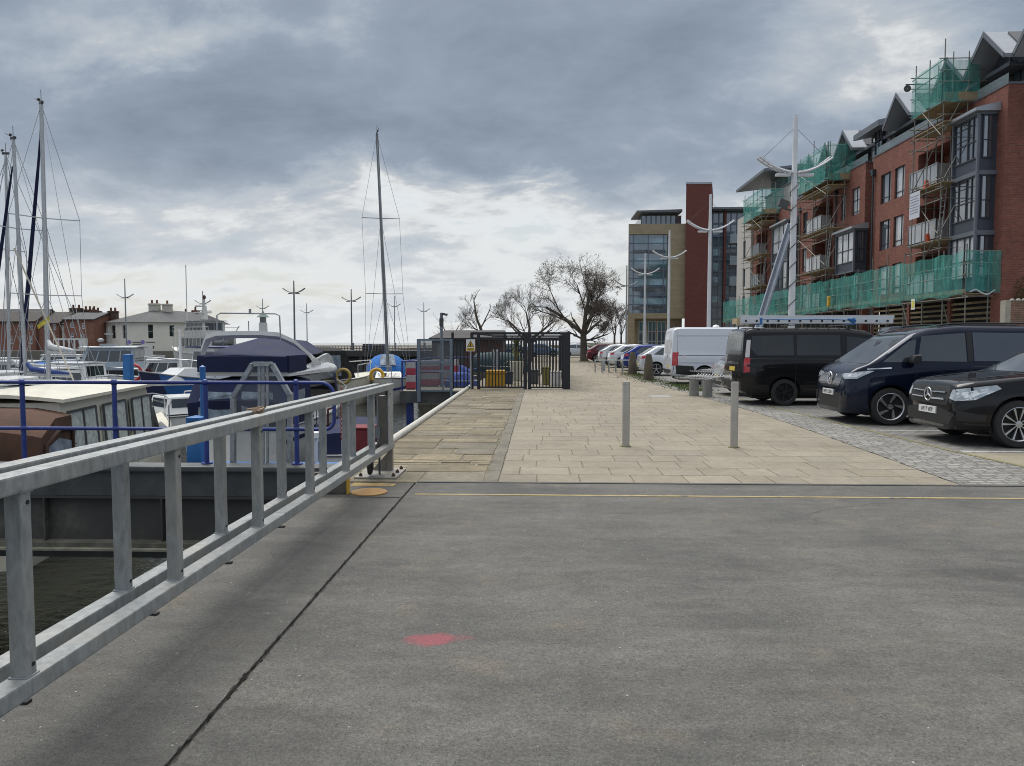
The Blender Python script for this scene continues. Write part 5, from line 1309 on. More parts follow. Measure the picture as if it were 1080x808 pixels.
# bay windows
def bay_win(y0, y1, z0, z1, xo, floors, mulls, roof=True):
    mb = MB(); xi = XF - .003
    mb.bx(xo + .10, xi, y0 + .10, y1 - .1, z0, z1); bx_ = mb.build("bay_window", anth, fl, world=True)
    h = (z1 - z0) / floors
    for k in range(floors):
        za = z0 + k * h + .75 * (h / 3.1); zb_ = z0 + (k + 1) * h - .12
        window(bx_, 'x', xo + .09, y0 + .12, y1 - .12, za, zb_, mulls, (.42,), curtain if (k + int(y0)) % 3 == 2 else glass_f, name="pane", fw=.07)
        window(bx_, 'y', y0 + .09, xo + .26, xi - .22, za, zb_, (.6,), (.42,), glass_f, name="pane", fw=.06)
    mb = MB(); mb.bx(xo - .02, xo + .099, y0, y0 + .10, z0, z1); mb.bx(xo - .02, xo + .099, y1 - .10, y1, z0, z1)
    for k in range(floors + 1):
        z = z0 + k * h; mb.bx(xo - .02, xo + .09, y0 + .1, y1 - .1, max(z0, z - .12), min(z1, z + .1)); mb.bx(xo + .1, xi, y0 - .02, y0 + .098, max(z0, z - .12), min(z1, z + .1))
    mb.build("bay_trim", fasc, bx_, world=True)
    mb = MB(); mb.prism([(xo - .25, z1 + .003), (xi, z1 + .003), (xi, z1 + .45), (xo - .25, z1 + .16)], 'y', y0 - .18, y1 + .12); mb.build("bay_roof", zinc, bx_, world=True)
bay_win(38.55, 40.9, 4.15, 13.15, 22.02, 3, (.2, .42, .75))
bay_win(53.1, 56.3, 6.55, 9.55, 22.05, 1, (.33, .66))
bay_win(67.2, 71.6, 5.6, 12.4, 22.1, 2, (.3, .6))
# downpipes
for y in (52.2, 58.6, 66.6, 72.6):
    mb = MB(); mb.path([(XF - .12, y, 0), (XF - .12, y, 13.2)], .07, 8); mb.bx(XF - .24, XF - .01, y - .14, y + .14, 13.0, 13.4); mb.build("downpipe", frame_m, fl, 50, world=True)
# penthouse storey
XP = 24.6
mb = MB(); mb.bx(XP, 35.5, Y0 + 1.2, 80.4, 13.63, 16.05); mb.build("penthouse_wall", brick_d, fl, world=True)
for a in (38.9, 41.0, 43.2, 45.6, 47.6, 49.6, 57.4, 60.0, 63.0):
    window(fl, 'x', XP - .01, a, a + 1.25, 14.0, 15.85, (.5,), (), curtain if int(a * 3) % 2 else glass_f)
mb = MB(); mb.bx(XF + .16, XF + .18, Y0 + .3, 52.4, ZP + .10, ZP + .65); mb.bx(XF + .16, XF + .18, 53.8, 66, ZP + .10, ZP + .65); mb.build("terrace_balustrade", M("balustrade_glass", (.30, .36, .38), .05, 0, .1, 1, coat=.5, alpha=.55), fl, world=True)
gables = [(Y0 - .9 + 3.45 * k) for k in range(0, 1)]
GY = [36.15, 39.6, 43.05, 48.9, 57.2, 60.65, 64.1]
for k, yc in enumerate(GY):
    yc = yc + .0; hw = 1.72; zr, ze = 17.45, 15.75
    x0, x1 = 22.75, 31
    if yc < Y0: x0 = 23.2
    rf = MB()
    for s in (-1, 1):
        rf.add([(x0, yc, zr), (x1, yc, zr), (x1, yc + s * hw, ze), (x0, yc + s * hw, ze), (x0, yc, zr - .22), (x1, yc, zr - .22), (x1, yc + s * hw, ze - .2), (x0, yc + s * hw, ze - .2)],
               [(0, 1, 2, 3), (7, 6, 5, 4), (0, 3, 7, 4), (1, 5, 6, 2), (3, 2, 6, 7), (0, 4, 5, 1)])
    ro = rf.build("gable_roof", zinc, fl, world=True)
    mb = MB()
    for s in (-1, 1): mb.add([(x0 - .06, yc, zr + .03), (x0 - .06, yc + s * (hw + .03), ze + .03), (x0 - .06, yc + s * (hw + .03), ze - .24), (x0 - .06, yc, zr - .26), (x0 - .003, yc, zr + .03), (x0 - .003, yc + s * (hw + .03), ze + .03), (x0 - .003, yc + s * (hw + .03), ze - .24), (x0 - .003, yc, zr - .26)],
        [(0, 1, 2, 3), (7, 6, 5, 4), (0, 4, 5, 1), (1, 5, 6, 2), (2, 6, 7, 3)])
    mb.build("barge_board", fasc, ro, world=True)
    mb = MB()
    def sl_pt(x, t, up): return (x, yc - hw * t, zr + (ze - zr) * t + up)
    mb.add([sl_pt(x, t, u_) for u_ in (.02, .09) for x, t in ((x0 + 1.1, .08), (x0 + 7, .08), (x0 + 7, .9), (x0 + 1.1, .9))], [(0, 3, 2, 1), (4, 5, 6, 7), (0, 1, 5, 4), (1, 2, 6, 5), (2, 3, 7, 6), (3, 0, 4, 7)])
    mb.build("solar_panel", M("solar_dark", (.018, .02, .028), .25, 0, .2, 2), ro, world=True)
    mb = MB(); mb.add([(XP - .6, yc - hw + .05, ze - .21), (XP - .6, yc + hw - .05, ze - .21), (XP - .6, yc, zr - .26)], [(0, 1, 2)]); mb.build("gable_wall", anth, ro, world=True)
    mb = MB(); mb.beam((XP - .66, yc - .25, ze - .2), (XP - .66, yc - .25, zr - .55), .08, .12, (0, 1, 0)); mb.build("gable_mullion", fasc, ro, world=True)
mb = MB(); mb.bx(23.6, 24.55, Y0 + 1.0, 66, 15.50, 15.70); mb.build("eaves_beam", fasc, fl, world=True)
# mono-pitch roof over the stair
mb = MB(); mb.add([(22.7, 51.3, 16.1), (22.7, 55.2, 16.1), (30, 55.2, 17.6), (30, 51.3, 17.6), (22.7, 51.3, 16.5), (22.7, 55.2, 16.5), (30, 55.2, 18.0), (30, 51.3, 18.0)], [(3, 2, 1, 0), (4, 5, 6, 7), (0, 1, 5, 4), (0, 4, 7, 3), (1, 2, 6, 5), (2, 3, 7, 6)]); mb.build("stair_roof", fasc, fl, world=True)
mb = MB(); mb.bx(23.9, 29.5, 51.5, 55.0, 13.64, 16.3); mb.build("stair_head", brick_d, fl, world=True)
window(fl, 'x', 23.88, 51.9, 54.8, 14.4, 16.2, (.35, .7), (.5,), curtain)
# pale rendered end block and its curved roof
rend = M("pale_render", (.47, .455, .43), .85, 0, .06, .8, stain=(.38, .36, .33), stain_lo=.6)
eb = thing("rendered_block", "narrow pale rendered block with slit windows at the far end of the brick flats", "building", (23, 83, 0))
mb = MB(); wall_holes(mb, 'x', XF - .25, 81.01, 86.5, -.1, 15.6, [(83.0, 84.0, z0, z1) for z0, z1 in rows], .25)
mb.quad((XF - .25, 81.01, -.1), (34, 81.01, -.1), (34, 81.01, 15.6), (XF - .25, 81.01, 15.6)); mb.quad((XF - .25, 81.01, 15.6), (34, 81.01, 15.6), (34, 86.5, 15.6), (XF - .25, 86.5, 15.6)); mb.build("wall", rend, eb, world=True)
for z0, z1 in rows: window(eb, 'x', XF - .1, 83.0, 84.0, z0, z1, (), (.3,), glass_f)
mb = MB(); mb.bx(24.2, 34, 67.0, 80.9, 14.0, 16.9); mb.build("upper_render", rend, fl, world=True)
mb = MB(); mb.bx(24.1, 34.1, 66.9, 81.0, 16.9, 17.05); mb.build("render_coping", fasc, fl, world=True)
for a in (68, 70.5): window(fl, 'x', 24.19, a, a + .9, 14.5, 15.9, (), (), glass_f)
mb = MB()
rings = []
for t in [k / 8 for k in range(9)]:
    x = 22.0 + 9 * t; z = 18.3 + .6 * math.sin(math.pi * t * .55); rings.append([Vector((x, y, z + dz)) for y, dz in ((74.2, 0), (84.5, 0), (84.5, .28), (74.2, .28))])
mb.loft(rings); mb.build("curved_roof", fasc, fl, 30, world=True)
mb = MB(); mb.bx(24.6, 31, 75, 80.5, 17.06, 18.5); mb.build("roof_lantern", M("green_glass", (.10, .22, .22), .1, 0, .3, .6, coat=.6), fl, world=True)
# ground-floor timber louvres, low brick wall
mb = MB(); mb.bx(XF + .6, XF + .7, 38.4, 52.3, .25, 4.1); mb.build("undercroft_shade", dark_in, fl, world=True)  # near-black sheet, shade of the open ground floor put into its colour
mb = MB(); mb.bx(XF + .6, XF + .7, 53.8, 80.5, .25, 4.1); mb.build("undercroft_shade", dark_in, fl, world=True)
tim = M("louvre_timber", (.19, .15, .085), .85, 0, .3, 3)
for a, b in ((38.7, 42.4), (42.7, 47.0), (47.3, 52.0)):
    mb = MB()
    for k in range(12): z = .5 + k * .285; mb.bx(XF + .06, XF + .10, a + .003, b - .003, z, z + .12)
    mb.build("timber_louvre", tim, fl, world=True)
lw = thing("brick_boundary_wall", "low red brick boundary wall with a concrete end post right of the scaffold", "wall", (25, 36.4, 0))
p = gy(1064, 330, 36.0)
mb = MB(); mb.bx(p.x, 42, 35.9, 36.2, -.02, gy(1070, 318, 36).z); mb.build("brick_panel", brick_mat("weathered_brick", (.24, .09, .055), (.32, .15, .10), (.30, .26, .2), .235, .085, .014, True, .9, .5, .01, stain=(.12, .09, .06), stain_s=.9), lw, world=True)
mb = MB(); mb.bx(p.x - .26, p.x - .002, 35.85, 36.25, -.02, gy(1062, 317, 36).z); mb.build("end_post", M("old_concrete", (.36, .33, .27), .9, 0, .15, 3), lw, world=True, bevel=.02)
mb = MB()
for k in range(9): mb.sphere((p.x + .2 + k * .28 + rnd.uniform(-.05, .05), 36.05, gy(1070, 318, 36).z + .06), rnd.uniform(.07, .13), 6, .8)
mb.build("coping_stones", M("pale_coping_stone", (.42, .40, .36), .9), lw, 60, world=True)
bush = thing("wall_creeper", "leafless brown creeper on the brick end wall above the low boundary wall", "creeper", (25.0, 37.7, 3.5))
mb = MB()
for k in range(900):
    x = 23.6 + rnd.random() * 2.6; z = 3.5 + (rnd.random() ** 1.5) * (1.2 + .5 * (x - 23.6)); y = 37.78 - rnd.random() * .22
    s = rnd.uniform(.02, .06); mb.add([(x - s, y, z), (x + s, y - .03, z + s), (x, y + .02, z - s)], [(0, 1, 2)])
mb.build("foliage", M("creeper_brown", (.11, .095, .04), .9, 0, .4, 5), bush, world=True)

# ---------------------------------------------------------------- scaffolding
pole_m = M("scaffold_tube", (.19, .19, .165), .5, .4, .25, 4, stain=(.12, .085, .05), stain_lo=.6, stain_s=3)
board_m = M("scaffold_board", (.30, .235, .14), .85, 0, .25, 3)
def net_mat():
    m, nt, b = new_mat("debris_net"); tc = coords(nt)
    fold = noise(nt, scaled(nt, tc, (2.2, 2.2, .5)), 1.1, 5, .6, .8)
    c = ramp(nt, fold, .3, .72, (.03, .22, .195), (.08, .42, .355))
    f2 = noise(nt, scaled(nt, tc, (5, 5, 1.2)), 1.6, 6, .65, 1.2)
    c = mix(nt, 1., c, ramp(nt, f2, .3, .7, (.7,) * 3, (1.35,) * 3), 'MULTIPLY')
    nt.links.new(c, b.inputs["Base Color"]); b.inputs["Roughness"].default_value = .7
    add_bump(nt, b, f2, .6, .05)
    nt.links.new(ramp(nt, fold, .35, .75, (.36,) * 3, (.66,) * 3), b.inputs["Alpha"])
    return m
net_m = net_mat()
def net_sheet(p0, p1, z0, z1, amp=.05, nu=40, nz=8, sag_=.10):
    """hung sheet from p0 to p1 (xy), billowing"""
    mb = MB(); p0 = Vector((p0[0], p0[1], 0)); p1 = Vector((p1[0], p1[1], 0)); d = (p1 - p0); ln = d.length; n = Vector((-d.y, d.x, 0)).normalized()
    nu = max(6, int(ln * 4)); ph = rnd.uniform(0, 6)
    vs = []
    for j in range(nz + 1):
        for i in range(nu + 1):
            t = i / nu; u = t * ln; tz = j / nz
            off = amp * (math.sin(u * 3 + ph) * .6 + math.sin(u * 7.3 + tz * 3 + ph) * .3 + math.sin(u * 1.1) * .5) * (1 - .7 * abs(2 * tz - 1))
            lip = -sag_ * abs(math.sin(u * math.pi / 2.1)) * tz if j == nz else 0
            low = .06 * math.sin(u * 2.3 + ph) if j == 0 else 0
            vs.append(p0 + d * t + n * off + Vector((0, 0, z0 + (z1 - z0) * tz + lip + low)))
    mb.add(vs, [(j * (nu + 1) + i, j * (nu + 1) + i + 1, (j + 1) * (nu + 1) + i + 1, (j + 1) * (nu + 1) + i) for j in range(nz) for i in range(nu)])
    return mb
XO, XI = 21.35, 22.45
sc = thing("scaffold", "long low scaffold with green debris netting along the first floor of the brick flats", "scaffold", (XO, 38, 0))
ys = [38.0 + 2.1 * k for k in range(24)]
for y in ys:
    mb = MB(); mb.tube((XO, y, 0), (XO, y, 6.3 + rnd.uniform(.1, .7)), .03, 6); mb.build("standard", pole_m, sc, 50, world=True)
    if not 38.3 < y < 41.2 and not 67 < y < 72:
        mb = MB(); mb.tube((XI, y, 0), (XI, y, 6.2), .03, 6); mb.build("standard", pole_m, sc, 50, world=True)
for z in (1.9, 3.85, 4.95, 5.5):
    mb = MB(); mb.tube((XO - .05, 37.7, z), (XO - .05, 86.6, z), .03, 6); mb.build("ledger", pole_m, sc, 50, world=True)
for z in (1.95, 3.9):
    mb = MB(); mb.tube((XI + .05, 41.4, z), (XI + .05, 86.6, z), .03, 6); mb.build("ledger", pole_m, sc, 50, world=True)
for z in (1.95, 3.9, 5.0, 5.55, 6.15):
    mb = MB(); mb.tube((XO - .2, 37.95, z), (XF - .05 if z > 4.2 else XI + .2, 37.95, z), .03, 6); mb.build("transom", pole_m, sc, 50, world=True)
for k in range(0, 23, 2):
    mb = MB(); mb.tube((XO - .06, ys[k], .1), (XO - .06, ys[k + 1], 3.8), .025, 6) if k % 4 else mb.tube((XI, ys[k + 1], .1), (XO, ys[k + 1], 3.7), .025, 6); mb.build("brace", pole_m, sc, 50, world=True)
for y in ys[1:]:
    mb = MB(); mb.tube((XO - .2, y, 3.98), (XI + .25, y, 3.98), .025, 6); mb.build("transom", pole_m, sc, 50, world=True)
for k in range(4):
    mb = MB(); mb.bx(XO + .05 + k * .26, XO + .29 + k * .26, 38.05, 86.5, 4.03, 4.07); mb.build("walk_board", board_m, sc, world=True)
mb = MB(); mb.bx(XO + .0, XO + .03, 38.05, 86.5, 4.08, 4.28); mb.build("toe_board", board_m, sc, world=True)
ng = (XO - .12,)
for k in range(0, 23, 3):
    a, b = ys[k], min(86.4, ys[min(k + 3, 23)]); net_sheet((XO - .13, a + .02), (XO - .13, b + .25), 3.95 - .1 * (k % 2), 6.2 + .06 * (k % 2), .09).build("debris_net", net_m, sc, 60, world=True)
net_sheet((XO - .1, 37.88), (XF - .02, 37.88), 4.12, 6.22, .05, 16).build("debris_net", net_m, sc, 60, world=True)
mb = MB()
mb.add([Vector((XO + .1 + .155 * i, 37.82 - .05 * math.sin(i * 1.4), 4.2 + .12 * math.sin(i * .9) - .05 * (j == 0) - .13 * j)) for j in range(2) for i in range(9)], [(i, i + 1, i + 10, i + 9) for i in range(8)]); mb.build("loose_sheet", M("pale_sheeting", (.45, .55, .55), .5), sc, 60, world=True)
# yellow scaffold tag and white notice
tg_ = gx(963, 321, XO - .16)
mb = MB(); mb.bx(XO - .17, XO - .16, tg_.y - .2, tg_.y + .2, tg_.z - .30, tg_.z + .30); nb = mb.build("safety_tag", plastic_white, sc, world=True)
mb = MB(); mb.bx(XO - .173, XO - .171, tg_.y - .15, tg_.y + .15, tg_.z - .2, tg_.z + .2); mb.build("tag_panel", M("tag_yellow", (.62, .58, .08), .5), nb, world=True)
def tower(label, ya, yb, ztop, zn0, zn1, xin=23.3, seed=1):
    r_ = random.Random(seed)
    t = thing("scaffold_tower", label, "scaffold", (XO, ya, 4), 0, "scaffold towers round the balconies")
    ym = (ya + yb) / 2; tops = {}
    for y in (ya, ym, yb):
        for x in (XO + .05, XF - .35):
            zt = ztop - r_.uniform(0, .9); mb = MB(); mb.tube((x, y, 4.1), (x, y, zt), .03, 6); mb.build("standard", pole_m, t, 50, world=True)
    for z in (6.6, 7.1, 9.2, 9.8, 10.3, 12.4, 13.0, 13.6, zn0, zn0 + 1, zn0 + 1.6, ztop - 1.2):
        mb = MB(); mb.tube((XO, ya - .3, z), (XO, yb + .3, z), .028, 6); mb.build("ledger", pole_m, t, 50, world=True)
        for y in (ya, yb):
            mb = MB(); mb.tube((XO - .25, y - .03, z + .06), (XF - .05 if z < 14.2 else XF + .6, y - .03, z + .06), .028, 6); mb.build("transom", pole_m, t, 50, world=True)
    for zl in (7.05, 10.1, 13.25 if zn0 > 13.3 else 12.6):
        mb = MB(); mb.bx(XO + .05, XF - .3, ya - .15, yb + .15, zl, zl + .05); mb.build("walk_board", board_m, t, world=True)
    z = 6.8
    for k in range(4):
        a, b = (ya, yb) if k % 2 else (yb, ya)
        mb = MB(); mb.tube((XO - .05, a, z - 2 + k * 2.6), (XO - .05, b, z + .6 + k * 2.6), .025, 6); mb.build("brace", pole_m, t, 50, world=True)
        mb = MB(); mb.tube((XO + .1, ya - .06, z - 1.8 + k * 2.6), (XF - .4, ya - .06, z + .4 + k * 2.6), .025, 6); mb.build("brace", pole_m, t, 50, world=True)
    mb = MB()
    for s in (-.2, .2): mb.beam((XO + .5, ya + .9 + s, 7.1), (XO + .8, ya + .9 + s, 10.6), .04, .06)
    for k in range(10): mb.tube((XO + .5 + .03 * k, ya + .7, 7.4 + k * .32), (XO + .5 + .03 * k, ya + 1.1, 7.4 + k * .32), .015, 5)
    mb.build("ladder", alu, t, world=True)
    net_sheet((XO - .12, ya), (XO - .12, yb), zn0, zn1, .10).build("debris_net", net_m, t, 60, world=True)
    net_sheet((XO - .1, ya - .1), (xin, ya - .1), zn0 + .02, zn1 - .05, .08).build("debris_net", net_m, t, 60, world=True)
    net_sheet((XO + .05, yb + .1), (xin, yb + .1), zn0, zn1 - .2, .08).build("debris_net", net_m, t, 60, world=True)
    mb = MB(); mb.bx(XO + .05, xin - .1, ya - .05, yb + .05, zn0 + .02, zn0 + .07); mb.build("walk_board", board_m, t, world=True)
    mb = MB(); mb.bx(XO + .04, xin - .1, ya - .09, ya - .06, zn0 + .08, zn0 + .5); mb.build("toe_board", board_m, t, world=True)
    return t
t1 = tower("tall scaffold tower with green net at the roof, nearest on the brick flats", 40.7, 43.7, 17.7, 14.3, 16.6, 23.2, 1)
tower("middle scaffold tower with green roof net behind the big white lamp post", 56.4, 62.2, 17.3, 13.6, 16.4, 23.4, 2)
tower("far scaffold tower with green net below the curved roof edge", 72.6, 78.6, 17.4, 13.9, 16.4, 23.4, 3)
# notice sheet, hoist wheel, hanging sack
p0, p1 = gx(960, 205, XO - .2), gx(970, 229, XO - .2)
mb = MB(); mb.bx(XO - .225, XO - .21, p1.y, p0.y, p1.z, p0.z); nb = mb.build("notice_sheet", M("notice_paper", (.56, .58, .64), .6, 0, .05), t1, world=True)
mb = MB()
for k in range(7):
    z = p0.z - .22 - k * (p0.z - p1.z - .4) / 7; mb.bx(XO - .229, XO - .2255, p1.y + .1 + .1 * (k % 2), p0.y - .1, z - .035, z + .015)
mb.build("print_lines", M("print_grey", (.22, .23, .30), .6), nb, world=True)
pw = gx(957, 93, XO - .5)
mb = MB(); mb.tube((XO - .6, pw.y, pw.z + .2), (XO + .6, pw.y, pw.z + .2), .03, 6); mb.lathe([(.03, -.04), (.19, -.04), (.2, 0), (.19, .04), (.03, .04)], (XO - .5, pw.y, pw.z - .02), 'y', 16); mb.build("gin_wheel", steel_dark, t1, 50, world=True)
for u, v, Y_, lab in ((874, 318, 52.5, "yellow hanging lifting sack on a chain in front of the green net"),):
    p = gx(u, v, XO - .35)
    hb = thing("lifting_hook_block", lab, "hook block", (p.x, p.y, p.z))
    mb = MB(); mb.ob((0, 0, 0), (.2, .30, .75)); mb.build("body", yellow_paint, hb, bevel=.08)
    mb = MB(); mb.path([(0, 0, .4), (0, 0, 2.4)], .03, 6); mb.path([(0, 0, -.45), (0, .08, -.6), (0, 0, -.7), (0, -.1, -.62)], .03, 6); mb.build("chain", steel_dark, hb, 50)
org = M("orange_cone_plastic", (.62, .10, .03), .5)
for u, v, lab in ((968, 192, "orange plastic bucket on the upper boards of the near scaffold tower"), (977.5, 268, "orange cone on the lower boards of the near scaffold tower")):
    p = gx(u, v, 22.0)
    b_ = MB().lathe([(.001, 0), (.19, 0), (.10, .62), (.001, .62)], (0, 0, 0), 'z', 14).build("orange_cone", org, None, 50, loc=None)
    b_.location = (22.0, min(43.4, max(41.0, p.y)), 7.12 if v > 200 else 10.16); tag(b_, lab, "cone")

# ---------------------------------------------------------------- office block
tan = brick_mat("tan_stone", (.30, .25, .165), (.36, .30, .20), (.24, .20, .13), .9, .3, .012, True, .85, .2, .006, tint=.1)
twr = brick_mat("maroon_brick", (.135, .042, .034), (.165, .055, .044), (.12, .04, .034), .5, .12, .012, True, .85, .2, .006, tint=.12)
of = thing("office_building", "modern office block with blue glass front, tan stone frame and dark red brick tower", "office building", (18, 100, 0))
YO = 100.0
def ox(u): return gy(u, 300, YO).x
def oz(v): return gy(700, v, YO).z
x0, x1, x2, x3 = ox(662.5), ox(721.5), ox(748), ox(800)
zt = oz(236); zg = oz(336)
mb = MB(); wall_holes(mb, 'y', YO, x0, x1 + .5, zg, zt, [(ox(663.3), ox(704), oz(335) + .6, oz(247))], .5)
mb.quad((x0, YO, zg), (x0 + 3.2, YO + 22, zg), (x0 + 3.2, YO + 22, zt), (x0, YO, zt)); mb.quad((x0, YO, zt), (x1, YO, zt), (x1 + 2, YO + 22, zt), (x0 + 3.2, YO + 22, zt)); mb.quad((x0, YO, zg), (x1, YO, zg), (x1, YO + 6, zg), (x0, YO + 6, zg))
mb.bx(x0, x0 + .9, YO + .02, YO + 1, 0, zg); mb.build("stone_wall", tan, of, world=True)
gb = glass_mat("office_glass", (.075, .12, .165), .04, 2.3, .45, .25); gpale = glass_mat("office_band", (.20, .31, .37), .12, 1.8, .5, .5)
ga, gb_, gz0, gz1 = ox(663.3), ox(704), oz(335) + .6, oz(247)
mb = MB(); mb.bx(ga, gb_, YO + .3, YO + .4, gz0, gz1); cw = mb.build("curtain_wall", gb, of, world=True)
mb = MB()
for k in range(10): z = gz0 + (gz1 - gz0) * k / 9; mb.bx(ga, gb_, YO + .22, YO + .297, z - .05, z + .05)
for t in (0, .12, .5, .9, 1): x = ga + (gb_ - ga) * t; mb.bx(x - .05, x + .05, YO + .2, YO + .296, gz0, gz1)
mb.build("mullions", M("blue_grey_frame", (.12, .15, .19), .4, .3), cw, world=True)
for k in (0.11, .36, .62, .87):
    z = gz0 + (gz1 - gz0) * k; mb = MB(); mb.bx(ga + .5, gb_ - .1, YO + .27, YO + .298, z, z + .85); mb.build("blind_band", gpale, cw, world=True)
for k in range(5):
    z = gz0 + (gz1 - gz0) * (.04 + .24 * k); mb = MB(); mb.bx(ga + .5, gb_ - .3, YO + .262, YO + .2965, z, z + .5); mb.build("desk_band", M("office_dim", (.09, .10, .11), .3, 0, .8, 1.2), cw, world=True)
mb = MB(); mb.quad((x0 + .9, YO + 1.2, 0), (x1, YO + 1.2, 0), (x1, YO + 1.2, zg), (x0 + .9, YO + 1.2, zg)); mb.build("ground_floor_wall", MATS["tan_stone"], of, world=True)
for k in range(3):
    a = ox(675) + k * (ox(705) - ox(675)) / 3; window(of, 'y', YO + 1.15, a, a + (ox(705) - ox(675)) / 3 - .1, .4, zg - .3, (.5,), (.33, .66), gb, M("pale_frame", (.38, .38, .36), .4, .2), .12, name="window")
mb = MB(); mb.prism([(x1, YO - .6), (x2, YO - .6), (x2 + 2.4, YO + 9), (x1 + 2.4, YO + 9)], 'z', 0, oz(195.5)); mb.build("brick_tower", twr, of, world=True)
mb = MB(); mb.prism([(x1 - .05, YO - .65), (x2 + .05, YO - .65), (x2 + 2.45, YO + 9.05), (x1 + 2.35, YO + 9.05)], 'z', oz(195.5), oz(195.5) + .25); mb.build("tower_coping", zinc, of, world=True)
mb = MB(); mb.bx(x2, x3, YO + 2, YO + 12, 0, oz(221)); wg = mb.build("glass_wing", gb, of, world=True)
mb = MB()
for k in range(12): z = oz(221) * k / 12; mb.bx(x2, x3, YO + 1.9, YO + 1.997, z - .12, z + .12)
for k in range(9): x = x2 + (x3 - x2) * k / 8; mb.bx(x - .06, x + .06, YO + 1.88, YO + 1.996, 0, oz(221))
mb.build("mullions", MATS["blue_grey_frame"], wg, world=True)
for k, (a, b, z) in enumerate(((751, 762, 268), (751, 762, 285), (751, 762, 248), (752, 762, 318), (751, 761, 300))):
    mb = MB(); mb.bx(ox(a), ox(b), YO + 1.93, YO + 1.998, oz(z), oz(z) + 1.1); mb.build("blind_band", gpale, wg, world=True)
mb = MB(); mb.bx(ox(766), ox(768.5), YO + 1.6, YO + 1.879, 0, oz(219)); mb.build("brick_fin", twr, of, world=True)
for v in (255, 278, 300, 322):
    mb = MB(); mb.bx(ox(771), ox(783), YO + .8, YO + 1.99, oz(v) - .1, oz(v)); bs_ = mb.build("balcony_slab", zinc, of, world=True)
    mb = MB(); mb.bx(ox(771), ox(783), YO + .8, YO + .84, oz(v) + .002, oz(v) + 1.1); mb.build("balcony_glass", M("balcony_pane", (.30, .36, .40), .1, 0, .1, coat=.4, alpha=.6), bs_, world=True)
mb = MB(); mb.bx(ox(679), x1 - .05, YO + 3, YO + 14, zt, oz(223.5)); ph = mb.build("penthouse", gb, of, world=True)
mb = MB()
for k in range(9): x = ox(679) + (x1 - ox(679)) * k / 8; mb.bx(x - .07, x + .07, YO + 2.9, YO + 2.997, zt, oz(223.5))
mb.build("mullions", MATS["blue_grey_frame"], ph, world=True)
mb = MB(); mb.prism([(ox(672.5), oz(223) + .2), (x1 - .06, oz(223) + .2), (x1 - .06, oz(221) + .3), (ox(672.5), oz(222.6) + .35)], 'y', YO + 1.5, YO + 8)
mb.bx(x2 + .1, x3, YO + .2, YO + 14, oz(220.5), oz(218.5)); mb.build("flat_roof", fasc, of, world=True)

# ---------------------------------------------------------------- houses across the dock
old_brick = brick_mat("old_brick", (.23, .085, .055), (.31, .125, .08), (.2, .15, .12), .3, .1, .012, True, .9, .3, .006, tint=.3, stain=(.12, .06, .045), stain_s=.2)
cream_wall = M("cream_render", (.70, .68, .60), .85, 0, .06, .5, stain=(.48, .44, .34), stain_lo=.58, stain_s=.4)
roof_t = M("dark_tiles", (.052, .043, .038), .8, 0, .2, .6, .3, 4)
roof_g = M("grey_slates", (.038, .041, .047), .7, 0, .2, .6, .3, 4)
YH = 132.0
def hx_(u): return gy(u, 360, YH).x
def hz_(v): return gy(0, v, YH).z
sheet("far_quay", [(-260, 125), (-52, 125), (-30, 152), (-30, 400), (-260, 400)], .1, M("far_quay_stone", (.18, .165, .14), .9), 4.5)
GZ = .1
def chimney(parent, x, y, z0, z1, wd, pots, mat, potm):
    mb = MB(); mb.bx(x - wd / 2, x + wd / 2, y - .45, y + .45, z0, z1); mb.bx(x - wd / 2 - .1, x + wd / 2 + .1, y - .55, y + .55, z1 - .3, z1 - .1)
    c = mb.build("chimney", mat, parent, world=True)
    for k in range(pots):
        mb = MB(); xx = x + (k - (pots - 1) / 2) * (wd / max(1, pots)); mb.lathe([(.001, z1), (.2, z1), (.17, z1 + .5), (.2, z1 + .55), (.2, z1 + .62), (.001, z1 + .62)], (xx, y, 0), 'z', 10); mb.build("chimney_pot", potm, c, 50, world=True)
pot = M("terracotta", (.17, .075, .045), .8)
stack_m = M("sooty_brick", (.10, .06, .045), .9, 0, .3, 2)
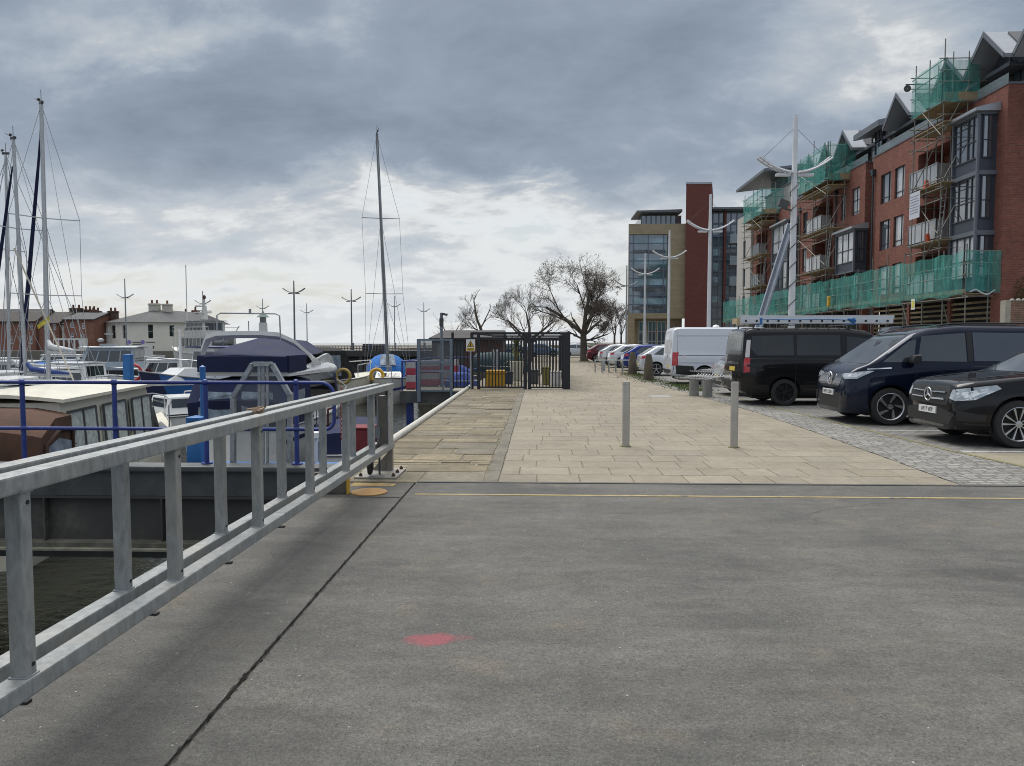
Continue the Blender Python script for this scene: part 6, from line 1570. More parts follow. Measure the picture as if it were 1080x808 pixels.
def terrace(label, u0, u1, v_e, v_r, mat, roof, wins, chs, setback=0):
    x0, x1 = hx_(u0), hx_(u1); ze, zr = hz_(v_e), hz_(v_r); y0 = YH + setback; y1 = y0 + 9
    h = thing("terraced_house", label, "house", ((x0 + x1) / 2, y0, GZ), 0, "old houses across the dock")
    mb = MB(); hs = [(hx_(a), hx_(b), hz_(c), hz_(d)) for a, b, d, c in wins]
    wall_holes(mb, 'y', y0, x0, x1, GZ, ze, hs, .25)
    mb.quad((x0, y0, GZ), (x0, y1, GZ), (x0, y1, ze), (x0, y0, ze)); mb.quad((x1, y0, GZ), (x1, y1, GZ), (x1, y1, ze), (x1, y0, ze))
    mb.add([(x0, y0, ze), (x0, y1, ze), (x0, (y0 + y1) / 2, zr)], [(0, 1, 2)]); mb.add([(x1, y0, ze), (x1, y1, ze), (x1, (y0 + y1) / 2, zr)], [(0, 1, 2)])
    mb.build("wall", mat, h, world=True)
    ym = (y0 + y1) / 2; mb = MB()
    mb.add([(x0 - .2, y0 - .35, ze - .1), (x1 + .2, y0 - .35, ze - .1), (x1 + .2, ym, zr), (x0 - .2, ym, zr), (x0 - .2, y1 + .35, ze - .1), (x1 + .2, y1 + .35, ze - .1),
            (x0 - .2, y0 - .35, ze + .1), (x1 + .2, y0 - .35, ze + .1), (x1 + .2, ym, zr + .2), (x0 - .2, ym, zr + .2), (x0 - .2, y1 + .35, ze + .1), (x1 + .2, y1 + .35, ze + .1)],
           [(0, 3, 2, 1), (3, 4, 5, 2), (6, 7, 8, 9), (9, 8, 11, 10), (0, 1, 7, 6), (4, 10, 11, 5), (0, 6, 9, 3), (3, 9, 10, 4), (1, 2, 8, 7), (2, 5, 11, 8)])
    r_ = mb.build("roof", roof, h, world=True)
    for a, b, c, d in hs:
        window(h, 'y', y0 + .2, a, b, c, d, (), (.5,), win_dark, plastic_white, .14)
    for u, v, wd, n in chs: chimney(r_, hx_(u), ym + .6, ze + .3, hz_(v), wd, n, stack_m, pot)
    return h
terrace("long brown-roofed brick terrace at the far left of the dock", -40, 38, 339.5, 326, old_brick, roof_t, [(a, a + 3.2, 341, 348) for a in (-30, -18, -8, 9, 20, 32)] + [(a, a + 3.2, 354, 363) for a in (-28, -14, 10, 20, 31)], [])
terrace("brick house behind the tallest left yacht mast, brown roof", 38.5, 60.5, 341, 329, old_brick, roof_t, [(44, 47, 343, 348), (54.5, 57.5, 342, 348), (45, 48, 354, 362), (54, 57, 354, 362)], [(61, 323.5, 2.2, 2)], .6)
terrace("narrow cream-walled house between the brick terraces", 61, 69, 342, 333, cream_wall, roof_g, [(63, 65, 346, 352)], [(74, 325, 2.4, 3)], 1.2)
terrace("red brick house with white window frames left of the white house", 70, 101.5, 337.5, 330, old_brick, roof_g, [(76, 80, 340, 346), (88, 91.5, 341, 347), (76, 80, 351, 359), (87, 91, 352, 359)], [(86, 327, 1.8, 2), (105, 327, 1.6, 2)], -.5)
shop = thing("quay_kiosk", "row of small white-framed shopfronts below the red brick house", "kiosk", (hx_(90), YH - 4, GZ))
mb = MB(); mb.bx(hx_(75), hx_(103), YH - 5, YH - 3, GZ, 2.3); mb.build("wall", plastic_white, shop, world=True)
for k in range(5):
    a = hx_(76 + k * 5.4); mb = MB(); mb.bx(a, a + .6, YH - 5.03, YH - 5.003, .5, 2.0); mb.build("window", M("kiosk_dark", (.12, .06, .04), .5), shop, world=True)
# the white house: corner plan, hipped slate roof
wh = thing("white_house", "cream-white corner house with hipped slate roof and four white chimney pots stacks", "house", (hx_(154), YH - 1, GZ))
tag(wh, "large cream-white corner house with a hipped slate roof and pale chimney stacks across the dock")
xa, xc, xb = hx_(102), hx_(154), hx_(197); yc, ya_, yb_ = YH - 2, YH + 3, YH + 4.5; ze = hz_(340)
def wl_(p, q_, wins, mb, wobj):
    """wall from p to q with windows (t0,t1,z0,z1)"""
    P0, P1 = Vector((p[0], p[1], 0)), Vector((q_[0], q_[1], 0)); d = P1 - P0; n = Vector((-d.y, d.x, 0)).normalized()
    ts = sorted({0., 1.} | {w_[0] for w_ in wins} | {w_[1] for w_ in wins}); zs = sorted({GZ, ze} | {w_[2] for w_ in wins} | {w_[3] for w_ in wins})
    for i in range(len(ts) - 1):
        for j in range(len(zs) - 1):
            tm, zm = (ts[i] + ts[i + 1]) / 2, (zs[j] + zs[j + 1]) / 2
            if any(w_[0] < tm < w_[1] and w_[2] < zm < w_[3] for w_ in wins): continue
            mb.quad(*[P0 + d * t + Vector((0, 0, z)) for t, z in ((ts[i], zs[j]), (ts[i + 1], zs[j]), (ts[i + 1], zs[j + 1]), (ts[i], zs[j + 1]))])
    for t0, t1, z0, z1 in wins:
        a, b = P0 + d * t0, P0 + d * t1; m = MB(); k = n * .2
        m.quad(a + k + Vector((0, 0, z0)), b + k + Vector((0, 0, z0)), b + k + Vector((0, 0, z1)), a + k + Vector((0, 0, z1)))
        w_ = m.build("window", win_dark, wobj, world=True)
        m = MB()
        for aa, bb, zl, zh in ((a, b, (z0 + z1) / 2 - .05, (z0 + z1) / 2 + .05), (a, b, z0, z0 + .08), (a, b, z1 - .08, z1)):
            m.beam(aa + k * .8 + Vector((0, 0, (zl + zh) / 2)), bb + k * .8 + Vector((0, 0, (zl + zh) / 2)), .08, zh - zl)
        m.build("frame", M("dull_frame", (.25, .25, .24), .6), w_, world=True)
        for zz_ in (z0, z1):
            mb.quad(a + Vector((0, 0, zz_)), b + Vector((0, 0, zz_)), b + k + Vector((0, 0, zz_)), a + k + Vector((0, 0, zz_)))
        for pp in (a, b): mb.quad(pp + Vector((0, 0, z0)), pp + k + Vector((0, 0, z0)), pp + k + Vector((0, 0, z1)), pp + Vector((0, 0, z1)))
mb = MB()
def tt(u, u0, u1): return (u - u0) / (u1 - u0)
wl_((xa, ya_), (xc, yc), [(tt(110.5, 102, 154), tt(117, 102, 154), hz_(357), hz_(343)), (tt(128, 102, 154), tt(133, 102, 154), hz_(357), hz_(343)), (tt(128.5, 102, 154), tt(133, 102, 154), GZ + .6, hz_(366))], mb, wh)
wl_((xc, yc), (xb, yb_), [(tt(160, 154, 197), tt(163.5, 154, 197), hz_(357), hz_(342.5)), (tt(175.5, 154, 197), tt(179, 154, 197), hz_(355), hz_(343)), (tt(160, 154, 197), tt(164, 154, 197), GZ + .3, hz_(365)), (tt(176, 154, 197), tt(180, 154, 197), GZ + .8, hz_(367)), (tt(190.5, 154, 197), tt(194, 154, 197), hz_(361), hz_(344))], mb, wh)
mb.quad((xb, yb_, GZ), (xb, yb_ + 12, GZ), (xb, yb_ + 12, ze), (xb, yb_, ze)); mb.quad((xa, ya_, GZ), (xa, ya_ + 12, GZ), (xa, ya_ + 12, ze), (xa, ya_, ze)); mb.build("wall", cream_wall, wh, world=True)
mb = MB(); e_ = .4; ap = (hx_(146), YH + 6, hz_(325.5)); ap2 = (hx_(168), YH + 7, hz_(326.5)); ap3 = (hx_(186), YH + 11, hz_(328))
q = [(xa - e_, ya_ - e_, ze), (xc, yc - e_ * 1.5, ze), (xb + e_, yb_ - e_, ze), (xb + e_, yb_ + 14, ze), (xa - e_, ya_ + 14, ze)]
mb.add(q + [ap, ap2, ap3], [(0, 1, 5), (1, 2, 6, 5), (2, 7, 6), (2, 3, 7), (3, 4, 5, 6, 7), (4, 0, 5), (4, 3, 2, 1, 0)]); rf = mb.build("roof", roof_g, wh, world=True)
for u, v, wd, n in ((146, 318.5, 1.9, 2), (160, 319, 1.6, 1), ):
    chimney(rf, hx_(u), YH + 6, hz_(329), hz_(v), wd, n, M("white_stack", (.55, .52, .45), .85), pot)
for u, v in ((169, 327), (180, 325)): chimney(rf, hx_(u), YH + 10, hz_(331), hz_(v), 1.1, 1, old_brick, pot)
for u, v in ((138.5, 361), (156.8, 361)):
    p = gy(u, v, YH - 1.7 if u < 150 else YH - 1.3); mb = MB(); mb.lathe([(.001, -.02), (.38, -.02), (.38, 0), (.001, 0)], (p.x, p.y - 2.0 + (0 if u > 150 else 1.3), p.z), 'y', 16); rd = mb.build("sign_roundel", M("sign_purple", (.20, .18, .45), .5), wh, 50, world=True)
    mb = MB()
    for k in range(1 if u > 150 else 2): mb.bx(p.x + .6, p.x + 2.2, p.y - 2.02 + (0 if u > 150 else 1.3), p.y - 2.0 + (0 if u > 150 else 1.3), p.z - .12 - .35 * k, p.z + .08 - .35 * k)
    mb.build("sign_lettering", M("sign_dark", (.10, .10, .11), .6), rd, world=True)
# pier / outer lock wall
pr = thing("dock_pier", "dark raised pier deck on posts across the dock mouth beyond the yachts", "pier", (-22, 84, WATER_Z))
YP = 84.0
def pxx(u): return gy(u, 370, YP).x
def pzz(v): return gy(400, v, YP).z
mb = MB(); mb.bx(pxx(318), pxx(520), YP, YP + 8, pzz(376), pzz(370)); mb.build("deck", M("pier_dark", (.05, .05, .05), .8, 0, .3, 1), pr, world=True)
mb = MB(); mb.bx(pxx(352), pxx(520), YP + 1.0, YP + 1.5, WATER_Z - 1, pzz(376)); mb.build("pier_wall", M("pier_wall_dark", (.075, .072, .068), .85, 0, .35, .4), pr, world=True)
for k in range(9):
    x = pxx(320) + k * (pxx(352) - pxx(320)) / 4 if k < 5 else pxx(380 + (k - 5) * 24); mb = MB(); mb.tube((x, YP + .4, WATER_Z - 1), (x, YP + .4, pzz(376)), .3, 8); mb.build("pier_leg", steel_dark, pr, 50, world=True)
mb = MB()
for z in (pzz(365), pzz(367.5)): mb.tube((pxx(318), YP + .3, z), (pxx(520), YP + .3, z), .04, 6)
for k in range(64): x = pxx(318) + (pxx(520) - pxx(318)) * k / 63; mb.tube((x, YP + .3, pzz(370)), (x, YP + .3, pzz(365)), .03, 5)
mb.build("pier_railing", steel_dark, pr, world=True)
hb = thing("pier_hoarding", "dark panelled hoarding on the pier behind the blue-hooded yacht", "hoarding", (pxx(394), YP + 1, pzz(370)))
for k in range(8):
    a, b = pxx(381 + k * 3.4), pxx(381 + k * 3.4 + 3.2); mb = MB(); mb.bx(a, b, YP + .7, YP + .75, pzz(370), pzz(363) + rnd.uniform(-.05, .05)); mb.build("panel", M("hoard_%d" % (k % 4), ((.03, .03, .035), (.06, .05, .05), (.05, .06, .12), (.09, .085, .08))[k % 4], .7, 0, .5, 3), hb, world=True)
tw = thing("lantern_turret", "small pale green-roofed lantern turret beyond the navy flybridge cruiser", "turret", (gy(277.5, 345, 120).x, 120, 0))
xx = tw.location.x; zt_ = gy(277, 330, 120).z
mb = MB(); mb.tube((xx, 120, -3), (xx, 120, zt_ - 1.6), .9, 8, .7); mb.build("shaft", plastic_white, tw, world=True)
mb = MB(); mb.tube((xx, 120, zt_ - 1.6), (xx, 120, zt_ - .7), .55, 8); mb.build("lantern", win_dark, tw, world=True)
mb = MB(); mb.lathe([(.001, zt_ + .6), (.2, zt_), (1.1, zt_ - .7), (.001, zt_ - .75)], (xx, 120, 0), 'z', 8); mb.build("roof", M("verdigris", (.14, .20, .17), .7), tw, world=True)
fw_ = thing("estuary_wall", "long low pale wall behind the far parked cars", "wall", (10, 128, 0))
mb = MB(); mb.bx(gy(560, 365, 128).x, gy(664, 365, 128).x, 128, 128.5, -.02, gy(600, 366, 128).z + .3); mb.build("wall_panel", M("tan_wall", (.24, .2, .14), .9, 0, .2, .8), fw_, world=True)
# ---------------------------------------------------------------- black fenced compound
YC = 25.3
cg = thing("fence_enclosure", "black steel bar fence enclosure with gates at the end of the stone quay", "fence", (-.8, YC, 0))
def cx(u, Y=YC): return gy(u, 380, Y).x
ztp = gy(540, 350.5, YC).z; YBK = 36.0
xl, xr = cx(477), cx(599.5)
def bars(xa, xb, y, z0, z1, step=.105, nm="gate_panel"):
    mb = MB(); n = max(1, int(abs(xb - xa) / step))
    for k in range(1, n): x = xa + (xb - xa) * k / n; mb.bx(x - .02, x + .02, y - .014, y + .014, z0, z1)
    for z in (z0, z1): mb.bx(xa, xb, y - .022, y + .022, z - .025, z + .025)
    return mb.build(nm, black_metal, cg, world=True)
for a, b in ((478, 497), (505.5, 553.5), (559, 596.5)): bars(cx(a), cx(b), YC, .06, ztp - .24)
for u, w_ in ((477.5, .04), (497.8, .05), (504.8, .05), (554, .06), (558.6, .06), (597.3, .13)):
    mb = MB(); x = cx(u); mb.bx(x - w_, x + w_, YC - .06, YC + .06, 0, ztp); mb.build("gate_post", black_metal, cg, world=True, bevel=.006)
mb = MB(); mb.bx(cx(498), xr, YC - .05, YC + .05, ztp - .08, ztp + .005); mb.bx(cx(498), xr, YC - .03, YC + .03, ztp - .22, ztp - .17); mb.build("top_rail", black_metal, cg, world=True)
mb = MB(); n = 0
y = YC + .2
while y < YBK: mb.bx(xr - .014, xr + .014, y - .017, y + .017, .05, ztp - .2); y += .11
for z in (.06, ztp - .22, ztp - .03): mb.bx(xr - .03, xr + .03, YC + .07, YBK, z - .03, z + .03)
mb.build("side_panel", black_metal, cg, world=True)
for y in (28, 31, 34, YBK):
    mb = MB(); mb.bx(xr - .05, xr + .05, y - .05, y + .05, 0, ztp); mb.build("gate_post", black_metal, cg, world=True)
bars(cx(505), xr, YBK, .06, ztp - .24, .14, "back_panel")
mb = MB()
for x in (cx(505), cx(556)): mb.bx(x - .03, x + .03, YC + .06, YBK, ztp - .08, ztp - .02)
mb.bx(cx(498), xr, YBK - .04, YBK + .04, ztp - .08, ztp); mb.build("roof_rail", black_metal, cg, world=True)
mb = MB(); mb.lathe([(.001, -.03), (.06, -.03), (.06, .03), (.001, .03)], (cx(501), YC - .1, 1.0), 'y', 12); mb.build("lock_box", steel_dark, cg, world=True)
# warning sign
sg_ = thing("warning_sign", "white sign with a yellow warning triangle on a grey post by the black gates", "sign", (cx(496.5), YC - .12, 0))
zt, zb = gy(496, 358, YC).z, gy(496, 370.5, YC).z; xs0, xs1 = cx(492), cx(501.5); ys_ = YC - .13
mb = MB(); mb.bx(xs0, xs1, ys_, ys_ + .01, zb, zt); bd_ = mb.build("board", plastic_white, sg_, world=True)
xm = (xs0 + xs1) / 2
mb = MB(); h = zt - zb; mb.prism([(xm - .125, zb + h * .36), (xm + .125, zb + h * .36), (xm, zt - .03)], 'y', ys_ - .003, ys_ - .001); mb.build("triangle_border", black_plastic, bd_, world=True)
mb = MB(); mb.prism([(xm - .098, zb + h * .40), (xm + .098, zb + h * .40), (xm, zt - .075)], 'y', ys_ - .006, ys_ - .0035); mb.build("triangle", M("sign_yellow", (.66, .42, .02), .5, 0, .03), bd_, world=True)
mb = MB(); mb.prism([(xm - .04, zb + h * .42), (xm + .03, zb + h * .42), (xm + .01, zb + h * .6), (xm + .03, zb + h * .6), (xm, zb + h * .72), (xm - .03, zb + h * .55)], 'y', ys_ - .009, ys_ - .0065); mb.build("pictogram", black_plastic, bd_, world=True)
mb = MB(); mb.bx(xs0 + .02, xs1 - .02, ys_ - .004, ys_ - .001, zb + .02, zb + h * .28); mb.build("text_strip", MATS["sign_yellow"], bd_, world=True)
mb = MB()
for z in (.09, .18): mb.bx(xs0 + .05, xs1 - .05, ys_ - .007, ys_ - .0045, zb + h * z, zb + h * (z + .05))
mb.build("text_lines", black_plastic, bd_, world=True)
mb = MB(); mb.bx(xm - .025, xm + .025, ys_ + .012, ys_ + .05, -.05, zt); mb.build("post", galv, sg_, world=True)
# things inside
p = gz(523, 409)
gb2 = thing("grit_bin", "orange-yellow plastic grit bin behind the black bars", "grit bin", (gy(523, 400, 26.6).x, 26.6, 0))
mb = MB(); mb.prism([(-.32, .02), (.32, .02), (.36, .48), (-.36, .48)], 'y', -.25, .25); mb.build("body", M("grit_yellow", (.60, .33, .02), .5, 0, .1), gb2, bevel=.02)
mb = MB(); mb.prism([(-.38, .483), (.38, .483), (.34, .60), (-.34, .60)], 'y', -.28, .28); mb.build("lid", MATS["grit_yellow"], gb2, bevel=.02)
pl = thing("potted_palm", "green spiky cordyline palm in a tall cream planter inside the black fence", "potted plant", (gy(545, 395, 31).x, 31, 0))
mb = MB(); mb.lathe([(.001, 0), (.22, 0), (.30, .8), (.27, .82), (.25, .72), (.001, .72)], n=16); mb.build("planter", M("planter_cream", (.50, .48, .38), .7), pl, 40)
mb = MB(); mb.path([(0, 0, .7), (.02, 0, 1.1), (0, 0, 1.5)], .05, 8); mb.build("stem", M("palm_stem", (.10, .08, .05), .9), pl, 50)
for cz, nn, nm, m_ in ((1.45, 70, "leaves", M("palm_green", (.10, .13, .03), .6, 0, .4, 4)), (.95, 24, "flower_spray", M("palm_yellow", (.34, .30, .05), .7, 0, .4, 4))):
    mb = MB()
    for k in range(nn):
        a = rnd.uniform(0, 6.28); el = rnd.uniform(-.5, 1.4); ln = rnd.uniform(.4, .75); d = Vector((math.cos(a) * math.cos(el), math.sin(a) * math.cos(el), math.sin(el))); s = Vector((-math.sin(a), math.cos(a), 0)) * .025
        b0 = Vector((0, 0, cz)); m1 = b0 + d * ln * .55; e1 = b0 + d * ln + Vector((0, 0, -.18 * ln))
        mb.add([b0 - s * .5, b0 + s * .5, m1 + s, m1 - s, e1], [(0, 1, 2, 3), (3, 2, 4)])
    mb.build(nm, m_, pl)
for u, Y, w_, hgt, m_, nm, lab in ((586, 27.6, .42, .48, plastic_white, "storage_crate", "white-topped crate at the right end inside the black fence"), (576, 27.9, .32, .62, M("olive_bin", (.22, .20, .05), .7), "storage_box", "olive yellow box beside the white-topped crate"), (563, 28.5, .4, .5, M("grey_drum", (.07, .075, .08), .6), "storage_box", "dark grey box low behind the middle gate bars"), (537, 28.3, .3, .42, M("navy_tub", (.03, .04, .08), .6), "storage_box", "navy tub right of the orange-yellow grit bin")):
    o = thing(nm, lab, "box", (gy(u, 395, Y).x, Y, 0)); mb = MB(); mb.prism([(-w_ * .45, 0), (w_ * .45, 0), (w_ * .5, hgt), (-w_ * .5, hgt)], 'y', -w_ * .4, w_ * .4); mb.build("body", m_, o, bevel=.02)
    mb = MB(); mb.bx(-w_ * .54, w_ * .54, -w_ * .44, w_ * .44, hgt + .002, hgt + .05); mb.build("lid", m_ if nm != "storage_crate" else plastic_white, o, bevel=.01)
for u, lab in ((520, "pair of slim grey poles standing behind the grit bin, left one"), (524.5, "pair of slim grey poles standing behind the grit bin, right one")):
    o = thing("steel_pole", lab, "pole", (gy(u, 390, 29).x, 29, 0)); mb = MB(); mb.tube((0, 0, 0), (0, 0, 1.25), .05, 10); mb.lathe([(.05, 1.2), (.06, 1.26), (.001, 1.34)], n=10); mb.build("shaft", lamp_grey, o, 50)

# platform over the dock left of the fence, with the mesh gate
pf = thing("dock_platform", "low steel landing platform over the dock left of the black fence", "platform", (-4, 26, 0))
xpl, xpr = gy(428, 412, 26).x, -2.66
mb = MB(); mb.bx(xpl, xpr, 24.9, 32, -.14, -.05); mb.build("deck", M("tan_deck", (.27, .25, .20), .85, 0, .2, 3), pf, world=True)
mb = MB(); mb.bx(xpl, xpr, 24.84, 24.9, -.45, -.05); mb.bx(xpl, xpr, 31.9, 31.96, -.45, -.15); mb.build("fascia", steel_dark, pf, world=True)
for x in (xpl + .3, -2.95):
    mb = MB(); mb.bx(x - .11, x + .11, 25.0, 25.22, WATER_Z - 1, -.45); mb.build("leg", blue_paint, pf, world=True)
mgt = thing("mesh_gate", "tall galvanised mesh gate panel on the landing platform left of the black fence", "gate", (gy(458, 400, 24.75).x, 24.75, 0))
Yg = 24.75
def mgx(u): return gy(u, 390, Yg).x
mt, mbm = gy(458, 357.5, Yg).z, gy(458, 413, Yg).z
mb = MB()
mb.bx(mgx(440) - .0, mgx(443.5), Yg - .05, Yg + .05, gy(440, 424, Yg).z, mt); mb.bx(mgx(474.5), mgx(477.3), Yg - .05, Yg + .05, gy(440, 420, Yg).z, mt)
mb.bx(mgx(443.5), mgx(474.5), Yg - .03, Yg + .03, mt - .06, mt); mb.bx(mgx(443.5), mgx(474.5), Yg - .03, Yg + .03, mbm, mbm + .06)
for v in (382, 391.5): z = gy(458, v, Yg).z; mb.bx(mgx(443.5), mgx(474.5), Yg - .025, Yg + .025, z - .03, z + .03)
x = mgx(467); mb.bx(x - .03, x + .03, Yg - .027, Yg + .027, mbm + .06, mt - .06)
mb.build("frame", M("blue_grey_galv", (.17, .21, .25), .5, .4, .15, 4), mgt, world=True)
mb = MB(); mb.bx(mgx(443.5), mgx(474.5), Yg + .03, Yg + .036, mbm, mt); mb.build("mesh_panel", mesh_mat("fine_mesh", (.13, .15, .17), .42, 160), mgt, world=True)
cp = thing("camera_pole", "tall slim grey pole with a small camera behind the mesh gate", "pole", (gy(465.8, 380, 27.5).x, 27.5, -.05))
zc = gy(466, 328.5, 27.5).z
mb = MB(); mb.tube((0, 0, 0), (0, 0, zc), .055, 10); mb.build("shaft", M("pole_blue_grey", (.17, .19, .22), .5, .2), cp, 50)
mb = MB(); mb.ob((.13, -.05, zc - .06), (.2, .09, .08), Matrix.Rotation(R(15), 3, 'Y')); mb.bx(-.07, .07, -.07, .07, zc - .5, zc - .2); mb.build("camera", steel_dark, cp)
# platform blue railings and red-white barriers
pb = thing("platform_railing", "short blue tubular railings round the landing platform behind the mesh gate", "railing", (-4, 26, -.05))
mb = MB()
for z in (.45, .95): mb.path([(xpl + .06, 25.0, z), (xpl + .06, 31.8, z), (xpr, 31.8, z)], .024, 8)
for y in (25.0, 26.7, 28.4, 30.1, 31.8): mb.tube((xpl + .06, y, -.05), (xpl + .06, y, .97), .03, 8)
mb.tube((xpl + .55, 25.0, -.05), (xpl + .55, 25.0, .97), .03, 8); mb.path([(xpl + .06, 25.0, .95), (xpl + .55, 25.0, .95)], .024, 8)
mb.build("rails", blue_paint, pb, 50, world=True)
pk = M("barrier_red", (.38, .05, .075), .6); 
for k, (u, Y, lab) in enumerate(((433.5, 25.8, "red and white striped barrier at the left corner of the landing platform"), (449, 27.6, "pink-red and white barrier behind the mesh gate's left half"), (470, 28.6, "red and white barrier behind the mesh gate's right half"))):
    p = gy(u, 400, Y); o = thing("road_barrier", lab, "barrier", (p.x, Y, -.05), 0, "red and white barriers on the landing platform")
    wd = .16 if k == 0 else .5
    for j in range(4):
        mb = MB(); mb.bx(-wd, wd, -.12 + .02 * j, .12 - .02 * j, .02 + j * .24, .02 + j * .24 + .238); mb.build("stripe", pk if j % 2 == 0 else M("barrier_white", (.42, .41, .42), .6), o, bevel=.02)
    mb = MB(); mb.bx(-wd * .9, wd * .9, -.2, .2, 0, .02); mb.build("foot", black_rubber, o)
bb = M("blue_tarp", (.03, .06, .24), .8, 0, .5, 6, .5, 14)
for u, Y, lab, sz in ((486, 27.2, "crumpled blue covered gear behind the left black fence bars", (.62, .5, .55)), (479, 29.5, "long blue-covered load further back on the platform", (.9, .5, .72))):
    o = thing("covered_gear", lab, "covered gear", (gy(u, 400, Y).x, Y, -.05)); mb = MB(); rings = []
    for k in range(7):
        t = k / 6; s = (1 - .55 * t ** 2.2); rings.append([Vector((sz[0] * s * math.cos(a) * (1 + rnd.uniform(-.08, .08)), sz[1] * s * math.sin(a) * (1 + rnd.uniform(-.08, .08)), sz[2] * t)) for a in [2 * math.pi * i / 12 for i in range(12)]])
    mb.loft(rings); mb.build("cover", bb, o, 50)
    mb = MB(); mb.path([(sz[0] * 1.0 * math.cos(a), sz[1] * 1.0 * math.sin(a), sz[2] * .45) for a in [2 * math.pi * i / 16 for i in range(17)]], .012, 5); mb.build("tie_rope", rope_white, o)

o = thing("covered_gear", "dark teal covered trailer behind the grit bin, in front of the brick shed", "covered gear", (gy(528, 390, 40).x, 40, 0)); mb = MB(); rings = []
for x, k in ((-1.5, .7), (-1.3, .95), (-.3, 1), (.6, .96), (1.3, .9), (1.5, .6)): rings.append([Vector((x, y, z * k + .02)) for y, z in ((-.7, .0), (-.74, .6), (-.5, .95), (0, 1.06), (.5, .95), (.74, .6), (.7, .0))])
mb.loft(rings); mb.build("cover", M("teal_tarp", (.02, .05, .06), .8, 0, .4, 4, 1., 5), o, 50)
mb = MB(); mb.path([(-1.2, -.78, .35), (0, -.8, .3), (1.3, -.78, .36)], .02, 5); mb.build("tie_rope", rope_white, o, 50)
# brick shed
sh = thing("brick_shed", "low dark-roofed brick shed behind the black fence", "shed", (-4.5, 45, 0))
YS = 45.0
def shx(u): return gy(u, 360, YS).x
def shz(v): return gy(490, v, YS).z
xa, xb = shx(455.5), shx(529); ze, zr = shz(356.5), shz(347.5)
sb = brick_mat("shed_brick", (.085, .045, .036), (.12, .062, .048), (.10, .07, .06), .235, .082, .010, True, .9, .3, .006)
mb = MB(); mb.bx(xa, xb, YS, YS + 6, -.02, ze); mb.build("wall", sb, sh, world=True)
mb = MB(); xa2, xb2 = shx(453), shx(530.5); yr = YS + 3
mb.add([(xa2, YS - .35, ze), (xb2, YS - .35, ze), (xb2, YS + 6.3, ze), (xa2, YS + 6.3, ze), (shx(462) , yr, zr), (xb2, yr, zr), (xa2, YS - .35, ze - .12), (xb2, YS - .35, ze - .12), (xb2, YS + 6.3, ze - .12), (xa2, YS + 6.3, ze - .12)],
       [(0, 1, 5, 4), (1, 2, 5), (2, 3, 4, 5), (3, 0, 4), (0, 6, 7, 1), (1, 7, 8, 2), (2, 8, 9, 3), (3, 9, 6, 0), (9, 8, 7, 6)]); mb.build("roof", brick_mat("shed_tiles", (.045, .04, .04), (.06, .052, .05), (.03, .03, .03), .33, .26, .012, True, .8, .4, .01), sh, world=True)
mb = MB(); mb.bx(xa + 1.2, xa + 2.0, YS - .03, YS - .002, .0, 1.75); mb.build("door", M("shed_door", (.05, .055, .06), .6), sh, world=True)
mb = MB(); mb.bx(xa + .35, xa + .75, YS - .03, YS - .002, .7, 1.5); mb.build("window", M("shed_window", (.20, .20, .20), .2), sh, world=True)

